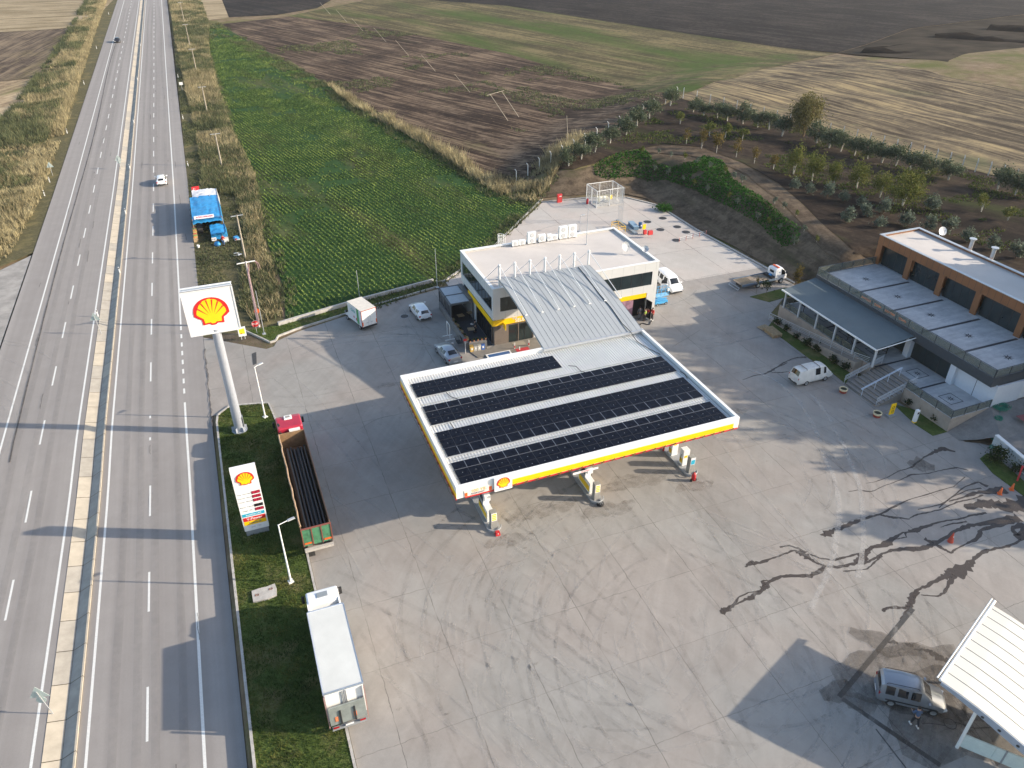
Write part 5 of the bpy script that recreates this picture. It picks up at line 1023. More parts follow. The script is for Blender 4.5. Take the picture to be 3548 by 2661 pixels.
def star(mb, c, r, z):
    pts = []
    for i in range(16):
        a = i*math.pi/8; q = r if i % 2 == 0 else r*.33; pts.append((c[0]+q*math.cos(a), c[1]+q*math.sin(a)))
    for i in range(8): mb.add([Q((pts[(2*i-1) % 16][0], pts[(2*i-1) % 16][1], z)), Q((pts[2*i][0], pts[2*i][1], z)), Q((pts[(2*i+1) % 16][0], pts[(2*i+1) % 16][1], z)), Q((c[0]+.06*math.cos(i*math.pi/4), c[1]+.06*math.sin(i*math.pi/4), z))], [(0, 1, 2, 3)], False)
mb = MB()
for cy in (44.2, 49.2, 54.6, 58.9, 63.2):
    cx = 65.4; star(mb, (cx+(.6 if cy > 46 and cy < 51 else 0), cy), .5, TZ+.012)
    cx += (.6 if cy > 46 and cy < 51 else 0)
    for p, q in (((-.85, -.85), (.85, -.77)), ((-.85, .77), (.85, .85)), ((-.85, -.77), (-.77, .77)), ((.77, -.77), (.85, .77))): mb.b2(Q((cx+p[0], cy+p[1], TZ+.006)), Q((cx+q[0], cy+q[1], TZ+.012)))
for y in (46.8, 51.9, 56.8, 61): mb.b2(Q((62.7, y-.12, TZ+.006)), Q((67.8, y+.12, TZ+.012)))
mb.build('floor_inlay', DINL, rs)
# lower storey
mb = MB(); RWH = M('restaurant_white', (.58, .61, .66), .5, var=.03)
for bxs_ in ([((67.9, 41.62, TZ), (68.1, 46.2, 4.0)), ((68.1, 41.62, TZ), (71.6, 41.8, 4.0)), ((67.45, 46.2, TZ), (68.1, 46.9, 4.0))], [((73.4, 41.7, TZ), (79, 41.9, 4.0))], [((67.45, 52.2, TZ), (68.1, 52.9, 4.0))], [((68.1, 67.0, TZ), (79, 67.2, 4.0))]):
    mb = MB(); [mb.b2(Q(a_), Q(b_)) for a_, b_ in bxs_]; mb.build('white_wall', RWH, rs)
mb = MB(); [mb.b2(Q((67.885, y, TZ)), Q((67.898, y+.05, 4.0))) for y in (43.9,)]; mb.build('panel_joint', BLK, rs)
window(rs, Q((68.0, 46.9, TZ)), Q((68.06, 52.2, 4.0)), 'lower_window', 3, 'y'); window(rs, Q((68.0, 52.9, TZ)), Q((68.06, 67.0, 4.0)), 'lower_window', 7, 'y')
mb = MB(); mb.b2(Q((71.6, 41.75, TZ)), Q((73.4, 41.8, 3.6))); mb.build('side_door', M('door_white', (.66, .67, .68), .5), rs)
mb = MB(); mb.b2(Q((67.2, 41.9, 3.95)), Q((67.4, 67.9, 5.0))); mb.b2(Q((67.4, 41.9, 3.95)), Q((79, 42.1, 5.0))); mb.b2(Q((67.4, 67.7, 3.95)), Q((77, 67.9, 5.0))); mb.build('fascia', ANT, rs)
mb = MB(); mb.b2(Q((67.4, 42.1, 4.0)), Q((79, 67.7, 4.98))); mb.build('slab', GREY, rs)
mb = MB(); mb.poly([Q(p)[:2] for p in ((67.4, 42.1, 0), (79, 42.1, 0), (76.6, 67.7, 0), (67.4, 67.7, 0))], 4.985); mb.build('roof_terrace', TER, rs)
mb = MB()
for y in (46.9, 51.7, 56.8, 62.0): mb.b2(Q((67.5, y-.16, 4.985)), Q((76.3, y+.16, 4.992)))
for y in (44.4, 49.3, 54.4, 59.4, 64.6): star(mb, (72.0, y), .62, 4.994)
mb.build('terrace_inlay', DINL, rs)
# upper block
ux0, ux1, uy0, uy1 = 76.5, 82.9, 30.0, 68.3
mb = MB(); mb.b2(Q((ux0, uy0, 7.6)), Q((ux0+.2, uy1, 8.75))); mb.b2(Q((ux0+.2, uy1-.2, 4.9)), Q((ux1, uy1, 8.75))); mb.b2(Q((ux1-.2, uy0, 3)), Q((ux1, uy1-.2, 8.75)))
piers = [67.5, 62.6, 57.7, 52.6, 46.9, 41.5, 36]
for y in piers: mb.b2(Q((ux0, y-.0, 4.9)), Q((ux0+.2, y+.75, 7.6)))
mb.build('upper_wall', CORT, rs)
mb = MB()
for i in range(1, 44): mb.b2(Q((ux0-.006, uy1-i*.86, 7.65)), Q((ux0-.002, uy1-i*.86+.03, 8.72)))
mb.build('panel_joint', BLK, rs)
for a, b in zip(piers[1:], piers[:-1]): window(rs, Q((ux0+.55, a+.75, 4.95)), Q((ux0+.6, b, 7.6)), 'upper_window', 4, 'y')
mb = MB(); mb.b2(Q((ux0+.2, uy0, 8.35)), Q((ux1-.2, uy1-.2, 8.5))); mb.build('roof', ROOFW, rs)
mb = MB()
for p, q in (((ux0-.05, uy0, 8.75), (ux0+.3, uy1+.05, 8.83)), ((ux0+.3, uy1-.3, 8.75), (ux1+.05, uy1+.05, 8.83)), ((ux1-.35, uy0, 8.75), (ux1+.05, uy1-.3, 8.83))): mb.b2(Q(p), Q(q))
mb.build('parapet_cap', GALV, rs)
# railings with smoked panes
def rail(parent, pts, z, h, n, nm='glass_railing', texts=None):
    for (x0, y0), (x1, y1), k in zip(pts[:-1], pts[1:], n):
        fr_ = MB(); d = Vector((x1-x0, y1-y0, 0)); L = d.length; rz = math.atan2(d.y, d.x)
        for i in range(k+1): c = Vector((x0, y0, 0))+d*(i/k); fr_.box((c.x, c.y, z+h/2), (.06, .06, h), rz)
        c = Vector((x0, y0, 0))+d*.5; fr_.box((c.x, c.y, z+h+.02), (L, .06, .04), rz); o = fr_.build(nm, ANT, parent)
        for i in range(k):
            m = MB(); c = Vector((x0, y0, 0))+d*((i+.5)/k); m.box((c.x, c.y, z+h*.52), (L/k-.1, .014, h*.86), rz); g = m.build('pane', RGL, o)
            if texts and i in texts: text_mesh('lettering', texts[i][0], .36, M('orange_letter', (.75, .28, .14), .5), g, face_M((c.x-.02, c.y, z+h*.5), (0, -1, 0), (0, 0, 1)), .003, sx=texts[i][1])
rail(rs, [Q((67.25, 67.8, 0))[:2], Q((67.25, 42.0, 0))[:2]], 5.0, .95, [14], texts={4: ('KAHVALTI', .85), 5: ('ÇORBA', .85), 6: ('SULU YEMEK', .72), 7: ('IZGARA', .85)})
rail(rs, [Q((67.3, 67.85, 0))[:2], Q((76.4, 67.85, 0))[:2]], 5.0, .95, [5]); rail(rs, [Q((67.3, 41.95, 0))[:2], Q((79, 41.95, 0))[:2]], 5.0, .95, [6])
rail(rs, [Q((62.62, 47.4, 0))[:2], Q((62.62, 41.55, 0))[:2], Q((67.8, 41.65, 0))[:2]], TZ, .9, [3, 3]); rail(rs, [Q((62.55, 67.6, 0))[:2], Q((62.57, 52.6, 0))[:2]], TZ, .85, [10]); rail(rs, [Q((62.55, 67.7, 0))[:2], Q((67.8, 67.5, 0))[:2]], TZ, .85, [3])
# pergola
pg = thing('pergola', 'grey sloping fabric pergola roof on white posts along the restaurant front', 'pergola', (61.9, 52.0, 0)); PGM = M('grey_awning', (.12, .15, .16), .75, var=.08, scale=.5)
def PQ(p): return (p[0]-61.9, p[1]-52.0, p[2])
mb = MB(); pf = [(61.85, 51.7, 4.12), (61.85, 67.3, 4.12), (67.2, 67.9, 4.55), (67.2, 51.9, 4.55)]; vs = [PQ(p) for p in pf]+[PQ((p[0], p[1], p[2]-.06)) for p in pf]
mb.add(vs, [(0, 1, 2, 3), (7, 6, 5, 4), (0, 4, 5, 1), (1, 5, 6, 2), (2, 6, 7, 3), (3, 7, 4, 0)], False); mb.build('awning', PGM, pg)
mb = MB(); mb.b2(PQ((61.75, 51.6, 3.98)), PQ((61.87, 67.4, 4.14)))
for y in (51.65, 55.5, 59.5, 63.4, 67.3): mb.cyl(PQ((61.9, y, 4.0)), PQ((67.2, y, 4.44)), .06, n=6)
mb.build('beam', WHITE, pg)
for y in (52.0, 55.1, 58.2, 61.3, 64.4, 67.1): mb = MB(); mb.b2(PQ((61.95+.35, y-.09, TZ)), PQ((62.13+.35, y+.09, 4.0))); mb.build('post', M('post_grey_white', (.5, .52, .54), .5), pg)
rnd = random.Random(12); DK = M('dark_wicker', (.03, .025, .022), .8)
for i, (x, y) in enumerate([(64.5, 65.6), (65.6, 61.5), (64.6, 57.4), (65.4, 54.0)]):
    t = thing('dining_table', 'dark dining table number %s from the steps under the pergola' % ['four', 'three', 'two', 'one'][i], 'table', (x, y, TZ), rnd.uniform(-.2, .2), 'dining tables under the pergola')
    mb = MB(); mb.box((0, 0, .74), (1.3, .8, .05)); mb.build('tabletop', DK, t)
    for a in (-.55, .55):
        for b in (-.3, .3): mb = MB(); mb.b2((a-.03, b-.03, 0), (a+.03, b+.03, .72)); mb.build('leg', DK, t)
# stairs
st_ = thing('entrance_steps', 'wide flight of stone steps with three white handrails up to the restaurant', 'steps', (59.0, 47.5, 0)); mb = MB()
for i in range(10): mb.b2((.25+i*.52, 0, 0 if i == 0 else i*.16-.02), (5.4, 4.65, (i+1)*.16-.01 if i < 9 else 1.59))
mb.build('steps', M('step_stone', (.27, .245, .22), .8, var=.12), st_); mb = MB(); [mb.b2((.24+i*.52, .02, (i+1)*.16-.03), (.34+i*.52, 4.63, (i+1)*.16-.005)) for i in range(9)]; mb.build('nosing', M('dark_nosing', (.08, .08, .08), .7), st_)
for y, nm in ((.0, 0), (2.1, 1), (4.7, 2)):
    mb = MB(); a, b = (.1, y, .95), (5.0, y, 2.5)
    for k in ((0, .0), (0, .16), (0, -.22), (0, -.4)):
        if nm == 1: mb.tube([(a[0], y+k[1]*.8, a[2]+0), (b[0], y+k[1]*.8, b[2])], .035, 6) if k[1] in (.0, .16) else None
        else: mb.tube([(a[0], y, a[2]+k[1]), (b[0], y, b[2]+k[1])], .032, 6)
    for f in (.02, .35, .68, .98): x = a[0]+(b[0]-a[0])*f; mb.cyl((x, y, max(0, a[2]-.95+(b[2]-a[2]-.0)*f)), (x, y, a[2]+(b[2]-a[2])*f), .025, n=6)
    if nm == 1: mb.tube([(a[0], y, a[2]), (a[0]-.08, y+.06, a[2]), (a[0], y+.13, a[2])], .035, 6); mb.tube([(b[0], y, b[2]), (b[0]+.08, y+.06, b[2]), (b[0], y+.13, b[2])], .035, 6)
    mb.build('handrail', GALV if nm != 1 else M('pale_blue_rail', (.6, .68, .8), .4), st_)
rp = thing('ramp_rail', 'long white stepped ramp railing running along the restaurant plinth', 'railing', (62, 67, 0)); mb = MB()
A0, A1, A2 = at(2668, 1094, .9), (61.6, 54.0, 2.5), (62.2, 52.4, 2.6); A0 = (60.9, 67.6, .9); L0 = [(A0[0]-62, A0[1]-67, A0[2]), (A1[0]-62, A1[1]-67, A1[2]), (A2[0]-62, A2[1]-67, A2[2])]
for dz in (0, -.2, -.38, -.56): mb.tube([(p[0], p[1], p[2]+dz) for p in L0], .03 if dz == 0 else .018, 6)
for f in np.linspace(0, 1, 9): x, y, z = [L0[0][k]+(L0[1][k]-L0[0][k])*f for k in range(3)]; mb.cyl((x, y, z-.95), (x, y, z), .025, n=6)
mb.build('rail', GALV, rp); mb = MB(); vs = [(-1.25, .6, -.1), (.5, .6, -.1), (.5, -13.5, -.1), (-.55, -13.5, -.1), (-1.25, .6, .0), (.5, .6, .0), (.5, -13.5, 1.55), (-.55, -13.5, 1.55)]
mb.add(vs, [(3, 2, 1, 0), (4, 5, 6, 7), (0, 1, 5, 4), (1, 2, 6, 5), (2, 3, 7, 6), (3, 0, 4, 7)], False); mb.build('ramp', PLI, rp)
def flue(x, y, label):
    t = thing('flue', label, 'chimney', (x, y, 8.4), 0, 'steel flues behind the restaurant roof'); mb = MB(); mb.cyl((0, 0, 0), (0, 0, 1.5), .22, n=12); mb.build('pipe', GALV, t); mb = MB(); mb.cyl((0, 0, 1.6), (0, 0, 1.68), .42, n=14); mb.cyl((0, 0, 1.45), (0, 0, 1.6), .26, n=12); mb.build('cap', GALV, t)
flue(83.3, 60.8, 'shorter looking steel flue with mushroom cap, the left one behind the restaurant roof'); flue(83.4, 57.8, 'steel flue with mushroom cap, the right one behind the restaurant roof')
dish(83.0, 65.2, 8.6, .55, R(-10), 'white satellite dish on the back parapet of the restaurant roof', WHITE)
rw = thing('ramp_wall', 'white low retaining wall with a pale cap beside the paved ramp', 'wall', (64.9, 38.2, 0)); mb = MB(); W1 = at(3437, 1545); W2 = at(3548, 1640); dx, dy = W2[0]-W1[0], W2[1]-W1[1]; kerbline(mb, [(W1[0]-64.9, W1[1]-38.2), (W1[0]+dx*3-64.9, W1[1]+dy*3-38.2)], .3, -.2, 1.3); mb.build('wall', M('dull_white_wall', (.50, .52, .52), .8, var=.1), rw)
mb = MB(); kerbline(mb, [(W1[0]-64.9, W1[1]-38.2), (W1[0]+dx*3-64.9, W1[1]+dy*3-38.2)], .4, 1.3, 1.38); mb.build('cap', WHITE, rw)
def paver_mat():
    k = N('paving_blocks'); co = k.coord(rot=R(20)); b = k.n('TexBrick'); b.inputs['Scale'].default_value = 4.0; b.inputs['Mortar Size'].default_value = .03; k.l(co, b.inputs['Vector'])
    b.inputs['Color1'].default_value = (.20, .19, .18, 1); b.inputs['Color2'].default_value = (.25, .24, .225, 1); b.inputs['Mortar'].default_value = (.10, .095, .09, 1); k.col(k.mix(.6, b.outputs['Color'], k.ramp(k.noise(k.coord(), 1.2, 5, .7), [(.3, (.13, .125, .12)), (.7, (.27, .26, .24))]))); k.set(.85); return k.m
rpx = [(62.6, 41.48, .006), (67.9, 41.58, 1.62), (90, 41.5, 1.64), (90, 20, 1.64), (66.0, 20, 1.2), (65.3, 37.6, .86), (65.0, 38.5, .76), (64.0, 39.0, .44), (62.6, 40.0, .006)]
mb = MB(); mb.add(rpx, [(0, 7, 8), (0, 6, 7), (0, 1, 6), (1, 5, 6), (1, 2, 5), (2, 3, 5), (3, 4, 5)], False); ST(mb.build('paved_ramp', paver_mat()))
# ------------------------------------------------------------------ fuel pumps and island furniture
def island(x, y0, y1, label):
    t = thing('pump_island', label, 'pump island', (x, y0, 0), 0, 'pump islands under the canopy'); mb = MB(); pts = []
    for a in np.linspace(math.pi, 2*math.pi, 9): pts.append((.55*math.cos(a), .35+.55*math.sin(a)))
    pts += [(.55, y1-y0), (-.55, y1-y0)]; mb.poly(pts, 0, .16); mb.build('kerb_base', M('island_grey', (.30, .31, .32), .6), t); mb = MB(); mb.tube([(.62*math.cos(a), .30+.62*math.sin(a), .32) for a in np.linspace(math.pi*1.02, 1.98*math.pi, 10)], .05, 6); mb.build('guard_hoop', GREY, t)
island(15.8, 44.65, 53, 'left pump island nearest the canopy emblem'); island(25.5, 44.75, 53, 'middle pump island at the canopy front'); island(35.25, 44.9, 53, 'right pump island at the canopy front')
def service_post(x, y, label, blue=False):
    t = thing('service_post', label, 'service post', (x, y, .16), 0, 'grey service posts at the island ends'); mb = MB(); mb.b2((-.27, -.25, 0), (.27, .25, 1.75)); mb.build('housing', M('warm_grey_metal', (.36, .35, .32), .45, .2), t)
    if blue: mb = MB(); mb.b2((-.24, -.262, .95), (.24, -.252, 1.72)); g = mb.build('front_panel', SIGNW, t); mb = MB(); mb.b2((-.2, -.27, 1.0), (.2, -.263, 1.5)); mb.build('blue_notice', M('cyan_print', (.02, .38, .55), .4), g)
    else:
        mb = MB(); mb.b2((-.24, -.262, .85), (.24, -.252, 1.70)); g = mb.build('front_panel', SIGNW, t); mb = MB(); [mb.b2((-.19, -.27, .92+k*.19), (.19, -.263, 1.05+k*.19)) for k in range(4)]; mb.build('yellow_stripe', E_YEL, g)
service_post(15.8, 45.05, 'grey service post with yellow-striped front above the red box'); service_post(25.5, 45.15, 'grey service post with yellow-striped front above the black wheel'); service_post(35.3, 45.35, 'grey service post with a cyan notice beside the red extinguisher', True)
def pump_big(x, y, label):
    t = thing('fuel_pump', label, 'fuel pump', (x, y, .16), 0, 'multi-hose fuel pumps'); mb = MB(); mb.b2((-.28, 0, 0), (.28, 2.3, 1.15)); mb.build('cabinet', WHITE, t)
    mb = MB(); mb.b2((-.30, .15, .15), (-.285, 2.15, .75)); mb.b2((.285, .15, .15), (.30, 2.15, .75)); mb.build('yellow_panel', E_YEL, t)
    mb = MB(); mb.prism([(1.0, 1.15), (1.0, 1.75), (.62, 1.75), (.62, 2.25), (1.2, 2.45), (1.9, 2.4), (1.9, 1.15)], 'x', -.26, .26); mb.build('display_head', WHITE, t)
    for s in (-1, 1):
        mb = MB(); [mb.tube([(s*.30, yy, .8), (s*.40, yy, 1.3), (s*.36, yy, 1.9), (s*.29, yy, 2.2)], .022, 5) for yy in (1.1, 1.35, 1.6, 1.85)]; mb.build('hose', BLK, t)
        mb = MB(); mb.b2((s*.265, 1.05, 1.35), (s*.275, 1.85, 1.95)); mb.build('screen', M('pump_screen', (.05, .07, .10), .3), t)
pump_big(15.8, 45.75, 'white stepped fuel pump on the left island'); pump_big(25.5, 45.85, 'white stepped fuel pump on the middle island')
def pump_box(x, y, h, label, hose=True):
    t = thing('fuel_pump', label, 'fuel pump', (x, y, .16), 0, 'box-shaped fuel pumps on the right island'); mb = MB(); mb.b2((-.32, -.3, 0), (.32, .3, h)); mb.build('cabinet', WHITE, t); mb = MB(); mb.b2((-.335, -.2, .25), (-.325, .2, .75)); mb.b2((-.2, -.315, .9 if h < 1.9 else 1.2), (.12, -.305, 1.15 if h < 1.9 else 1.5)); mb.build('yellow_panel', E_YEL, t)
    mb = MB(); mb.tube([(-.34, .0, 1.2), (-.42, .02, .8), (-.36, .03, .5)], .02, 5); mb.build('hose', BLK, t)
pump_box(35.35, 46.55, 1.75, 'white box-shaped fuel pump directly behind the cyan-noticed post'); pump_box(35.2, 48.2, 1.9, 'white box-shaped fuel pump at the back of the right island, partly under the canopy')
def simple(name, label, cat, loc, parts, rz=0, group=None):
    t = thing(name, label, cat, loc, rz, group)
    for nm, mat, fn in parts: mb = MB(); fn(mb); mb.build(nm, mat, t)
    return t
simple('sand_box', 'small red box marked 1 at the foot of the left island', 'box', (15.85, 44.15, 0), [('box', RED, lambda m: m.box((0, 0, .2), (.42, .36, .36), taper=.8)), ('mark', WHITE, lambda m: m.box((0, -.17, .26), (.05, .02, .14)))])
simple('air_hose_reel', 'black wheel-shaped hose reel at the foot of the middle island', 'hose reel', (25.55, 44.35, 0), [('wheel', RUB, lambda m: m.lathe((0, 0, .14), [(.12, -.12), (.3, -.12), (.34, 0), (.3, .12), (.12, .12)], 16)), ('spokes', GREY, lambda m: [m.box((0, 0, .28), (.5, .04, .03), a) for a in (0, 1.05, 2.1)])])
simple('wheeled_extinguisher', 'large red wheeled fire extinguisher standing before the right island', 'extinguisher', (34.95, 44.2, 0), [('cylinder', RED, lambda m: m.lathe((0, 0, .08), [(.05, 0), (.2, .03), (.21, .6), (.14, .78), (.05, .84), (.04, .92)], 16, cap=True)), ('wheel', RUB, lambda m: [m.lathe((s*.24, -.02, .14), [(.02, -.03), (.14, -.03), (.14, .03), (.02, .03)], 12, 'x') for s in (-1, 1)]), ('handle', BLK, lambda m: m.tube([(.1, .05, .85), (.3, .1, 1.0), (.05, .2, .8)], .02, 5))])
simple('portable_extinguisher', 'small dark-topped extinguisher behind the right island pumps', 'extinguisher', (34.6, 48.9, .16), [('cylinder', RED, lambda m: m.lathe((0, 0, 0), [(.1, 0), (.1, .45), (.03, .55)], 12, cap=True)), ('valve', BLK, lambda m: m.box((0, 0, .58), (.12, .05, .06)))])
# ------------------------------------------------------------------ big pole sign, price board, small signs
ps = thing('pole_sign', 'tall white pole carrying a big square sign box with a red and yellow shell emblem', 'sign', (-3.05, 67.2, .1))
mb = MB(); mb.cyl((0, 0, 0), (0, 0, 11.6), .46, .40, 24); mb.cyl((0, 0, 0), (0, 0, .08), .75, n=16)
for k in range(6): a = k*math.pi/3; mb.box((.55*math.cos(a), .55*math.sin(a), .3), (.35, .04, .5), a)
mb.build('pole', M('pole_silver', (.46, .49, .54), .38, .35, var=.05), ps); mb = MB(); mb.box((.5, -.05, 1.0), (.04, .5, 1.2)); mb.build('inspection_door', GALV, ps)
z0s, z1s = 11.3, 15.7; mb = MB(); mb.b2((-2.15, -.35, z0s), (2.15, .35, z1s)); bxs = mb.build('sign_box', SIGNW, ps)
mb = MB()
for p, q in (((-2.2, -.40, z0s-.05), (2.2, -.35, z0s+.1)), ((-2.2, -.40, z1s-.1), (2.2, -.35, z1s+.05)), ((-2.2, -.40, z0s+.1), (-2.08, -.35, z1s-.1)), ((2.08, -.40, z0s+.1), (2.2, -.35, z1s-.1)), ((-2.2, -.40, z1s+.0), (2.2, -.25, z1s+.06)), ((-2.2, .25, z1s), (2.2, .40, z1s+.06))): mb.b2(p, q)
mb.build('sign_frame', M('frame_white', (.72, .73, .74), .4), bxs); mb = MB(); mb.b2((-2.1, -.2, z1s+.001), (2.1, .2, z1s+.02)); mb.build('sign_top', M('top_grey', (.36, .40, .43), .5), bxs)
emblem(bxs, face_M((.0, -.36, 13.35), (1, 0, 0), (0, 0, 1)), 1.52, .03)
pb = thing('price_board', 'tall white price board with shell emblem, red price displays and coloured fuel names', 'sign', (-2.83, 51.65, .1)); mb = MB(); mb.b2((-.98, -.22, .55), (.98, .22, 7.05)); pbx = mb.build('board', SIGNW, pb)
mb = MB(); mb.b2((-.9, -.18, 0), (.9, .18, .55)); mb.build('plinth', GREY, pb); emblem(pbx, face_M((0, -.23, 5.95), (1, 0, 0), (0, 0, 1)), .70, .05)
LED = M('led_red', (.45, .01, .05), .4); LEDB = M('led_black', (.02, .015, .02), .3); TXT = M('grey_text', (.16, .16, .17), .6)
for i, (z, t1, t2, pr) in enumerate([(4.45, 'Vmax', 'Kursunsuz', '40.26'), (4.05, 'Kursunsuz', 'Benzin', '40.19'), (3.65, 'V-Power', 'Motorin', '42.73'), (3.1, 'Motorin', 'Fuelsave', ''), (2.7, 'Otogaz', 'LPG', '21.65')]):
    mb = MB(); mb.b2((.22, -.245, z-.14), (.9, -.221, z+.14)); g = mb.build('price_display', LEDB if not pr else M('led_dark_red', (.20, .01, .03), .4), pbx)
    if pr: text_mesh('lettering', pr, .25, M('led_bright', (.70, .03, .08), .4), g, face_M((.56, -.247, z), (1, 0, 0), (0, 0, 1)), .003)
    text_mesh('lettering', t1+'   '+t2, .14, TXT, pbx, face_M((-.38, -.222, z), (1, 0, 0), (0, 0, 1)), .003)
for z, h, c, tx, tc, sz in ((2.25, .15, 'cyan_print', 'AutoGas LPG', WHITE, .22), (1.80, .20, 'emblem_red', 'V-Power', WHITE, .34), (1.38, .19, 'yellow_paint', 'FuelSave', TXT, .28)):
    mb = MB(); mb.b2((-.88, -.245, z-h), (.88, -.221, z+h)); g = mb.build('fuel_band', _mc.get(c) or M(c, (.02, .38, .55), .4), pbx); text_mesh('lettering', tx, sz, tc, g, face_M((0, -.247, z), (1, 0, 0), (0, 0, 1)), .003)
text_mesh('lettering', 'Shell   7/24', .18, M('pale_text', (.45, .42, .48), .5), pbx, face_M((0, -.223, .9), (1, 0, 0), (0, 0, 1)), .003)
def lamp_post(x, y, h, az, arm, label, double=False):
    t = thing('lamp_post', label, 'lamp post', (x, y, .1), az, 'lamp posts around the forecourt'); mb = MB(); mb.cyl((0, 0, 0), (0, 0, h), .085 if arm > .45 else .05, .05 if arm > .45 else .035, 8); mb.box((0, 0, .04), (.42, .42, .08)); mb.build('pole', WHITE if arm > .45 else GALV, t)
    if arm: mb = MB(); mb.cyl((0, 0, h-.02), (arm, 0, h+.05), .035, n=6); mb.build('arm', WHITE, t); mb = MB(); mb.box((arm+.2, 0, h+.05), (.6, .2, .10), taper=.8); mb.build('lamp_head', GALV, t)
lamp_post(-1.0, 45.05, 6.0, R(15), .8, 'white lamp post on the island beside the white box truck'); lamp_post(-.45, 68.6, 6.0, R(30), .5, 'slim white lamp post at the top end of the grass island')
lamp_post(1.35, 86.5, 5.8, 0, 0, 'plain white pole beside the stop sign'); lamp_post(14.0, 91.0, 4.4, 0, 0, 'plain pale pole behind the refrigerated van'); lamp_post(24.6, 91.3, 5.6, 0, 0, 'plain grey pole at the back corner of the glazed terrace'); lamp_post(51.3, 102.6, 2.6, 0, .35, 'short bent-armed lamp at the left edge of the rear yard')
simple('stop_sign', 'red octagonal stop sign reading DUR', 'sign', (.55, 86.9, .1), [('post', GALV, lambda m: m.cyl((0, 0, 0), (0, .06, 1.5), .03)), ('plate', WHITE, lambda m: m.lathe((0, 0, 1.35), [(.46, .0), (.46, .02)], 8, 'y', True)), ('face', E_RED, lambda m: m.cyl((0, -.012, 1.35), (0, -.002, 1.35), .43, n=8))])
ss = bpy.data.objects['stop_sign']; text_mesh('lettering', 'DUR', .36, WHITE, ss, face_M((0, -.016, 1.35), (1, 0, 0), (0, 0, 1)), .003)
simple('round_sign', 'orange round sign behind the pale utility pole', 'sign', (1.1, 90.3, .05), [('post', GALV, lambda m: m.cyl((0, 0, 0), (0, 0, 1.4), .025)), ('plate', ORA, lambda m: m.lathe((0, 0, 1.4), [(.34, -.01), (.34, .01)], 18, 'y', True))])
simple('advert_sign', 'small white and yellow notice board on the grass corner by the entrance', 'sign', (-1.1, 86.1, .1), [('stand', WHITE, lambda m: [m.box((s*.2, 0, .25), (.05, .05, .5)) for s in (-1, 1)]), ('board', WHITE, lambda m: m.box((0, 0, 1.05), (.9, .08, 1.25))), ('print', M('bright_yellow_print', (.85, .78, .02), .5), lambda m: m.box((0, -.045, 1.1), (.62, .01, .7))), ('logo', E_RED, lambda m: m.box((-.1, -.052, .82), (.18, .01, .1)))])
# ------------------------------------------------------------------ utility poles
PW = M('pole_wood_grey', (.34, .30, .24), .9, var=.2); PC = M('pole_concrete_pink', (.55, .48, .45), .8, var=.1)
def upole(x, y, h, label, w=1.6, rz=0.0, mat=None, ins=True, grp='utility poles beside the crop field', z=0.0, lean=0.0):
    t = thing('utility_pole', label, 'pole', (x, y, z), rz, grp); mb = MB(); mb.cyl((0, 0, -.1), (lean, 0, h), .16 if w else .06, .10 if w else .045, 8); mb.build('pole', mat or PW, t)
    if w: mb = MB(); mb.box((lean, 0, h-.12), (w, .10, .10)); mb.build('crossarm', GALV if mat is None else WHITE, t); mb = MB(); [mb.cyl((lean+s*w*.46, 0, h-.06), (lean+s*w*.46, 0, h+.16), .05, n=6) for s in ((-1, 0, 1) if ins else (-1, 1))]; mb.build('insulator', BLK, t)
    return t
upole(1.23, 110.3, 6.9, 'slim T-topped utility pole just above the tarpaulin stall', 1.7, R(8))
d = upole(.95, 88.9, 8.7, 'thick pale concrete utility pole with a wide white double arm near the stop sign', 2.1, R(6), PC, False); mb = MB()
for dx, dy in ((-.12, -.17), (.0, -.18), (.14, -.16)): mb.tube([(dx, dy, .3), (dx*.6, dy, 7.2), (.3, -.1, 8.5)], .03, 5)
mb.tube([(.9, 0, 8.6), (1.2, -.1, 8.3), (1.25, -.1, 7.5)], .03, 5); mb.tube([(1.0, 0, 8.6), (1.4, -.1, 8.2), (1.45, -.1, 7.6)], .03, 5); mb.build('down_cable', M('pinkish_cable', (.35, .22, .24), .6), d)
for i, (x, y, h) in enumerate([(.9, 159.1, 6.2), (.4, 205.5, 5.8), (-.1, 256, 6.5), (-.5, 302, 7.2), (-.8, 363, 7.5)]): upole(x, y, h, 'T-topped utility pole, %s one beyond the tarpaulin stall' % nth(i), 1.8, R(5))
for i, p in enumerate([(1146, 51), (1203, 77), (1260, 110), (1339, 146), (1417, 193), (1510, 248), (1630, 321)]): q = att(*p); upole(q[0], q[1], 4.6, 'slim leaning pole, number %s from the far end, in the brown ploughed field' % ['one', 'two', 'three', 'four', 'five', 'six', 'seven'][i], 0, -YAW, grp='bare poles across the ploughed field', z=q[2], lean=-4.0)
q = att(1783, 419); hp = thing('double_pole', 'H-shaped pair of wooden poles joined by a crossbar in the ploughed field', 'pole', q, -YAW); mb = MB(); mb.cyl((-1.5, 0, 0), (-5.5, 0, 5.8), .07, .055, 8); mb.build('pole', PW, hp); mb = MB(); mb.cyl((1.0, 3.5, 0), (-3.0, 3.5, 5.8), .07, .055, 8); mb.build('pole', PW, hp); mb = MB(); mb.cyl((-6.2, -.5, 5.7), (-2.4, 4.0, 5.8), .05, n=6); mb.build('crossbar', PW, hp)
q = att(1968, 507); upole(q[0], q[1], 5.8, 'solitary wooden pole leaning at the corner of the orchard fence', .0, 0, grp=None, z=q[2], lean=-.5)
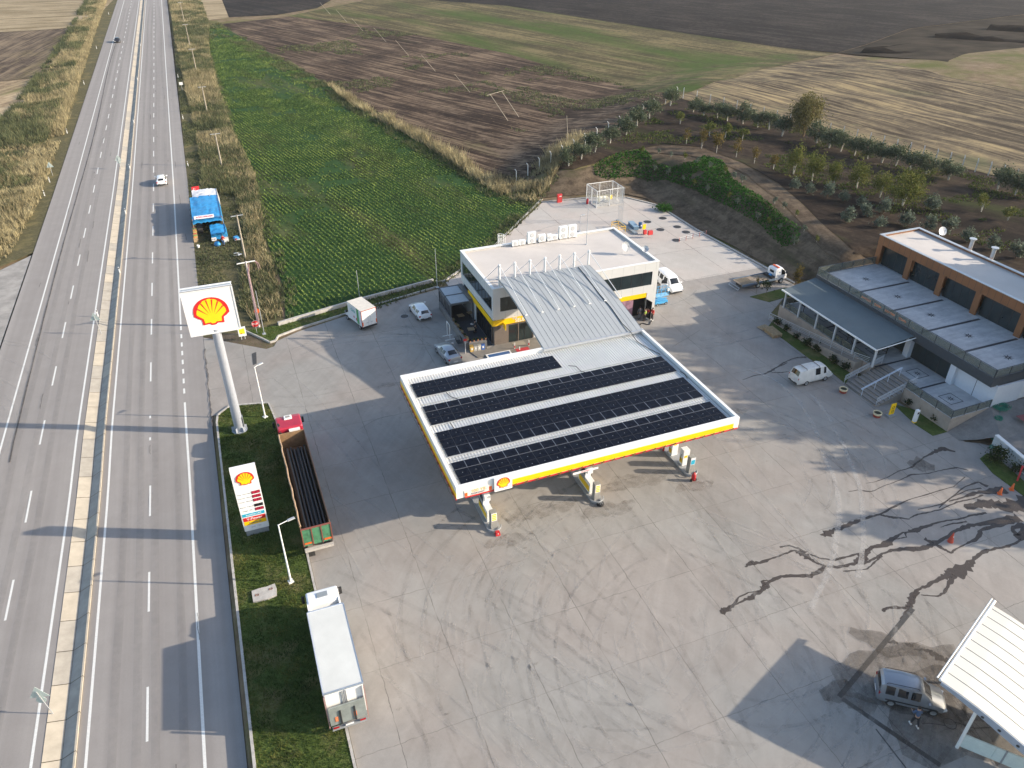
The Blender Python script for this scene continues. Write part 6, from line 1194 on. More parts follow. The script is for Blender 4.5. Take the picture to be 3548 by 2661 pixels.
# ------------------------------------------------------------------ fences, delineators, road signs
FP = M('fence_post_white', (.62, .61, .58), .8, var=.1)
def post_line(A, Bp, n, lab, grp, bend, proto=None):
    for i in range(n):
        f = i/(n-1); px = A[0]+(Bp[0]-A[0])*f; py = A[1]+(Bp[1]-A[1])*f; q = att(px, py)
        if proto is None:
            t = thing('fence_post', lab % nth(i), 'fence post', q, bend, grp); mb = MB(); mb.box((0, 0, 1.0), (.13, .13, 2.1)); mb.box((.14, 0, 2.2), (.1, .11, .5), M=Matrix.Rotation(R(38), 3, 'Y')); mb.build('post', FP, t); proto = t
        else: copy_tree(proto, q, bend, label=lab % nth(i))
    return proto
pf_ = post_line((1789, 632), (2345, 338), 15, '%s bent-topped white fence post from the reeds along the left orchard fence', 'white fence posts of the left orchard fence', R(135))
post_line((2366, 342), (3560, 645), 27, '%s bent-topped white fence post from the corner along the stubble field', 'white fence posts of the back orchard fence', R(50))
def delin(x, y, rz, label, proto=[None]):
    z = float(road_z(y))
    if proto[0] is None: proto[0] = simple('delineator_post', label, 'marker post', (x, y, z), [('post', WHITE, lambda m: m.box((0, 0, .5), (.14, .06, 1.0))), ('reflector', BLK, lambda m: m.box((0, -.035, .82), (.12, .012, .18)))], rz, 'white marker posts along the highway')
    else: copy_tree(proto[0], (x, y, z), rz, label=label, group='white marker posts along the highway')
for i, y in enumerate((112, 137, 163, 200, 250, 310)): delin(-15.66+float(rx(y)), y, 0, '%s white marker post along the right rim of the median channel' % nth(i))
for i, (x, y) in enumerate([(-29.3, 152), (-29.3, 160), (-29.4, 196), (-29.7, 250), (-30, 310), (-30.4, 400)]): delin(x, y, 0, '%s white marker post along the left shoulder of the highway' % nth(i))
for i, (x, y) in enumerate([(-5.2, 161), (-5.2, 200), (-5.3, 250)]): delin(x, y, 0, '%s white marker post on the right shoulder beyond the stall' % nth(i))
delin(-17.75, 99, 0, 'white marker post on the sunlit left rim of the median channel')
def tri(x, y, z, h, rz, label, rnd_=True, tilt=0):
    t = thing('warning_sign', label, 'road sign', (x, y, z), rz, 'triangular road signs seen from behind'); mb = MB(); mb.cyl((0, 0, 0), (tilt*h, 0, h), .035, n=6); mb.build('post', GALV, t)
    mb = MB(); c = (tilt*h, .06, h-.15); vs = [(c[0]-.62, c[1], c[2]-.5), (c[0]+.62, c[1], c[2]-.5), (c[0], c[1], c[2]+.55)]; vs += [(p[0], p[1]+.02, p[2]) for p in vs]; mb.add(vs, [(0, 1, 2), (5, 4, 3), (0, 3, 4, 1), (1, 4, 5, 2), (2, 5, 3, 0)], False); mb.build('plate', M('sign_back', (.38, .45, .43), .5), t)
    if rnd_: mb = MB(); mb.cyl((tilt*h, .06, h-.95), (tilt*h, .08, h-.95), .32, n=18); mb.build('round_plate', _mc['sign_back'], t)
tri(-17.3, 39.6, -.45, 2.4, R(-12), 'triangular and round sign back on the median nearest the camera', tilt=-.12); tri(-17.1, 93.9, 0, 2.5, R(-10), 'triangular sign back on the median beside the pole sign', False, -.08); tri(-17.4, 163.8, 0, 2.3, 0, 'small triangular sign back on the median farther up the road'); tri(-29.2, 164.1, 0, 2.2, 0, 'triangular sign back on the left shoulder by the reeds', False)
simple('kilometre_sign', 'small white plate sign on the right shoulder far up the highway', 'road sign', (-4.6, 232, 0), [('post', GALV, lambda m: m.cyl((0, 0, 0), (0, 0, 1.6), .04)), ('plate', WHITE, lambda m: m.box((0, 0, 1.8), (.9, .04, .7)))])
# ------------------------------------------------------------------ marks on the ground
def alpha_mat(name, c, a0, a1, sc=1.2, lo=.4, hi=.6, rot=None):
    k = N(name); co = k.coord(); k.col(c); k.set(.8, spec=.2); n = k.math('ADD', k.math('MULTIPLY', k.noise(co, sc, 5, .7), .6), k.math('MULTIPLY', k.noise(co, sc*7, 3, .7), .4)); f = k.ramp(n, [(lo, a0), (hi, a1)]); k.l(f, k.p.inputs['Alpha']); return k.m
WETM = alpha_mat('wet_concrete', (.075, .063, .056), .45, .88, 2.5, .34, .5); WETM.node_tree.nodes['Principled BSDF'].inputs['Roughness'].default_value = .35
TM_L = alpha_mat('pale_tyre_mark', (.45, .435, .41), .0, .24, .9, .36, .66); TM_D = alpha_mat('dark_tyre_mark', (.10, .095, .09), .0, .17, .9, .40, .68)
TM_LS = alpha_mat('strong_pale_tyre_mark', (.52, .50, .47), .25, .65, .9, .36, .66); DAMP = alpha_mat('damp_patch', (.12, .105, .09), .0, .5, .5, .3, .62)
OILM = alpha_mat('oil_stain', (.12, .09, .065), .0, .38, 1.4, .42, .66)
_mz = [0.005]
def strip(mb, pts, ws, jit=.0, rnd=None, sub=3, zf=None):
    P_ = []; Wd = []
    for i in range(len(pts)-1):
        for j in range(sub): t = j/sub; P_.append((pts[i][0]*(1-t)+pts[i+1][0]*t, pts[i][1]*(1-t)+pts[i+1][1]*t)); Wd.append(ws[i]*(1-t)+ws[i+1]*t)
    P_.append(pts[-1][:2]); Wd.append(ws[-1]); _mz[0] += .0001; z = _mz[0]; vs = []
    for i, p in enumerate(P_):
        a, b = P_[max(0, i-1)], P_[min(len(P_)-1, i+1)]; dx, dy = b[0]-a[0], b[1]-a[1]; L = math.hypot(dx, dy) or 1; nx, ny = -dy/L, dx/L
        j1, j2 = (rnd.uniform(1-jit, 1+jit), rnd.uniform(1-jit, 1+jit)) if rnd else (1, 1); w = Wd[i]/2; o = rnd.uniform(-.5, .5)*w*jit if rnd else 0
        z_ = z if zf is None else zf(p[0], p[1])+z
        vs += [(p[0]+nx*(w*j1+o), p[1]+ny*(w*j1+o), z_), (p[0]-nx*(w*j2-o), p[1]-ny*(w*j2-o), z_)]
    mb.add(vs, [(2*i, 2*i+1, 2*i+3, 2*i+2) for i in range(len(P_)-1)])
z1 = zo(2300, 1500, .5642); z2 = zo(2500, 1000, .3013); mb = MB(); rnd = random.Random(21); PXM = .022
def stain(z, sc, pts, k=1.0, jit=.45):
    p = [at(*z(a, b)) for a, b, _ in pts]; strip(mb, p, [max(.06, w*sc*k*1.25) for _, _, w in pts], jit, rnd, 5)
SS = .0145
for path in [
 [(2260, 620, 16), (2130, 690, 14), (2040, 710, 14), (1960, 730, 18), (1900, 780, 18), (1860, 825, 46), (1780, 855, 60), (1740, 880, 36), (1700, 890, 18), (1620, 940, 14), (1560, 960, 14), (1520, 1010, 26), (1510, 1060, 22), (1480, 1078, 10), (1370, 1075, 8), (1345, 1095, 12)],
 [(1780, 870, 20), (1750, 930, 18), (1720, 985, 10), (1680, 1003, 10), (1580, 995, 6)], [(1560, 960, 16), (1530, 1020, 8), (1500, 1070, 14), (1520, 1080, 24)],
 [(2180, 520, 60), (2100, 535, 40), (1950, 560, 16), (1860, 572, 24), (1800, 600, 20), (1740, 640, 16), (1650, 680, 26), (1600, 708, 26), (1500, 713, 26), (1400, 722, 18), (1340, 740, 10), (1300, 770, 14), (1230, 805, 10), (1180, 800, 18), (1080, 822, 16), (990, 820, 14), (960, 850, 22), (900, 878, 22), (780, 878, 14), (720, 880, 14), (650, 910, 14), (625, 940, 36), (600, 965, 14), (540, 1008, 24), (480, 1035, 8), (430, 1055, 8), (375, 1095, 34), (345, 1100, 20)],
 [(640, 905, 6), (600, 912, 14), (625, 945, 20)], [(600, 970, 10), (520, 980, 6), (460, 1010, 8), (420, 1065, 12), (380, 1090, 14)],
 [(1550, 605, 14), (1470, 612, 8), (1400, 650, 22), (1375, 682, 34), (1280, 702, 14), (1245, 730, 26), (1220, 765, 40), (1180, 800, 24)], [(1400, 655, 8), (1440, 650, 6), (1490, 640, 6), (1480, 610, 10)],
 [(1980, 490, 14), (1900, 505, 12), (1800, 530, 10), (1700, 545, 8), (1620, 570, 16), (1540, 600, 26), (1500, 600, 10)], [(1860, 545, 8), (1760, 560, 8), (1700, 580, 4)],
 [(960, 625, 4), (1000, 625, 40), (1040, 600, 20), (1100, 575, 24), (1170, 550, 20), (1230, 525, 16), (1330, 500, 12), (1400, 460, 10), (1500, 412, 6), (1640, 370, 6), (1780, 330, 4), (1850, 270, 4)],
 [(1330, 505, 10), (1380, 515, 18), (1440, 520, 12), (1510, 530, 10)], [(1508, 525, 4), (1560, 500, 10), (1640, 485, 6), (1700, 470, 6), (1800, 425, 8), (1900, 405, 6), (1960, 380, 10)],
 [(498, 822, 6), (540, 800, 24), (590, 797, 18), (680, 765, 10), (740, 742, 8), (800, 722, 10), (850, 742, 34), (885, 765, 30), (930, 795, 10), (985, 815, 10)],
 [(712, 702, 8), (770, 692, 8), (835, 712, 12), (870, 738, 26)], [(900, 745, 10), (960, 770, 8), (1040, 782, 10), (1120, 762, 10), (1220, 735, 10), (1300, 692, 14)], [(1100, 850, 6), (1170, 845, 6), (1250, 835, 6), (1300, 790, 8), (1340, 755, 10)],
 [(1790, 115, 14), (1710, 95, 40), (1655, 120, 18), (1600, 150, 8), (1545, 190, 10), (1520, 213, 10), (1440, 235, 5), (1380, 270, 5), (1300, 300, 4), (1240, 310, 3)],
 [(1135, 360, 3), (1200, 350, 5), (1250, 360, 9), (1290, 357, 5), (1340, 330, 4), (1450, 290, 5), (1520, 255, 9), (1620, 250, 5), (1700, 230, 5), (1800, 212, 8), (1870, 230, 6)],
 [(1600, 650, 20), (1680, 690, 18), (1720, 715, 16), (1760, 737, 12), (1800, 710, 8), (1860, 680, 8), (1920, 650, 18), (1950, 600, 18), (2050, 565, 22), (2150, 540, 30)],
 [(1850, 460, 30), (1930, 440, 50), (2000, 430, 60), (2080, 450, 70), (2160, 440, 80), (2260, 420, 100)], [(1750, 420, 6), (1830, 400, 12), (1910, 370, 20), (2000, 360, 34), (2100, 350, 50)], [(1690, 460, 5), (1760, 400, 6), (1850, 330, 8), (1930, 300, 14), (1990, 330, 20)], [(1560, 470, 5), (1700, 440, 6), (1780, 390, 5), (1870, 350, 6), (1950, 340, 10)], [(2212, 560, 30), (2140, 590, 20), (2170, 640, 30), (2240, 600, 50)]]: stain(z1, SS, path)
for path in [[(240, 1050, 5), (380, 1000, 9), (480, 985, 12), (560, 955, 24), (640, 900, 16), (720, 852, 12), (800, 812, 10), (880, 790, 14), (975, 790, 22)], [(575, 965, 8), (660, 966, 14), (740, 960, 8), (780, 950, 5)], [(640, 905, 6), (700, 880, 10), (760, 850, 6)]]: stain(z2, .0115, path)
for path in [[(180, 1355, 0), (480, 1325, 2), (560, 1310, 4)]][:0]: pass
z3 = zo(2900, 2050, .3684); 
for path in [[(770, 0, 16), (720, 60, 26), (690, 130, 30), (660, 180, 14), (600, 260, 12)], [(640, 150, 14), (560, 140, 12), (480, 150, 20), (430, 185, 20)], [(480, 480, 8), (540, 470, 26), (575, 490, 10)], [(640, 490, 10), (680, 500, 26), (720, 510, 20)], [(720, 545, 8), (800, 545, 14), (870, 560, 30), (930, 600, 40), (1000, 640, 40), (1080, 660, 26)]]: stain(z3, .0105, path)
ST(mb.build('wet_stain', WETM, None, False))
def arc(mb, cx, cy, r, a0, a1, w, n=22, wob=0.0): strip(mb, [(cx+r*math.cos(R(a0+(a1-a0)*i/n)), cy+r*math.sin(R(a0+(a1-a0)*i/n))) for i in range(n+1)], [w]*(n+1), .15, rnd, 1)
mb = MB()
for path in [[(940, 0), (975, 60)], [(970, 110), (1000, 180), (1040, 260), (1062, 350), (1075, 450), (1075, 540), (1058, 640), (1045, 750), (1000, 880), (960, 960), (905, 1080)], [(1060, 0), (1110, 90), (1150, 190), (1190, 290), (1215, 400), (1222, 520), (1225, 650), (1215, 780), (1190, 890)]]: strip(mb, [at(*z1(*p)) for p in path], [.42]*len(path), .2, rnd, 3)
for path in [[(320, 930), (440, 970), (560, 1020), (670, 1090), (760, 1170), (860, 1260), (920, 1320)], [(880, 1290), (950, 1390), (1000, 1470), (1040, 1550), (1070, 1600), (1100, 1680)], [(1050, 1230), (1110, 1300), (1180, 1400), (1240, 1480), (1270, 1530)], [(1290, 1590), (1330, 1680)]]: strip(mb, [at(*z2(*p)) for p in path], [.42]*len(path), .2, rnd, 3)
ST(mb.build('bright_tyre_marks', TM_LS, None, False))
mbl, mbd = MB(), MB(); rr = random.Random(77)
for i in range(150):
    m = mbl if rr.random() < .5 else mbd; kind = rr.random()
    if kind < .45: cx, cy, r = rr.uniform(18, 30), rr.uniform(24, 36), rr.uniform(7, 17); a0 = rr.uniform(90, 330); a1 = a0+rr.uniform(25, 80)
    elif kind < .62: cx, cy, r = rr.uniform(36, 44), rr.uniform(38, 48), rr.uniform(6, 13); a0 = rr.uniform(-70, 70); a1 = a0+rr.uniform(25, 70)
    elif kind < .80: cx, cy, r = rr.uniform(4, 14), rr.uniform(66, 84), rr.uniform(6, 14); a0 = rr.uniform(0, 360); a1 = a0+rr.uniform(20, 50)
    elif kind < .9: cx, cy, r = rr.uniform(50, 56), rr.uniform(60, 92), rr.uniform(6, 14); a0 = rr.uniform(0, 360); a1 = a0+rr.uniform(20, 50)
    else: cx, cy, r = rr.uniform(-60, -30), rr.uniform(20, 70), rr.uniform(42, 80); a0 = rr.uniform(-20, 10); a1 = a0+rr.uniform(8, 22)
    for dr in (0, 1.85):
        if cx+r > 75: continue
        if kind >= .9 and cx+(r+dr)*math.cos(R(a0)) < 3: continue
        arc(m, cx, cy, r+dr, a0, a1, rr.uniform(.16, .34))
for i in range(34):
    x = rr.uniform(5, 40); y = rr.uniform(20, 44); L = rr.uniform(6, 18); a = R(rr.uniform(75, 130)); m = mbd if rr.random() < .5 else mbl
    for dx in (0, 1.85): strip(m, [(x+dx+math.cos(a)*L*t+math.sin(t*2)*.5, y+math.sin(a)*L*t) for t in np.linspace(0, 1, 8)], [.3]*8, .2, rr, 2)
def clip_faces(m, ok):
    keep = [all(ok(*m.v[i][:2]) for i in f) for f in m.f]; m.f = [f for f, k in zip(m.f, keep) if k]; m.m = [f for f, k in zip(m.m, keep) if k]; m.smooth = [f for f, k in zip(m.smooth, keep) if k]
inside = lambda x, y: x > 1.0 and x < 68 and (x < 57.5 or y > 72) and y < 108 and not (22 < x < 49 and 70 < y < 87) and (y < 84 or x > 27) and (y < 92 or x > 38+(y-100)*.9)
clip_faces(mbl, inside); clip_faces(mbd, inside)
ST(mbl.build('pale_tyre_marks', TM_L, None, False)); ST(mbd.build('dark_tyre_marks', TM_D, None, False))
mb = MB()
for cx, cy, a, b in [(16.5, 43.2, 2.2, 1.2), (26, 43.6, 2.6, 1.5), (34.6, 43.5, 2.0, 1.1), (20.5, 45.5, 3.4, 1.6), (30, 46, 3.4, 1.7), (45, 52, 1.5, .8), (13, 70, 1.6, .8), (31, 79.5, 1.5, .8)]:
    strip(mb, [(cx-a, cy-.2), (cx-a*.5, cy+.2), (cx, cy), (cx+a*.5, cy-.2), (cx+a, cy+.1)], [b*.3, b, b*1.2, b, b*.3], .3, rnd, 4)
for i in range(130): x, y = rr.uniform(3, 56), rr.uniform(20, 80); s_ = rr.uniform(.05, .22); strip(mb, [(x-s_, y), (x, y+rr.uniform(-.05, .05)), (x+s_, y)], [s_*.4, s_, s_*.4], .4, rnd, 3) if not (11 < x < 39 and 43 < y < 75) and inside(x, y) else None
ST(mb.build('oil_stain', OILM, None, False))
mb = MB(); strip(mb, [(32.5, 22.5), (35, 21.8), (38, 20.5), (41, 19)], [2.2, 4.5, 6, 6], .1, rnd, 4); strip(mb, [(33.2, 16.0), (35.5, 17.5), (38, 18), (41, 17)], [2, 5, 7, 8], .1, rnd, 4)
for pth in ([(30.8, 21.9), (32.5, 21.5), (33.4, 19.8)], [(36.4, 25.6), (38, 23.5), (40, 22)], [(57, 37.6), (56.2, 38.4), (55, 38.6)]): strip(mb, pth, [.8, 2.0, 1.0], .3, rnd, 4)
ST(mb.build('damp_patch', DAMP, None, False))
# cracks and joints in the road surfaces
mb = MB(); rr = random.Random(9); y = 69.0; pts = []
while y < 86: pts.append((-5.55+rr.uniform(-.12, .12), y)); y += .5
strip(mb, pts, [.05+.08*rr.random() for _ in pts], .4, rr, 1); 
for sx_, sy_, n_ in [(46, 66, 14), (8, 63, 10)]:
    a = rr.uniform(-.4, .9); p = (sx_, sy_); pts = []
    for i in range(n_): pts.append(p); a += rr.uniform(-.35, .35); p = (p[0]+math.cos(a)*.45, p[1]+math.sin(a)*.45)
    strip(mb, pts, [.028]*len(pts), .4, rr, 1)
ST(mb.build('crack', M('crack_dark', (.11, .10, .095), .9), None, False))
mb = MB(); rr = random.Random(31)
def rstrip(pts, w): strip(mb, pts, [w]*len(pts), .15, rr, 1, lambda x, y: float(road_z(y)))
for cx, cy, r, a0, a1 in [(-34, 84, 13, 25, 75), (-34.5, 83, 11.2, 20, 80), (-36, 82, 10, 15, 70), (-33, 80, 9, 10, 60), (-31, 90, 7, 30, 100), (-30, 78, 5, 0, 80), (-38, 76, 14, -20, 30)]: rstrip([(cx+r*math.cos(R(a)), cy+r*math.sin(R(a))) for a in np.linspace(a0, a1, 26) if cx+r*math.cos(R(a)) > -27.9], .35) if True else None
ST(mb.build('road_scuffs', TM_L, None, False))
mb = MB()
for x in (-23.4, -22.0+.0, -20.6, -13.6, -12.2, -10.9, -9.1): 
    for y0 in np.arange(-20, 420, 40): pts = [(x+float(rx(yy))+.12*math.sin(yy*.05+x), yy) for yy in np.arange(y0, y0+41, 4)]; rstrip(pts, .55)
ST(mb.build('wheel_track', alpha_mat('wheel_track_dark', (.12, .115, .115), .0, .16, .25, .35, .65), None, False))
mb = MB(); pts = [(-24.0-.0*yy, yy) for yy in np.arange(70, 320, 3.0)]; strip(mb, [(-23.9+.25*math.sin(p[1]*.04)+float(rx(p[1])), p[1]) for p in pts], [.14]*len(pts), .3, rr, 1, lambda x, y: float(road_z(y))); 
for i in range(40):
    x = rr.choice([rr.uniform(-27, -18.5), rr.uniform(-15, -6.5)]); y = rr.uniform(25, 240); L = rr.uniform(1, 5); strip(mb, [(x+rr.uniform(-.05, .05), y+L*t/5) for t in range(6)], [.05]*6, .4, rr, 1, lambda x, y: float(road_z(y)))
ST(mb.build('sealed_crack', alpha_mat('bitumen_seal', (.035, .033, .033), .3, .85, 2, .35, .6), None, False))
# drains and covers
DRN = M('drain_grating', (.07, .068, .065), .6, .3, var=.4, scale=14)
mb = MB(); kerbline(mb, [(31.88, 21.49), (42.28, 25.48)], .34, -.05, .012); kerbline(mb, [(31.98, 21.3), (33.6, 17.3), (34.4, 15.4)], .34, -.05, .011); kerbline(mb, [(32.47, 18.77), (32.29, 16.03)], .08, -.05, .010); ST(mb.build('drain_channel', DRN))
mb = MB(); mb.poly([(-.62, 79.7), (-.2, 79.9), (-.0, 82.6), (-.5, 82.4)], .0, .02); 
ST(mb.build('entrance_drain', DRN))
def cover(x, y, r, label, sq=False):
    t = thing('manhole_cover', label, 'manhole cover', (x, y, .004), 0, 'round dark manhole covers' if not sq else 'square drain gratings'); mb = MB()
    if sq: mb.box((0, 0, .008), (r, r, .016)); mb.build('grate', DRN, t)
    else: mb.cyl((0, 0, 0), (0, 0, .018), r, n=24); mb.build('lid', M('cast_iron', (.06, .055, .055), .6, .4), t); mb = MB(); mb.lathe((0, 0, 0), [(r+.06, .0), (r+.06, .012), (r, .012)], 24); mb.build('rim', GREY, t)
for (x, y), l in zip([(66.63, 103.06), (63.48, 102.53), (63.69, 98.8), (66.81, 98.88), (66.93, 96.46), (63.71, 94.14)], ['farthest manhole cover in the rear yard, toward the bank', 'manhole cover nearest the vent pipes', 'manhole cover in the middle of the yard group, left one', 'manhole cover in the middle of the yard group, right one', 'manhole cover close to the bank kerb', 'manhole cover beside the low red and white barrier']): cover(x, y, .62, l)
cover(18.4, 85.0, .5, 'single manhole cover between the refrigerated van and the white hatchback')
mb = MB(); cover(-.0+1.0, 47.54, .5, 'square drain grating beside the kerb in front of the white truck', True); cover(.95+.3, 63.0, .5, 'square drain grating beside the red-cabbed truck', True); cover(3.2, 24.9, .4, 'square drain grating at the bottom edge of the forecourt', True)
simple('concrete_slab', 'broken pale concrete slab with rusty lifting hooks lying on the grass island', 'slab', (-3.05, 44.5, .10), [('slab', KERB, lambda m: m.poly([(-.9, .55), (-.3, .62), (.2, .58), (.85, .68), (.92, .2), (.85, -.55), (.2, -.68), (-.88, -.60)], 0, .16)), ('hook', M('rust', (.16, .06, .03), .9), lambda m: [m.tube([(x-.12, y, .17), (x+.12, y, .17), (x+.12, y+.14, .17), (x-.12, y+.14, .17)], .025, 5, True) for x, y in ((-.55, -.1), (.5, .15))])])
# ------------------------------------------------------------------ rear yard equipment
cg = thing('equipment_cage', 'white mesh cage around pipework at the back of the rear yard', 'cage', (58.6, 111.3, 0)); cw, cdp, ch = 5.0, 4.0, 2.9
P4 = [(0, 0), (cw, .2), (cw, cdp), (0, cdp)]; mb = MB()
for a, b in zip(P4, P4[1:]+P4[:1]):
    for t in (0, .5): x, y = a[0]+(b[0]-a[0])*t, a[1]+(b[1]-a[1])*t; mb.cyl((x, y, 0), (x, y, ch), .06, n=6)
    mb.cyl((a[0], a[1], ch), (b[0], b[1], ch), .045, n=6)
mb.build('frame', WHITE, cg); mb = MB()
for i, (a, b) in enumerate(zip(P4, P4[1:]+P4[:1])):
    for k in range(12): z = .15+k*.24; mb.cyl((a[0], a[1], z), (b[0], b[1], z), .012, n=4, cap=False)
    L = math.hypot(b[0]-a[0], b[1]-a[1]); n_ = int(L/.3)
    for k in range(n_): t = k/n_; x, y = a[0]+(b[0]-a[0])*t, a[1]+(b[1]-a[1])*t; mb.cyl((x, y, .1), (x, y, ch), .009, n=4, cap=False)
mb.build('mesh_panel', WHITE, cg); mb = MB(); mb.b2((.1, .15, 0), (cw-.1, cdp-.1, .12)); mb.build('floor_slab', KERB, cg)
simple('gas_pump_unit', 'cream pipework and pumps standing inside the white cage', 'pump unit', (60.8, 113.2, .12), [('skid', GREY, lambda m: m.box((0, 0, .1), (2.2, 1.2, .2))), ('pipework', M('cream_paint', (.66, .62, .46), .5), lambda m: [m.tube([(-1, y, .3), (-1, y, .9), (.8, y, .9), (.8, y, .3)], .07, 7) for y in (-.4, 0, .4)]), ('motor', WHITE, lambda m: [m.lathe((x, 0, .3), [(.2, 0), (.28, .1), (.28, .6), (.1, .75)], 12, cap=True) for x in (-.6, .2)]), ('warning_plate', YEL, lambda m: m.box((1.2, -.5, .9), (.5, .04, .7)))])
simple('fire_cabinet', 'red cabinet standing alone at the back left corner of the rear yard', 'cabinet', (53.9, 116.2, 0), [('cabinet', M('bright_red', (.55, .04, .04), .4), lambda m: m.box((0, 0, .72), (.85, .4, 1.44))), ('label_plate', WHITE, lambda m: m.box((.1, -.21, 1.1), (.4, .01, .12)))])
simple('yard_extinguisher', 'dark red wheeled extinguisher beside the white cage', 'extinguisher', (58.0, 113.6, 0), [('cylinder', RED, lambda m: m.lathe((0, 0, .05), [(.05, 0), (.22, .05), (.22, .8), (.08, .95)], 14, cap=True))])
t = thing('vent_pipes', 'row of tall slender white vent pipes rising from a grey plinth in the yard', 'vent pipes', (59.0, 104.6, 0)); mb = MB(); mb.b2((-.2, -6.2, 0), (.35, .1, .28)); mb.build('plinth', M('plinth_grey', (.25, .29, .31), .6), t); mb = MB()
for k in range(5): mb.cyl((.05, -.15-k*.34, .2), (.05, -.15-k*.34, 5.9-.1*(k % 2)), .035, n=6); mb.cyl((.05, -.15-k*.34, 5.85), (.05, -.15-k*.34, 6.05), .06, n=6)
mb.tube([(.05, -.15, 2.6), (.05, -1.8, 2.6)], .03, 5); mb.build('pipe', GALV, t)
simple('barrier_frame', 'yellow tubular frame behind the back parapet of the shop', 'frame', (57.4, 101.2, 0), [('frame', M('amber_paint', (.80, .50, .08), .5), lambda m: [m.tube([(-.6, -1.2, z), (.6, -1.2, z), (.6, 1.2, z), (-.6, 1.2, z)], .045, 5, True) for z in (.55, .95)]+[m.cyl((x, y, 0), (x, y, .95), .045, n=5) for x in (-.6, .6) for y in (-1.2, 1.2)])])
simple('storage_box', 'long low steel-blue box beside the vent pipe plinth', 'box', (60.1, 101.2, 0), [('box', M('steel_blue', (.15, .24, .33), .5), lambda m: m.box((0, 0, .3), (.8, 2.6, .5))), ('lid', M('steel_blue_light', (.22, .33, .43), .45), lambda m: m.box((0, 0, .58), (.9, 2.7, .07)))], R(-8))
simple('oil_drum', 'dark blue drum with a white label in the rear yard', 'drum', (61.0, 100.6, 0), [('drum', M('drum_blue', (.03, .08, .18), .45), lambda m: m.lathe((0, 0, 0), [(.3, 0), (.3, .3), (.32, .32), (.3, .34), (.3, .6), (.32, .62), (.3, .64), (.3, .92)], 16, cap=True)), ('label_plate', WHITE, lambda m: m.box((0, -.31, .5), (.2, .02, .18)))])
simple('yellow_cabinet', 'yellow board between the drum and the red sand bins', 'board', (60.9, 99.2, 0), [('post', GALV, lambda m: m.cyl((0, .05, 0), (0, .05, .5), .03)), ('board', YEL, lambda m: m.box((0, 0, .75), (.55, .08, .8)))])
for x, y, w, l in ((60.3, 97.9, .5, 'smaller red fire bin in the rear yard'), (60.4, 96.5, .8, 'larger red fire box on thin legs in the rear yard')): simple('fire_bin', l, 'fire bin', (x, y, 0), [('bin', _mc['bright_red'], lambda m, w=w: m.box((0, 0, .85 if w > .6 else .45), (w, .4, .65), taper=.9)), ('leg', GALV, lambda m, w=w: [m.cyl((s*w*.35, 0, 0), (s*w*.35, 0, .6 if w > .6 else .15), .025, n=5) for s in (-1, 1)])])
t = thing('low_barrier', 'low barrier of red and white posts with thin rails in the rear yard', 'barrier', (63.7, 93.3, 0)); mb = MB()
for i in range(5): mb.cyl((i*1.37, i*.26, 0), (i*1.37, i*.26, .75), .04, n=6)
mb.build('post', M('red_white_post', (.55, .20, .15), .5, var=.6, scale=6), t); mb = MB(); [mb.cyl((0, 0, z), (5.5, 1.04, z), .015, n=5) for z in (.4, .7)]; mb.build('rail', GALV, t)
# ------------------------------------------------------------------ shop front clutter
BINC = [('amber_bin', (.62, .42, .12), 'yellow-brown'), ('grey_bin', (.42, .42, .42), 'grey'), ('cream_bin', (.55, .53, .48), 'cream'), ('blue_bin', (.06, .16, .50), 'blue')]
for i, (n_, c, w_) in enumerate(BINC): simple('waste_bin', '%s recycling bin in the row of four before the terrace wall' % w_, 'bin', (23.5+i*.46, 73.55, .0), [('bin', M(n_, c, .5), lambda m: m.box((0, 0, .4), (.38, .34, .72), taper=1.08)), ('lid', M(n_+'_lid', tuple(x*.5 for x in c), .5), lambda m: m.box((0, 0, .80), (.42, .38, .08))), ('label_plate', WHITE, lambda m: m.box((0, -.19, .45), (.2, .01, .26)))], 0, 'recycling bins')
t = thing('goalpost_frame', 'white steel frame of two uprights on feet left of the terrace', 'frame', (22.0, 77.7, 0)); mb = MB(); mb.tube([(0, .55, 0), (0, .55, 2.0), (0, -.55, 2.0), (0, -.55, 0)], .04, 6); [mb.b2((-.6, y-.04, 0), (.6, y+.04, .07)) for y in (-.55, .55)]; mb.build('frame', WHITE, t)
simple('shopping_trolleys', 'dark nested shopping trolleys against the outer terrace wall', 'trolley', (22.6, 75.6, 0), [('basket', BLK, lambda m: [m.tube([(-.3, y, .5), (.3, y, .5), (.35, y+.5, .95), (-.35, y+.5, .95)], .02, 4, True) for y in (-.6, -.4, -.2, 0)]+[m.box((0, -.1, .5), (.5, 1.0, .03))]), ('wheel_frame', GREY, lambda m: [m.cyl((x, y, .05), (x, y+.1, .5), .02, n=5) for x in (-.28, .28) for y in (-.6, .3)])])
simple('sign_post', 'thin white post with a small red sign at the terrace corner', 'sign', (22.7, 73.4, 0), [('post', WHITE, lambda m: m.cyl((0, 0, 0), (0, 0, 1.9), .04)), ('plate', RED, lambda m: m.box((0, -.05, 1.85), (.4, .03, .3)))])
for i, (x, y, r_) in enumerate([(24.4, 81.3, .1), (24.5, 77.5, -.15), (26.0-.2, 81.6, .2)]): simple('slatted_table', ['wooden slatted table by the outer terrace wall', 'wooden slatted table nearest the planter corner', 'wooden slatted table beside the printed side wall'][i], 'table', (x+.3, y, .04), [('tabletop', WOOD, lambda m: [m.box((-.35+k*.14, 0, .72), (.11, .75, .03)) for k in range(6)]), ('leg', BLK, lambda m: [m.cyl((a, b, 0), (a, b, .70), .02, n=5) for a in (-.3, .3) for b in (-.3, .3)])], r_, 'slatted tables on the shop terrace')
rr = random.Random(4)
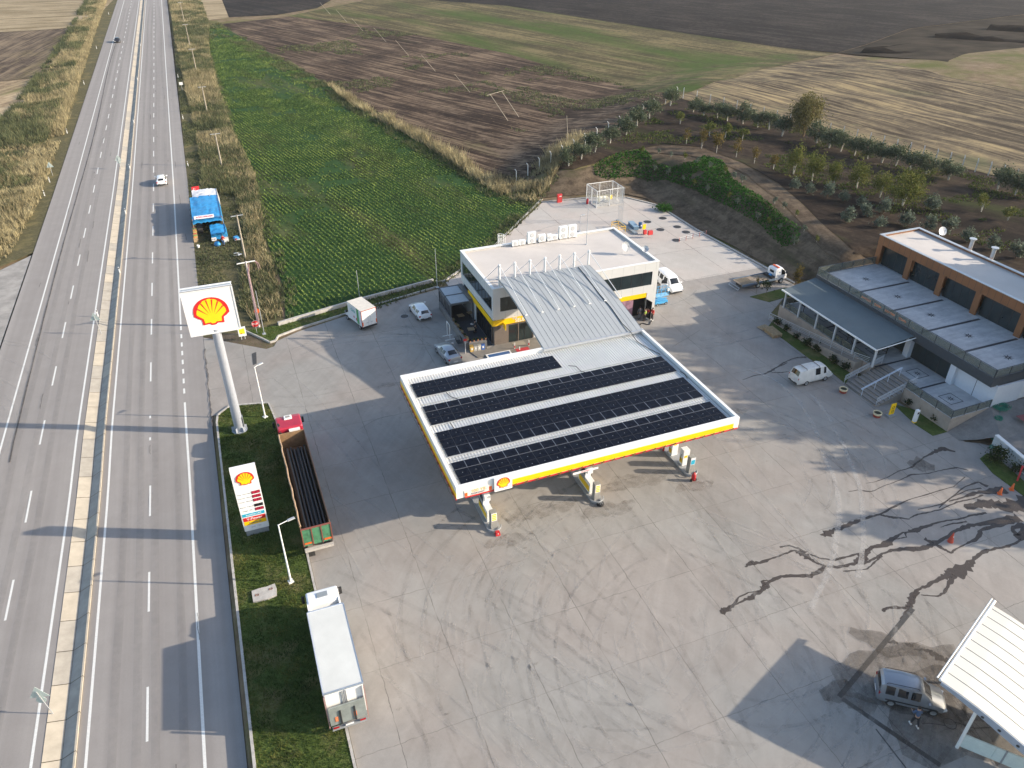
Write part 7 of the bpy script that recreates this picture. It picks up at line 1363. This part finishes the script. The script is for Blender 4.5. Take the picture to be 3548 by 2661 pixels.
for i in range(7): simple('planter', '%s planter on top of the terrace wall from the glazed end' % nth(i), 'planter', (gx0+.05+(q1[0]-gx0)*(.25+.105*i), gy0+(q1[1]-gy0)*(.15+.125*i), 1.0), [('box', M('planter_brown', (.16, .10, .06), .8), lambda m: m.box((0, 0, .1), (.26, .42, .2))), ('plants', L_ROSE if i % 2 else L_REED, lambda m: [m.box((rr.uniform(-.1, .1), rr.uniform(-.18, .18), .26), (.12, .03, .16), rr.uniform(0, 3)) for _ in range(12)])], 0, 'planters on the terrace wall')
for i in range(5): simple('herb_pot', '%s potted plant from the left on the short front terrace wall' % nth(i), 'planter', (q1[0]+.15+i*.48, q1[1]-.02, 1.0), [('pot', M('terracotta', (.35, .15, .08), .8), lambda m: m.lathe((0, 0, 0), [(.08, 0), (.12, .2), (.001, .2)], 10)), ('plants', L_ROSE, lambda m: [m.box((rr.uniform(-.08, .08), rr.uniform(-.08, .08), .28), (.14, .03, .18), rr.uniform(0, 3)) for _ in range(10)])], 0, 'potted plants on the front terrace wall')
simple('door_mat', 'bright red mat lying before the shop entrance', 'mat', (29.2, 71.75, .092), [('mat', M('mat_red', (.42, .03, .04), .9), lambda m: m.box((0, 0, .008), (1.6, .7, .016)))]); simple('notice_board', 'blue panel in a white frame lying behind the back edge of the canopy', 'panel', (26.2, 71.6, .092), [('frame', WHITE, lambda m: m.box((0, 0, .04), (3.0, .95, .08))), ('panel', M('deep_blue', (.05, .12, .28), .4), lambda m: m.box((0, 0, .082), (2.6, .6, .012)))])
simple('entrance_plate', 'beige mat directly before the sliding doors', 'mat', (29.3, 73.2, .092), [('mat', M('mat_beige', (.30, .27, .22), .9), lambda m: m.box((0, 0, .008), (1.5, .9, .016)))])
for i, (x, y) in enumerate([(28.4, 72.3), (30.2, 72.3), (28.6, 71.2)]): simple('bollard', ['red and white bollard left of the red mat', 'red and white bollard right of the red mat', 'short red and white bollard just behind the canopy edge'][i], 'bollard', (x, y, .09), [('post', WHITE, lambda m: m.cyl((0, 0, 0), (0, 0, .75), .06)), ('band', RED, lambda m: m.cyl((0, 0, .1), (0, 0, .4), .064))], 0, 'red and white bollards at the shop door')
simple('air_hose', 'black hose looping on the ground behind the group of people', 'hose', (45.9, 72.2, 0), [('hose', RUB, lambda m: m.tube([(-.8+.2*k, .35*math.sin(k*.9)-.1, .05) for k in range(10)]+[(1.1, .3, .4), (1.0, .5, 1.0)], .05, 6))])
# right side things
for i, (x, y) in enumerate([(58.0, 51.0), (58.1, 46.15)]): simple('flower_tub', ['round red and cream flower tub at the left foot of the steps', 'round red and cream flower tub at the right foot of the steps'][i], 'planter', (x, y, 0), [('tub', M('tub_red', (.30, .05, .03), .7), lambda m: m.lathe((0, 0, 0), [(.36, 0), (.42, .28)], 20)), ('rim', M('tub_cream', (.62, .52, .33), .7), lambda m: m.lathe((0, 0, 0), [(.42, .28), (.45, .5), (.38, .5), (.36, .4)], 20)), ('soil', M('pot_soil', (.03, .035, .02), .95), lambda m: m.cyl((0, 0, .36), (0, 0, .40), .37, n=20))], 0, 'flower tubs at the steps')
simple('floor_sign', 'yellow double-marked notice board standing at the right foot of the steps', 'sign', (59.5, 45.7, 0), [('foot', GREY, lambda m: m.box((0, 0, .06), (.9, .5, .12))), ('board', YEL, lambda m: m.box((0, 0, .85), (.62, .08, 1.3))), ('mark', BLK, lambda m: [m.lathe((0, -.05, z), [(.16, 0), (.12, -.005), (.12, .0)], 12, 'y') for z in (.6, 1.05)])])
simple('charging_post', 'white charging post with a yellow foot and a hooked cable beside the plinth bed', 'charging post', (60.8, 43.9, 0), [('post', WHITE, lambda m: m.box((0, 0, .8), (.36, .3, 1.5))), ('foot_band', YEL, lambda m: m.box((0, 0, .12), (.37, .31, .12))), ('screen', BLK, lambda m: m.box((0, -.155, 1.25), (.22, .01, .25))), ('cable', BLK, lambda m: m.tube([(.18, 0, 1.4), (.35, .1, 1.7), (.3, .15, 1.2), (.2, .1, .7)], .025, 5))])
a, b, c = at(2681, 1176), at(2708, 1164), at(2637, 1146); 
for i in range(3): simple('pallet', ['bottom wooden pallet of the stack by the plinth bed', 'middle wooden pallet of the stack by the plinth bed', 'top wooden pallet of the stack by the plinth bed'][i], 'pallet', (59.0, 64.4, .15*i), [('deck', WOOD, lambda m: [m.box((0, -1.0+k*.25, .13), (1.3, .14, .022)) for k in range(9)]+[m.box((0, -1.0+k*.5, .01), (1.3, .14, .02)) for k in range(5)]), ('block', WOOD, lambda m: [m.box((x_, 0, .07), (.1, 2.15, .09)) for x_ in (-.55, 0, .55)])], R(-4), 'stacked wooden pallets')
simple('pallet', 'single wooden pallet leaning at the back end of the stack', 'pallet', (58.9, 65.9, .05), [('deck', WOOD, lambda m: [m.box((-.6+k*.24, 0, .1), (.14, 1.0, .022)) for k in range(6)]), ('block', WOOD, lambda m: [m.box((0, y_, .05), (1.3, .1, .08)) for y_ in (-.45, 0, .45)])], R(8))
def cone(x, y, label): simple('traffic_cone', label, 'traffic cone', (x, y, 0), [('cone', ORA, lambda m: m.lathe((0, 0, 0), [(.17, .03), (.05, .72), (.001, .74)], 14)), ('base', ORA, lambda m: m.box((0, 0, .02), (.38, .38, .04))), ('stripe', WHITE, lambda m: [m.lathe((0, 0, 0), [(.125-z*.0, z), (.10, z+.1)], 14) for z in (.28,)]+[m.lathe((0, 0, 0), [(.082, .50), (.066, .58)], 14)])], rr.uniform(0, 1), 'orange traffic cones near the ramp wall')
cone(59.54, 32.71, 'orange striped cone farther from the ramp kerb'); cone(61.02, 32.74, 'orange striped cone closer to the ramp kerb')
simple('fallen_cone', 'red plain cone-shaped marker standing alone amid the wet streaks', 'traffic cone', (50.6, 29.8, 0), [('cone', M('cone_red', (.48, .06, .03), .6), lambda m: m.lathe((0, 0, 0), [(.24, 0), (.22, .1), (.03, 1.0), (.001, 1.02)], 12)), ('mark', WHITE, lambda m: m.box((0, -.12, .62), (.06, .01, .12)))])
simple('red_post', 'slanting red post standing against the white ramp wall', 'post', (62.5, 33.4, 0), [('post', RED, lambda m: m.cyl((0, 0, 0), (.35, .3, 1.5), .08))])
simple('spare_barrier', 'small red frame on the far side of the ramp wall', 'frame', (64.9, 34.0, .3), [('frame', RED, lambda m: m.tube([(0, 0, 0), (0, 0, .9), (.5, .3, .9), (.5, .3, 0)], .03, 5))])
NETM = M('green_net', (.03, .20, .13), .8); rr = random.Random(2); t = thing('green_netting', 'tangled heap of green netting spread on the paved ramp', 'net', (68.6, 41.0, 1.45)); mb = MB()
for cx_, cy_, cz_, R_0, n_ in ((0.3, .3, .15, .75, 22), (-1.2, -.9, -.2, .42, 12), (-2.4, -1.7, -.75, .35, 7), (-3.2, -2.6, -1.0, .5, 6), (-4.2, -3.2, -1.25, .4, 4)):
    for k in range(n_): a = rr.uniform(0, 6.3); r_ = R_0*rr.uniform(.4, 1.1); ox, oy = rr.uniform(-.3, .3)*R_0, rr.uniform(-.3, .3)*R_0; mb.tube([(cx_+ox+r_*math.cos(a+j*.7), cy_+oy+r_*.8*math.sin(a+j*.7), cz_+rr.uniform(0, .22)) for j in range(10)], .022, 4)
mb.tube([(0, 0, .1), (-.8, -.6, -.1), (-1.5, -1.2, -.3), (-2.2, -2.0, -.8), (-3.4, -2.8, -1.1), (-4.4, -3.3, -1.3)], .03, 4); mb.build('net', NETM, t)
simple('red_mat', 'faded red grid mat lying on the paved ramp', 'mat', (70.2, 38.9, 1.60), [('mat', M('faded_red', (.26, .09, .09), .9, var=.3, scale=9), lambda m: m.box((0, 0, .01), (2.6, 1.1, .02)))], R(-4))
# ------------------------------------------------------------------ wash bay
wb_ = thing('wash_bay', 'white arched-roof wash bay with seam lines at the bottom right corner', 'wash bay', (36.3, 18.3, 0)); e = Vector((.928, .373, 0)); p = Vector((.373, -.928, 0)); base = Vector(at(3264, 2360, 4.7)); W0 = Vector((36.3, 18.3, 0)); WL = 8.6
PRF = [(0, 4.70), (1.2, 4.58), (2.3, 4.40), (3.7, 4.10), (5.1, 3.74), (6.6, 3.25), (8.2, 2.6)]; WBW = M('cream_membrane', (.62, .60, .54), .55, var=.04, scale=.6)
mb = MB(); vs = []
for s_, z in PRF:
    for q_ in (0, WL): v = base+e*q_+p*s_; vs.append((v.x-W0.x, v.y-W0.y, z))
    for q_ in (0, WL): v = base+e*q_+p*s_; vs.append((v.x-W0.x, v.y-W0.y, z-.12))
F = []
for i in range(len(PRF)-1): a, b = 4*i, 4*i+4; F += [(a, a+1, b+1, b), (a+2, b+2, b+3, a+3), (a, b, b+2, a+2), (a+1, a+3, b+3, b+1)]
F += [(0, 2, 3, 1), (len(vs)-4, len(vs)-3, len(vs)-1, len(vs)-2)]; mb.add(vs, F, False); mb.build('roof', WBW, wb_)
mb = MB()
for k in range(1, 10):
    q_ = k*WL/9.4; pts = [tuple(base+e*q_+p*s_-W0+Vector((0, 0, z-base.z+.01))) for s_, z in PRF]; pts = [(x, y, zz) for (x, y, _), (s_, zz) in zip(pts, [(s_, z+.008) for s_, z in PRF])]
    mb.tube(pts, .018, 5)
mb.build('roof_seam', M('seam_grey_light', (.36, .34, .30), .6), wb_)
mb = MB(); A_, B_ = base-p*.1-W0, base+e*WL-p*.1-W0; mb.cyl((A_.x-.0, A_.y, 4.68), (B_.x+e.x*.5, B_.y+e.y*.5, 4.68), .10, n=8); A2_ = base-p*.3-W0; mb.cyl((A2_.x, A2_.y, 4.74), (A2_.x+e.x*(WL+.5), A2_.y+e.y*(WL+.5), 4.74), .05, n=6); mb.build('gutter', WHITE, wb_)
mb = MB(); vs = []; FB = M('fascia_blue_grey', (.34, .38, .44), .5)
for s_, z in PRF:
    v = base+p*s_-W0-e*.02; d_ = .16+.34*min(1, s_/4); vs += [(v.x, v.y, z-.02), (v.x, v.y, z-d_-.12), (v.x-e.x*.06, v.y-e.y*.06, z-.02), (v.x-e.x*.06, v.y-e.y*.06, z-d_-.12)]
F = []
for i in range(len(PRF)-1): a, b = 4*i, 4*i+4; F += [(a+2, a+3, b+3, b+2), (a, b, b+1, a+1), (a+1, b+1, b+3, a+3), (a, a+2, b+2, b)]
mb.add(vs, F, False); fb = mb.build('side_girder', FB, wb_); mb = MB()
for s_ in (2.6, 3.6, 4.7, 5.8, 6.9):
    z = np.interp(s_, [a for a, b in PRF], [b for a, b in PRF])-.36; v = base+p*s_-W0-e*.083; mb.cyl((v.x-e.x*.004, v.y-e.y*.004, z), (v.x+e.x*.002, v.y+e.y*.002, z), .10, n=12)
mb.build('hole', BLK, fb)
pb_ = Vector((36.3, 15.92, 0)); wd = Vector((.64, -.77, 0)).normalized(); mb = MB(); 
for c_, z in ((pb_, 4.2), (pb_+e*6.6, 4.2), (pb_+p*4.5, 3.2), (pb_+p*4.5+e*6.6, 3.2)): m2 = MB(); v = c_-W0; m2.cyl((v.x, v.y, 0), (v.x, v.y, z), .11, n=8); m2.build('post', WHITE, wb_)
mb = MB(); a_ = pb_-W0+wd*.05; b_ = a_+wd*7; kerbline(mb, [a_[:2], b_[:2]], .08, .25, 1.45); mb.build('side_panel', M('panel_pale_green', (.60, .68, .64), .5), wb_); mb = MB(); m_ = a_+wd*2.3; mb.box((m_.x, m_.y, .85), (.1, .12, 1.22), math.atan2(wd.y, wd.x)); mb.build('panel_joint', GREY, wb_)
v_ = pb_+wd*6+e*1.2; simple('wash_machine', 'rusty green high-pressure machine inside the wash bay', 'machine', (v_.x-.4, v_.y+1.1, 0), [('cabinet', M('olive_metal', (.12, .12, .07), .7), lambda m: m.box((0, 0, .6), (.8, .7, 1.2))), ('wheel', ORA, lambda m: m.cyl((0, 0, 1.2), (0, 0, 1.25), .15)), ('tray', WOOD, lambda m: m.box((.6, -.3, .5), (.5, .6, .9)))], R(-50))
simple('wash_hose', 'thin black pressure hose coiled beside the silver van', 'hose', (37.2, 17.3, .02), [('hose', RUB, lambda m: (m.tube([(.38*math.cos(a), .38*math.sin(a), .02) for a in np.linspace(0, 12.5, 36)], .022, 5), m.tube([(.38, 0, .02), (1.2, -.8, .02), (2.4, -1.2, .02)], .022, 5), m.tube([(-.38, 0, .02), (-1.2, .5, .02), (-2.0, .5, .4)], .022, 5)))])
# ------------------------------------------------------------------ roadside stall
TB = M('blue_tarpaulin', (.03, .26, .56), .4, var=.25, scale=1.8, bump=.5); TWH = M('white_tarpaulin', (.66, .68, .70), .5, var=.12, scale=1.8, bump=.5)
stl = thing('market_stall', 'roadside stall under blue and white tarpaulins on the highway shoulder', 'stall', (-2.9, 126, 0)); sx0, sx1 = -2.0, 2.35
def sheet(name, mat, x0, x1, y0, y1, z0, z1, drop=.0, parent=None, nx=14, ny=12, sag=.12, seed=1, sidez=None):
    r_ = np.random.default_rng(seed); V = []; 
    for j in range(ny+1):
        for i in range(nx+1):
            u, v = i/nx, j/ny; z = z0+(z1-z0)*v+.10*math.sin(u*math.pi)-sag*abs(math.sin(v*math.pi*3))*.4+r_.normal()*.055; V.append([x0+(x1-x0)*u, y0+(y1-y0)*v, z])
    F = [(j*(nx+1)+i, j*(nx+1)+i+1, (j+1)*(nx+1)+i+1, (j+1)*(nx+1)+i) for j in range(ny) for i in range(nx)]; n0 = len(V)
    for (idx, dx, dy) in (([j*(nx+1)+nx for j in range(ny+1)], .15, 0), ([i for i in range(nx+1)], 0, -.1)):
        if dy and not drop: continue
        dr = sidez if dx else drop
        for k, q_ in enumerate(idx): x, y, z = V[q_]; V.append([x+dx, y+dy, z-dr+r_.normal()*.03])
        F += [(idx[k], idx[k+1], len(V)-len(idx)+k+1, len(V)-len(idx)+k) for k in range(len(idx)-1)]
    return np_mesh(name, V, F, mat, parent, True)
sheet('white_cover', TWH, sx0+.1, sx1-.3, 6.6, 10.6, 2.75, 2.75, 0, stl, seed=3, sidez=1.6); bl = sheet('blue_cover', TB, sx0-.3, sx1-.35, -3.4, 6.8, 2.55, 2.85, .55, stl, seed=4, sidez=1.9)
mb = MB(); mb.add([(sx0+.0, -3.35, 2.56), (sx1-1.4, -3.35, 2.56), (sx1-1.4, -2.2, 2.70), (sx0+.0, -2.2, 2.70)], [(0, 1, 2, 3)]); vs = mb.v; mb.v = [(a, b, c_+.09) for a, b, c_ in vs]; bn = mb.build('banner', SIGNW, stl)
text_mesh('lettering', 'KÖKLÜPINARI', .62, E_RED, bn, Matrix.Translation((-.45, -2.78, 2.74)) @ Matrix.Rotation(R(7), 4, 'X'), .003, sx=.62)
mb = MB(); [mb.cyl((x, y, 0), (x, y, 2.7), .05, n=6) for x, y in ((sx0-.3, -3.3), (sx0-.3, 1.5), (sx0-.2, 6.6), (sx0, 10.4), (sx1-.3, -3.3), (sx1-.3, 6.6), (sx1-.3, 10.4))]; mb.build('post', M('pole_timber', (.30, .22, .15), .9), stl)
mb = MB(); mb.b2((sx0+.1, -2.5, .0), (sx0+.9, 9.5, .75)); mb.b2((sx1-1.3, 0, 0), (sx1-.6, 9, 1.6)); mb.build('counter', M('dark_counter', (.05, .045, .04), .9), stl)
rr = random.Random(14)
for i in range(9):
    c_ = [(.55, .22, .05), (.20, .28, .06), (.45, .12, .05), (.5, .35, .08)][i % 4]; y = 120.3+i*.75; simple('fruit_crate', '%s crate of produce from the near end along the stall front' % nth(i), 'crate', (-5.0+rr.uniform(-.05, .05)-.2, y, float(road_z(y))+.02), [('crate', WOOD, lambda m: m.box((0, 0, .35), (.6, .5, .7))), ('fruit', M('fruit_%d' % (i % 4), c_, .6, var=.5, scale=9), lambda m: m.box((0, 0, .74), (.54, .44, .12), taper=.8))], rr.uniform(-.1, .1), 'produce crates along the stall front')
s2 = thing('covered_stack', 'smaller blue tarpaulin heap before the open end of the stall', 'stack', (-1.6, 120.3, 0)); sheet('blue_cover', TB, -1.3, .9, -1.2, 2.0, 1.25, 1.55, .8, s2, 8, 8, seed=8, sidez=1.0); mb = MB(); mb.b2((-1.2, -1.1, 0), (.8, 1.9, 1.15)); mb.build('boxes', M('cardboard', (.34, .25, .15), .9), s2)
mb = MB(); mb.box((-1.0, -1.35, .55), (.7, .05, .5)); mb.build('printed_box', SIGNW, s2); text_mesh('lettering', 'ELMA', .24, M('purple_letter', (.2, .05, .15), .5), s2, face_M((-1.0, -1.38, .55), (1, 0, 0), (0, 0, 1)), .003)
simple('white_box', 'white foam box beside the small blue heap', 'box', (-.9, 118.7, 0), [('box', WHITE, lambda m: m.box((0, 0, .3), (.7, .5, .6))), ('lid', M('lid_cream', (.6, .55, .45), .6), lambda m: m.box((0, 0, .62), (.74, .54, .05)))])
simple('blue_sack', 'crumpled bright blue sack near the person at the stall', 'sack', (-2.2, 117.6, 0), [('sack', TB, lambda m: [m.lathe((rr.uniform(-.25, .25), rr.uniform(-.25, .25), 0), [(.34, 0), (.4, .25), (.22, .55), (.05, .62)], 9, cap=True) for _ in range(3)])])
simple('blue_sheet', 'blue sheet and white board lying at the field edge behind the stall', 'sheet', (.6, 119.0, 0), [('sheet', TB, lambda m: [m.box((0, .3, .2), (.9, .9, .35), .3, .7)]), ('board', WHITE, lambda m: m.box((.3, -.4, .12), (1.2, .35, .06), .3)), ('red_can', RED, lambda m: m.cyl((-.1, -.55, .05), (-.1, -.55, .35), .12))])
simple('white_bucket', 'white bucket at the road end of the stall front', 'bucket', (-5.0, 117.8, 0), [('bucket', WHITE, lambda m: m.lathe((0, 0, 0), [(.16, 0), (.2, .4), (.17, .4), (.14, .05)], 12))])
t = thing('flagpole', 'short pole with a small red and white flag at the far end of the stall', 'flag', (-4.9, 137.5, 0)); mb = MB(); mb.cyl((0, 0, 0), (.1, 0, 3.2), .03, n=6); mb.build('pole', GALV, t); mb = MB(); mb.box((.75, 0, 2.75), (1.2, .03, .8), R(10)); fl = mb.build('flag', M('flag_red', (.60, .02, .03), .7), t); mb = MB(); mb.lathe((.55, -.09, 2.75), [(.18, 0), (.13, -.005), (.13, 0)], 14, 'y'); mb.build('crescent', WHITE, fl)
simple('motorbike', 'dark motorbike parked between stall and highway', 'motorbike', (-5.0, 133.5, 0), [('wheel', RUB, lambda m: [m.lathe((0, y, .3), [(.2, -.05), (.3, -.05), (.3, .05), (.2, .05)], 14, 'x') for y in (-.65, .65)]), ('frame', BLK, lambda m: (m.tube([(0, -.65, .3), (0, -.2, .6), (0, .4, .62), (0, .65, .3)], .05, 6), m.tube([(0, .65, .3), (0, .5, .95)], .03, 6), m.tube([(-.3, .45, 1.0), (.3, .45, 1.0)], .02, 5))), ('seat', BLK, lambda m: m.box((0, -.25, .8), (.25, .7, .12))), ('tank', M('tank_red', (.3, .03, .03), .3), lambda m: m.box((0, .2, .8), (.26, .4, .2), taper=.7))])
simple('rubbish_sheet', 'crumpled white plastic lying beside the utility pole', 'litter', (.4, 112.7, 0), [('plastic', WHITE, lambda m: [m.box((rr.uniform(-.5, .5), rr.uniform(-.4, .4), .08+.05*k), (.6, .3, .03), rr.uniform(0, 3), M=Matrix.Rotation(rr.uniform(-.4, .4), 3, 'X') @ Matrix.Rotation(rr.uniform(0, 3), 3, 'Z')) for k in range(5)])])
# ------------------------------------------------------------------ people
def skin_obj(name, V, E, rad, mat, parent, sub=1, root=0):
    me = bpy.data.meshes.new(name); me.from_pydata(V, E, []); me.materials.append(mat); o = bpy.data.objects.new(name, me); link(o, parent)
    if parent is not None: KIDS.setdefault(parent.name, []).append(o)
    o.modifiers.new('skin', 'SKIN'); sv = me.skin_vertices[0].data
    for i, r_ in enumerate(rad): sv[i].radius = (r_, r_) if not hasattr(r_, '__len__') else r_; sv[i].use_root = (i == root)
    md = o.modifiers.new('sub', 'SUBSURF'); md.levels = sub; md.render_levels = sub
    dg = bpy.context.evaluated_depsgraph_get(); m2 = bpy.data.meshes.new_from_object(o.evaluated_get(dg)); o.modifiers.clear(); m2.name = name; o.data = m2
    for p_ in m2.polygons: p_.use_smooth = True
    return o
def person(label, loc, rz, shirt, trous, shoe, arms, legs=None, lean=0.0, hair=HAIR, vest=None, sleeve=True, H=1.75):
    "faces local +X; arms: ((elbow),(wrist)) for left (+Y) and right"
    t = thing('person', label, 'person', loc, rz); k = H/1.75
    L = legs or (((.02, .10, .50), (-.02, .11, .09)), ((.03, -.10, .50), (.0, -.11, .09)))
    hx = lean; V = [(0, 0, .95), (hx*.3, 0, 1.12), (hx*.7, 0, 1.30), (hx, 0, 1.44), (hx*1.1+.01, 0, 1.53), (hx*1.15+.02, 0, 1.62), (hx*1.15+.03, 0, 1.72)]
    rad = [(.15, .12), (.13, .105), (.15, .11), (.12, .09), .055, .085, .075]; E = [(0, 1), (1, 2), (2, 3), (3, 4), (4, 5), (5, 6)]
    sh_i = []; legi = []
    for s, (el, wr_) in zip((1, -1), arms):
        i0 = len(V); V += [(hx, s*.19, 1.41), el, wr_]; rad += [.055, .043, .030]; E += [(3, i0), (i0, i0+1), (i0+1, i0+2)]; sh_i.append(i0)
        w = Vector(wr_); d = (w-Vector(el)).normalized(); side = d.cross(Vector((0, 0, 1))) if abs(d.z) < .9 else Vector((1, 0, 0)); side.normalize(); pm = w+d*.09; ip = len(V); V.append(tuple(pm)); rad.append((.038, .02)); E.append((i0+2, ip))
        for f, ln in enumerate((.075, .085, .08, .062)):
            a = pm+side*(f-1.5)*.021+d*.02; m_ = a+d*ln*.55+Vector((0, 0, -.004)); e_ = m_+(d*.8+Vector((.0, 0, -.35))).normalized()*ln*.5; j = len(V); V += [tuple(a), tuple(m_), tuple(e_)]; rad += [.010, .009, .008]; E += [(ip, j), (j, j+1), (j+1, j+2)]
        a = w+d*.03+side*.032; e_ = a+(d+side*.8).normalized()*.05; j = len(V); V += [tuple(a), tuple(e_)]; rad += [.011, .009]; E += [(ip, j), (j, j+1)]
    for s, (kn, an) in zip((1, -1), L):
        i0 = len(V); V += [(0, s*.10, .86), kn, an, (an[0]+.14, an[1], .045)]; rad += [.085, .058, .042, .034]; E += [(0, i0), (i0, i0+1), (i0+1, i0+2), (i0+2, i0+3)]; legi.append(i0)
    V = [tuple(c_*k for c_ in v) for v in V]; skin_obj('body', V, E, rad, SKIN, t)
    # head details
    hc = Vector((hx*1.15+.03, 0, 1.665))*k; mb = MB(); mb.lathe(hc+Vector((-.015, 0, -.02)), [(.001, .135), (.06, .125), (.098, .07), (.104, .0), (.09, -.05)], 14); mb.build('hair', hair, t)
    mb = MB(); mb.box(hc+Vector((.10, 0, -.03)), (.03, .024, .04), taper=.6); [mb.box(hc+Vector((.0, s*.098, -.03)), (.03, .02, .05)) for s in (-1, 1)]; mb.build('nose_and_ears', SKIN, t); mb = MB(); [mb.box(hc+Vector((.094, s*.034, -.0)), (.01, .022, .012)) for s in (-1, 1)]; mb.box(hc+Vector((.092, 0, -.075)), (.008, .045, .010)); mb.build('eyes_and_mouth', HAIR, t)
    Vs = [(0, 0, .92), (hx*.3, 0, 1.12), (hx*.7, 0, 1.30), (hx, 0, 1.43)]; Rs = [(.175, .14), (.155, .13), (.175, .135), (.13, .10)]; Es = [(0, 1), (1, 2), (2, 3)]
    for s, (el, wr_) in zip((1, -1), arms):
        i0 = len(Vs); Vs += [(hx, s*.20, 1.41), el]; Rs += [.075, .06]; Es += [(3, i0), (i0, i0+1)]
        if sleeve: Vs.append(tuple(Vector(el).lerp(Vector(wr_), .85))); Rs.append(.045); Es.append((i0+1, i0+2))
    skin_obj('shirt', [tuple(c_*k for c_ in v) for v in Vs], Es, Rs, shirt, t)
    Vt = [(0, 0, .95)]; Rt = [(.165, .135)]; Et = []
    for s, (kn, an) in zip((1, -1), L): i0 = len(Vt); Vt += [(0, s*.10, .84), kn, (an[0], an[1], .14)]; Rt += [.105, .078, .062]; Et += [(0, i0), (i0, i0+1), (i0+1, i0+2)]
    skin_obj('trousers', [tuple(c_*k for c_ in v) for v in Vt], Et, Rt, trous, t)
    for kn, an in L: mb = MB(); mb.box((an[0]*k+.05, an[1]*k, .05), (.28, .10, .10), taper=.8); mb.build('shoe', shoe, t)
    if vest: skin_obj('vest', [tuple(c_*k for c_ in v) for v in Vs[:4]], [(0, 1), (1, 2), (2, 3)], [(.18, .145), (.165, .14), (.185, .15), (.15, .115)], vest, t)
    return t
C_DK = M('dark_cloth', (.02, .022, .028), .9); C_BL = M('blue_jacket_cloth', (.07, .11, .19), .85); C_GR = M('grey_cloth', (.16, .17, .19), .9); C_RED = M('red_cloth', (.55, .03, .03), .85); C_JEAN = M('jean_cloth', (.08, .16, .32), .9); C_HV = M('hi_vis_cloth', (.60, .75, .12), .7)
rest = (((.02, .26, 1.12), (.08, .27, .88)), ((.02, -.26, 1.12), (.08, -.27, .88))); fwd = (((.05, .25, 1.14), (.32, .16, 1.12)), ((.05, -.25, 1.14), (.32, -.16, 1.12)))
person('person in a blue jacket, black trousers and white shoes washing the silver van', (34.95, 18.1, 0), R(75), C_BL, C_DK, WHITE, (((.12, .26, 1.16), (.36, .20, 1.10)), ((.05, -.25, 1.14), (.28, -.16, 1.0))), (((.10, .12, .50), (.10, .16, .09)), ((-.10, -.12, .50), (-.24, -.14, .09))), .10)
person('waiter in dark clothes holding a white tray on the shop terrace', (25.4, 77.7, .04), R(200), C_DK, C_DK, BLK, (((.02, .26, 1.12), (.08, .27, .88)), ((.05, -.25, 1.16), (.34, -.22, 1.22))))
simple('tray', 'white tray held by the waiter on the shop terrace', 'tray', (25.02, 77.82, 1.22), [('tray', WHITE, lambda m: m.cyl((0, 0, 0), (0, 0, .02), .2, n=16))])
person('person in a long grey coat with back turned at the side doorway of the shop', (45.75, 73.55, 0), R(80), C_GR, C_GR, BLK, rest)
person('person in a hi-vis yellow vest and black trousers in the group at the side doorway', (46.15, 72.95, 0), R(100), C_DK, C_DK, BLK, rest, vest=C_HV)
person('shorter person in a red top, left of the two in red at the side doorway', (46.75, 73.3, 0), R(210), C_RED, C_DK, WHITE, fwd, H=1.62)
person('taller person in a red top and white shoes at the right of the doorway group', (47.1, 72.75, 0), R(190), C_RED, C_DK, WHITE, rest)
person('person in a red top and blue trousers standing at the roadside stall', (-1.35, 117.2, 0), R(60), C_RED, C_JEAN, BLK, fwd)
# tall trees just outside the right edge: they shade the forecourt as in the photograph
tt1 = [tree_proto(200+i, 19.5, (2.6, 2.6, 8.0), L_OLIVE, 9000, .42, .3, 3, 60, 'tall_tree', False, .24) for i in range(2)]
TLS = [(93.4, 49.0), (94.2, 45.2), (94.6, 41.5), (94.8, 37.8), (95.0, 34.2), (94.2, 30.6), (95.0, 27.0)]
for i, (x, y) in enumerate(TLS):
    l = '%s tall dense tree of the row outside the right picture edge' % nth(i); g = 'tall trees outside the right picture edge'
    if i < 2: o = tt1[i]; o.location = (x, y, 1.5); tag(o, l, 'tree', g)
    else: copy_tree(tt1[i % 2], (x, y, 1.5), i*1.3, 1.0, l, g)
tt2 = [tree_proto(210+i, 13, (2.4, 2.4, 3.6), L_OLIVE, 1500, .40, .2, 4, 16, 'roadside_tree', False, .26) for i in range(1)]
TL2 = [(78, 19.5), (90.0, 20.5), (83, 27.0)]
for i, (x, y) in enumerate(TL2):
    l = '%s loose-crowned tree outside the lower right picture edge' % nth(i); g = 'loose trees outside the lower right picture edge'
    if i < 1: o = tt2[i]; o.location = (x, y, 1.5); tag(o, l, 'tree', g)
    else: copy_tree(tt2[0], (x, y, 1.5), i*1.3, (1, 1, .9+.06*i), l, g)
# ------------------------------------------------------------------ light autumn haze over the whole place
mb = MB(); mb.b2((-1200, -420, -1.5), (1500, 1500, 46.5)); k = N('haze'); k.t.nodes.remove(k.p); pv = k.n('VolumePrincipled'); pv.inputs['Color'].default_value = (.93, .95, 1.0, 1); pv.inputs['Density'].default_value = .00009; pv.inputs['Anisotropy'].default_value = .2
k.l(pv.outputs[0], k.out.inputs['Volume']); tag(mb.build('haze', k.m), 'thin pale haze over the fields', 'haze', kind='stuff')
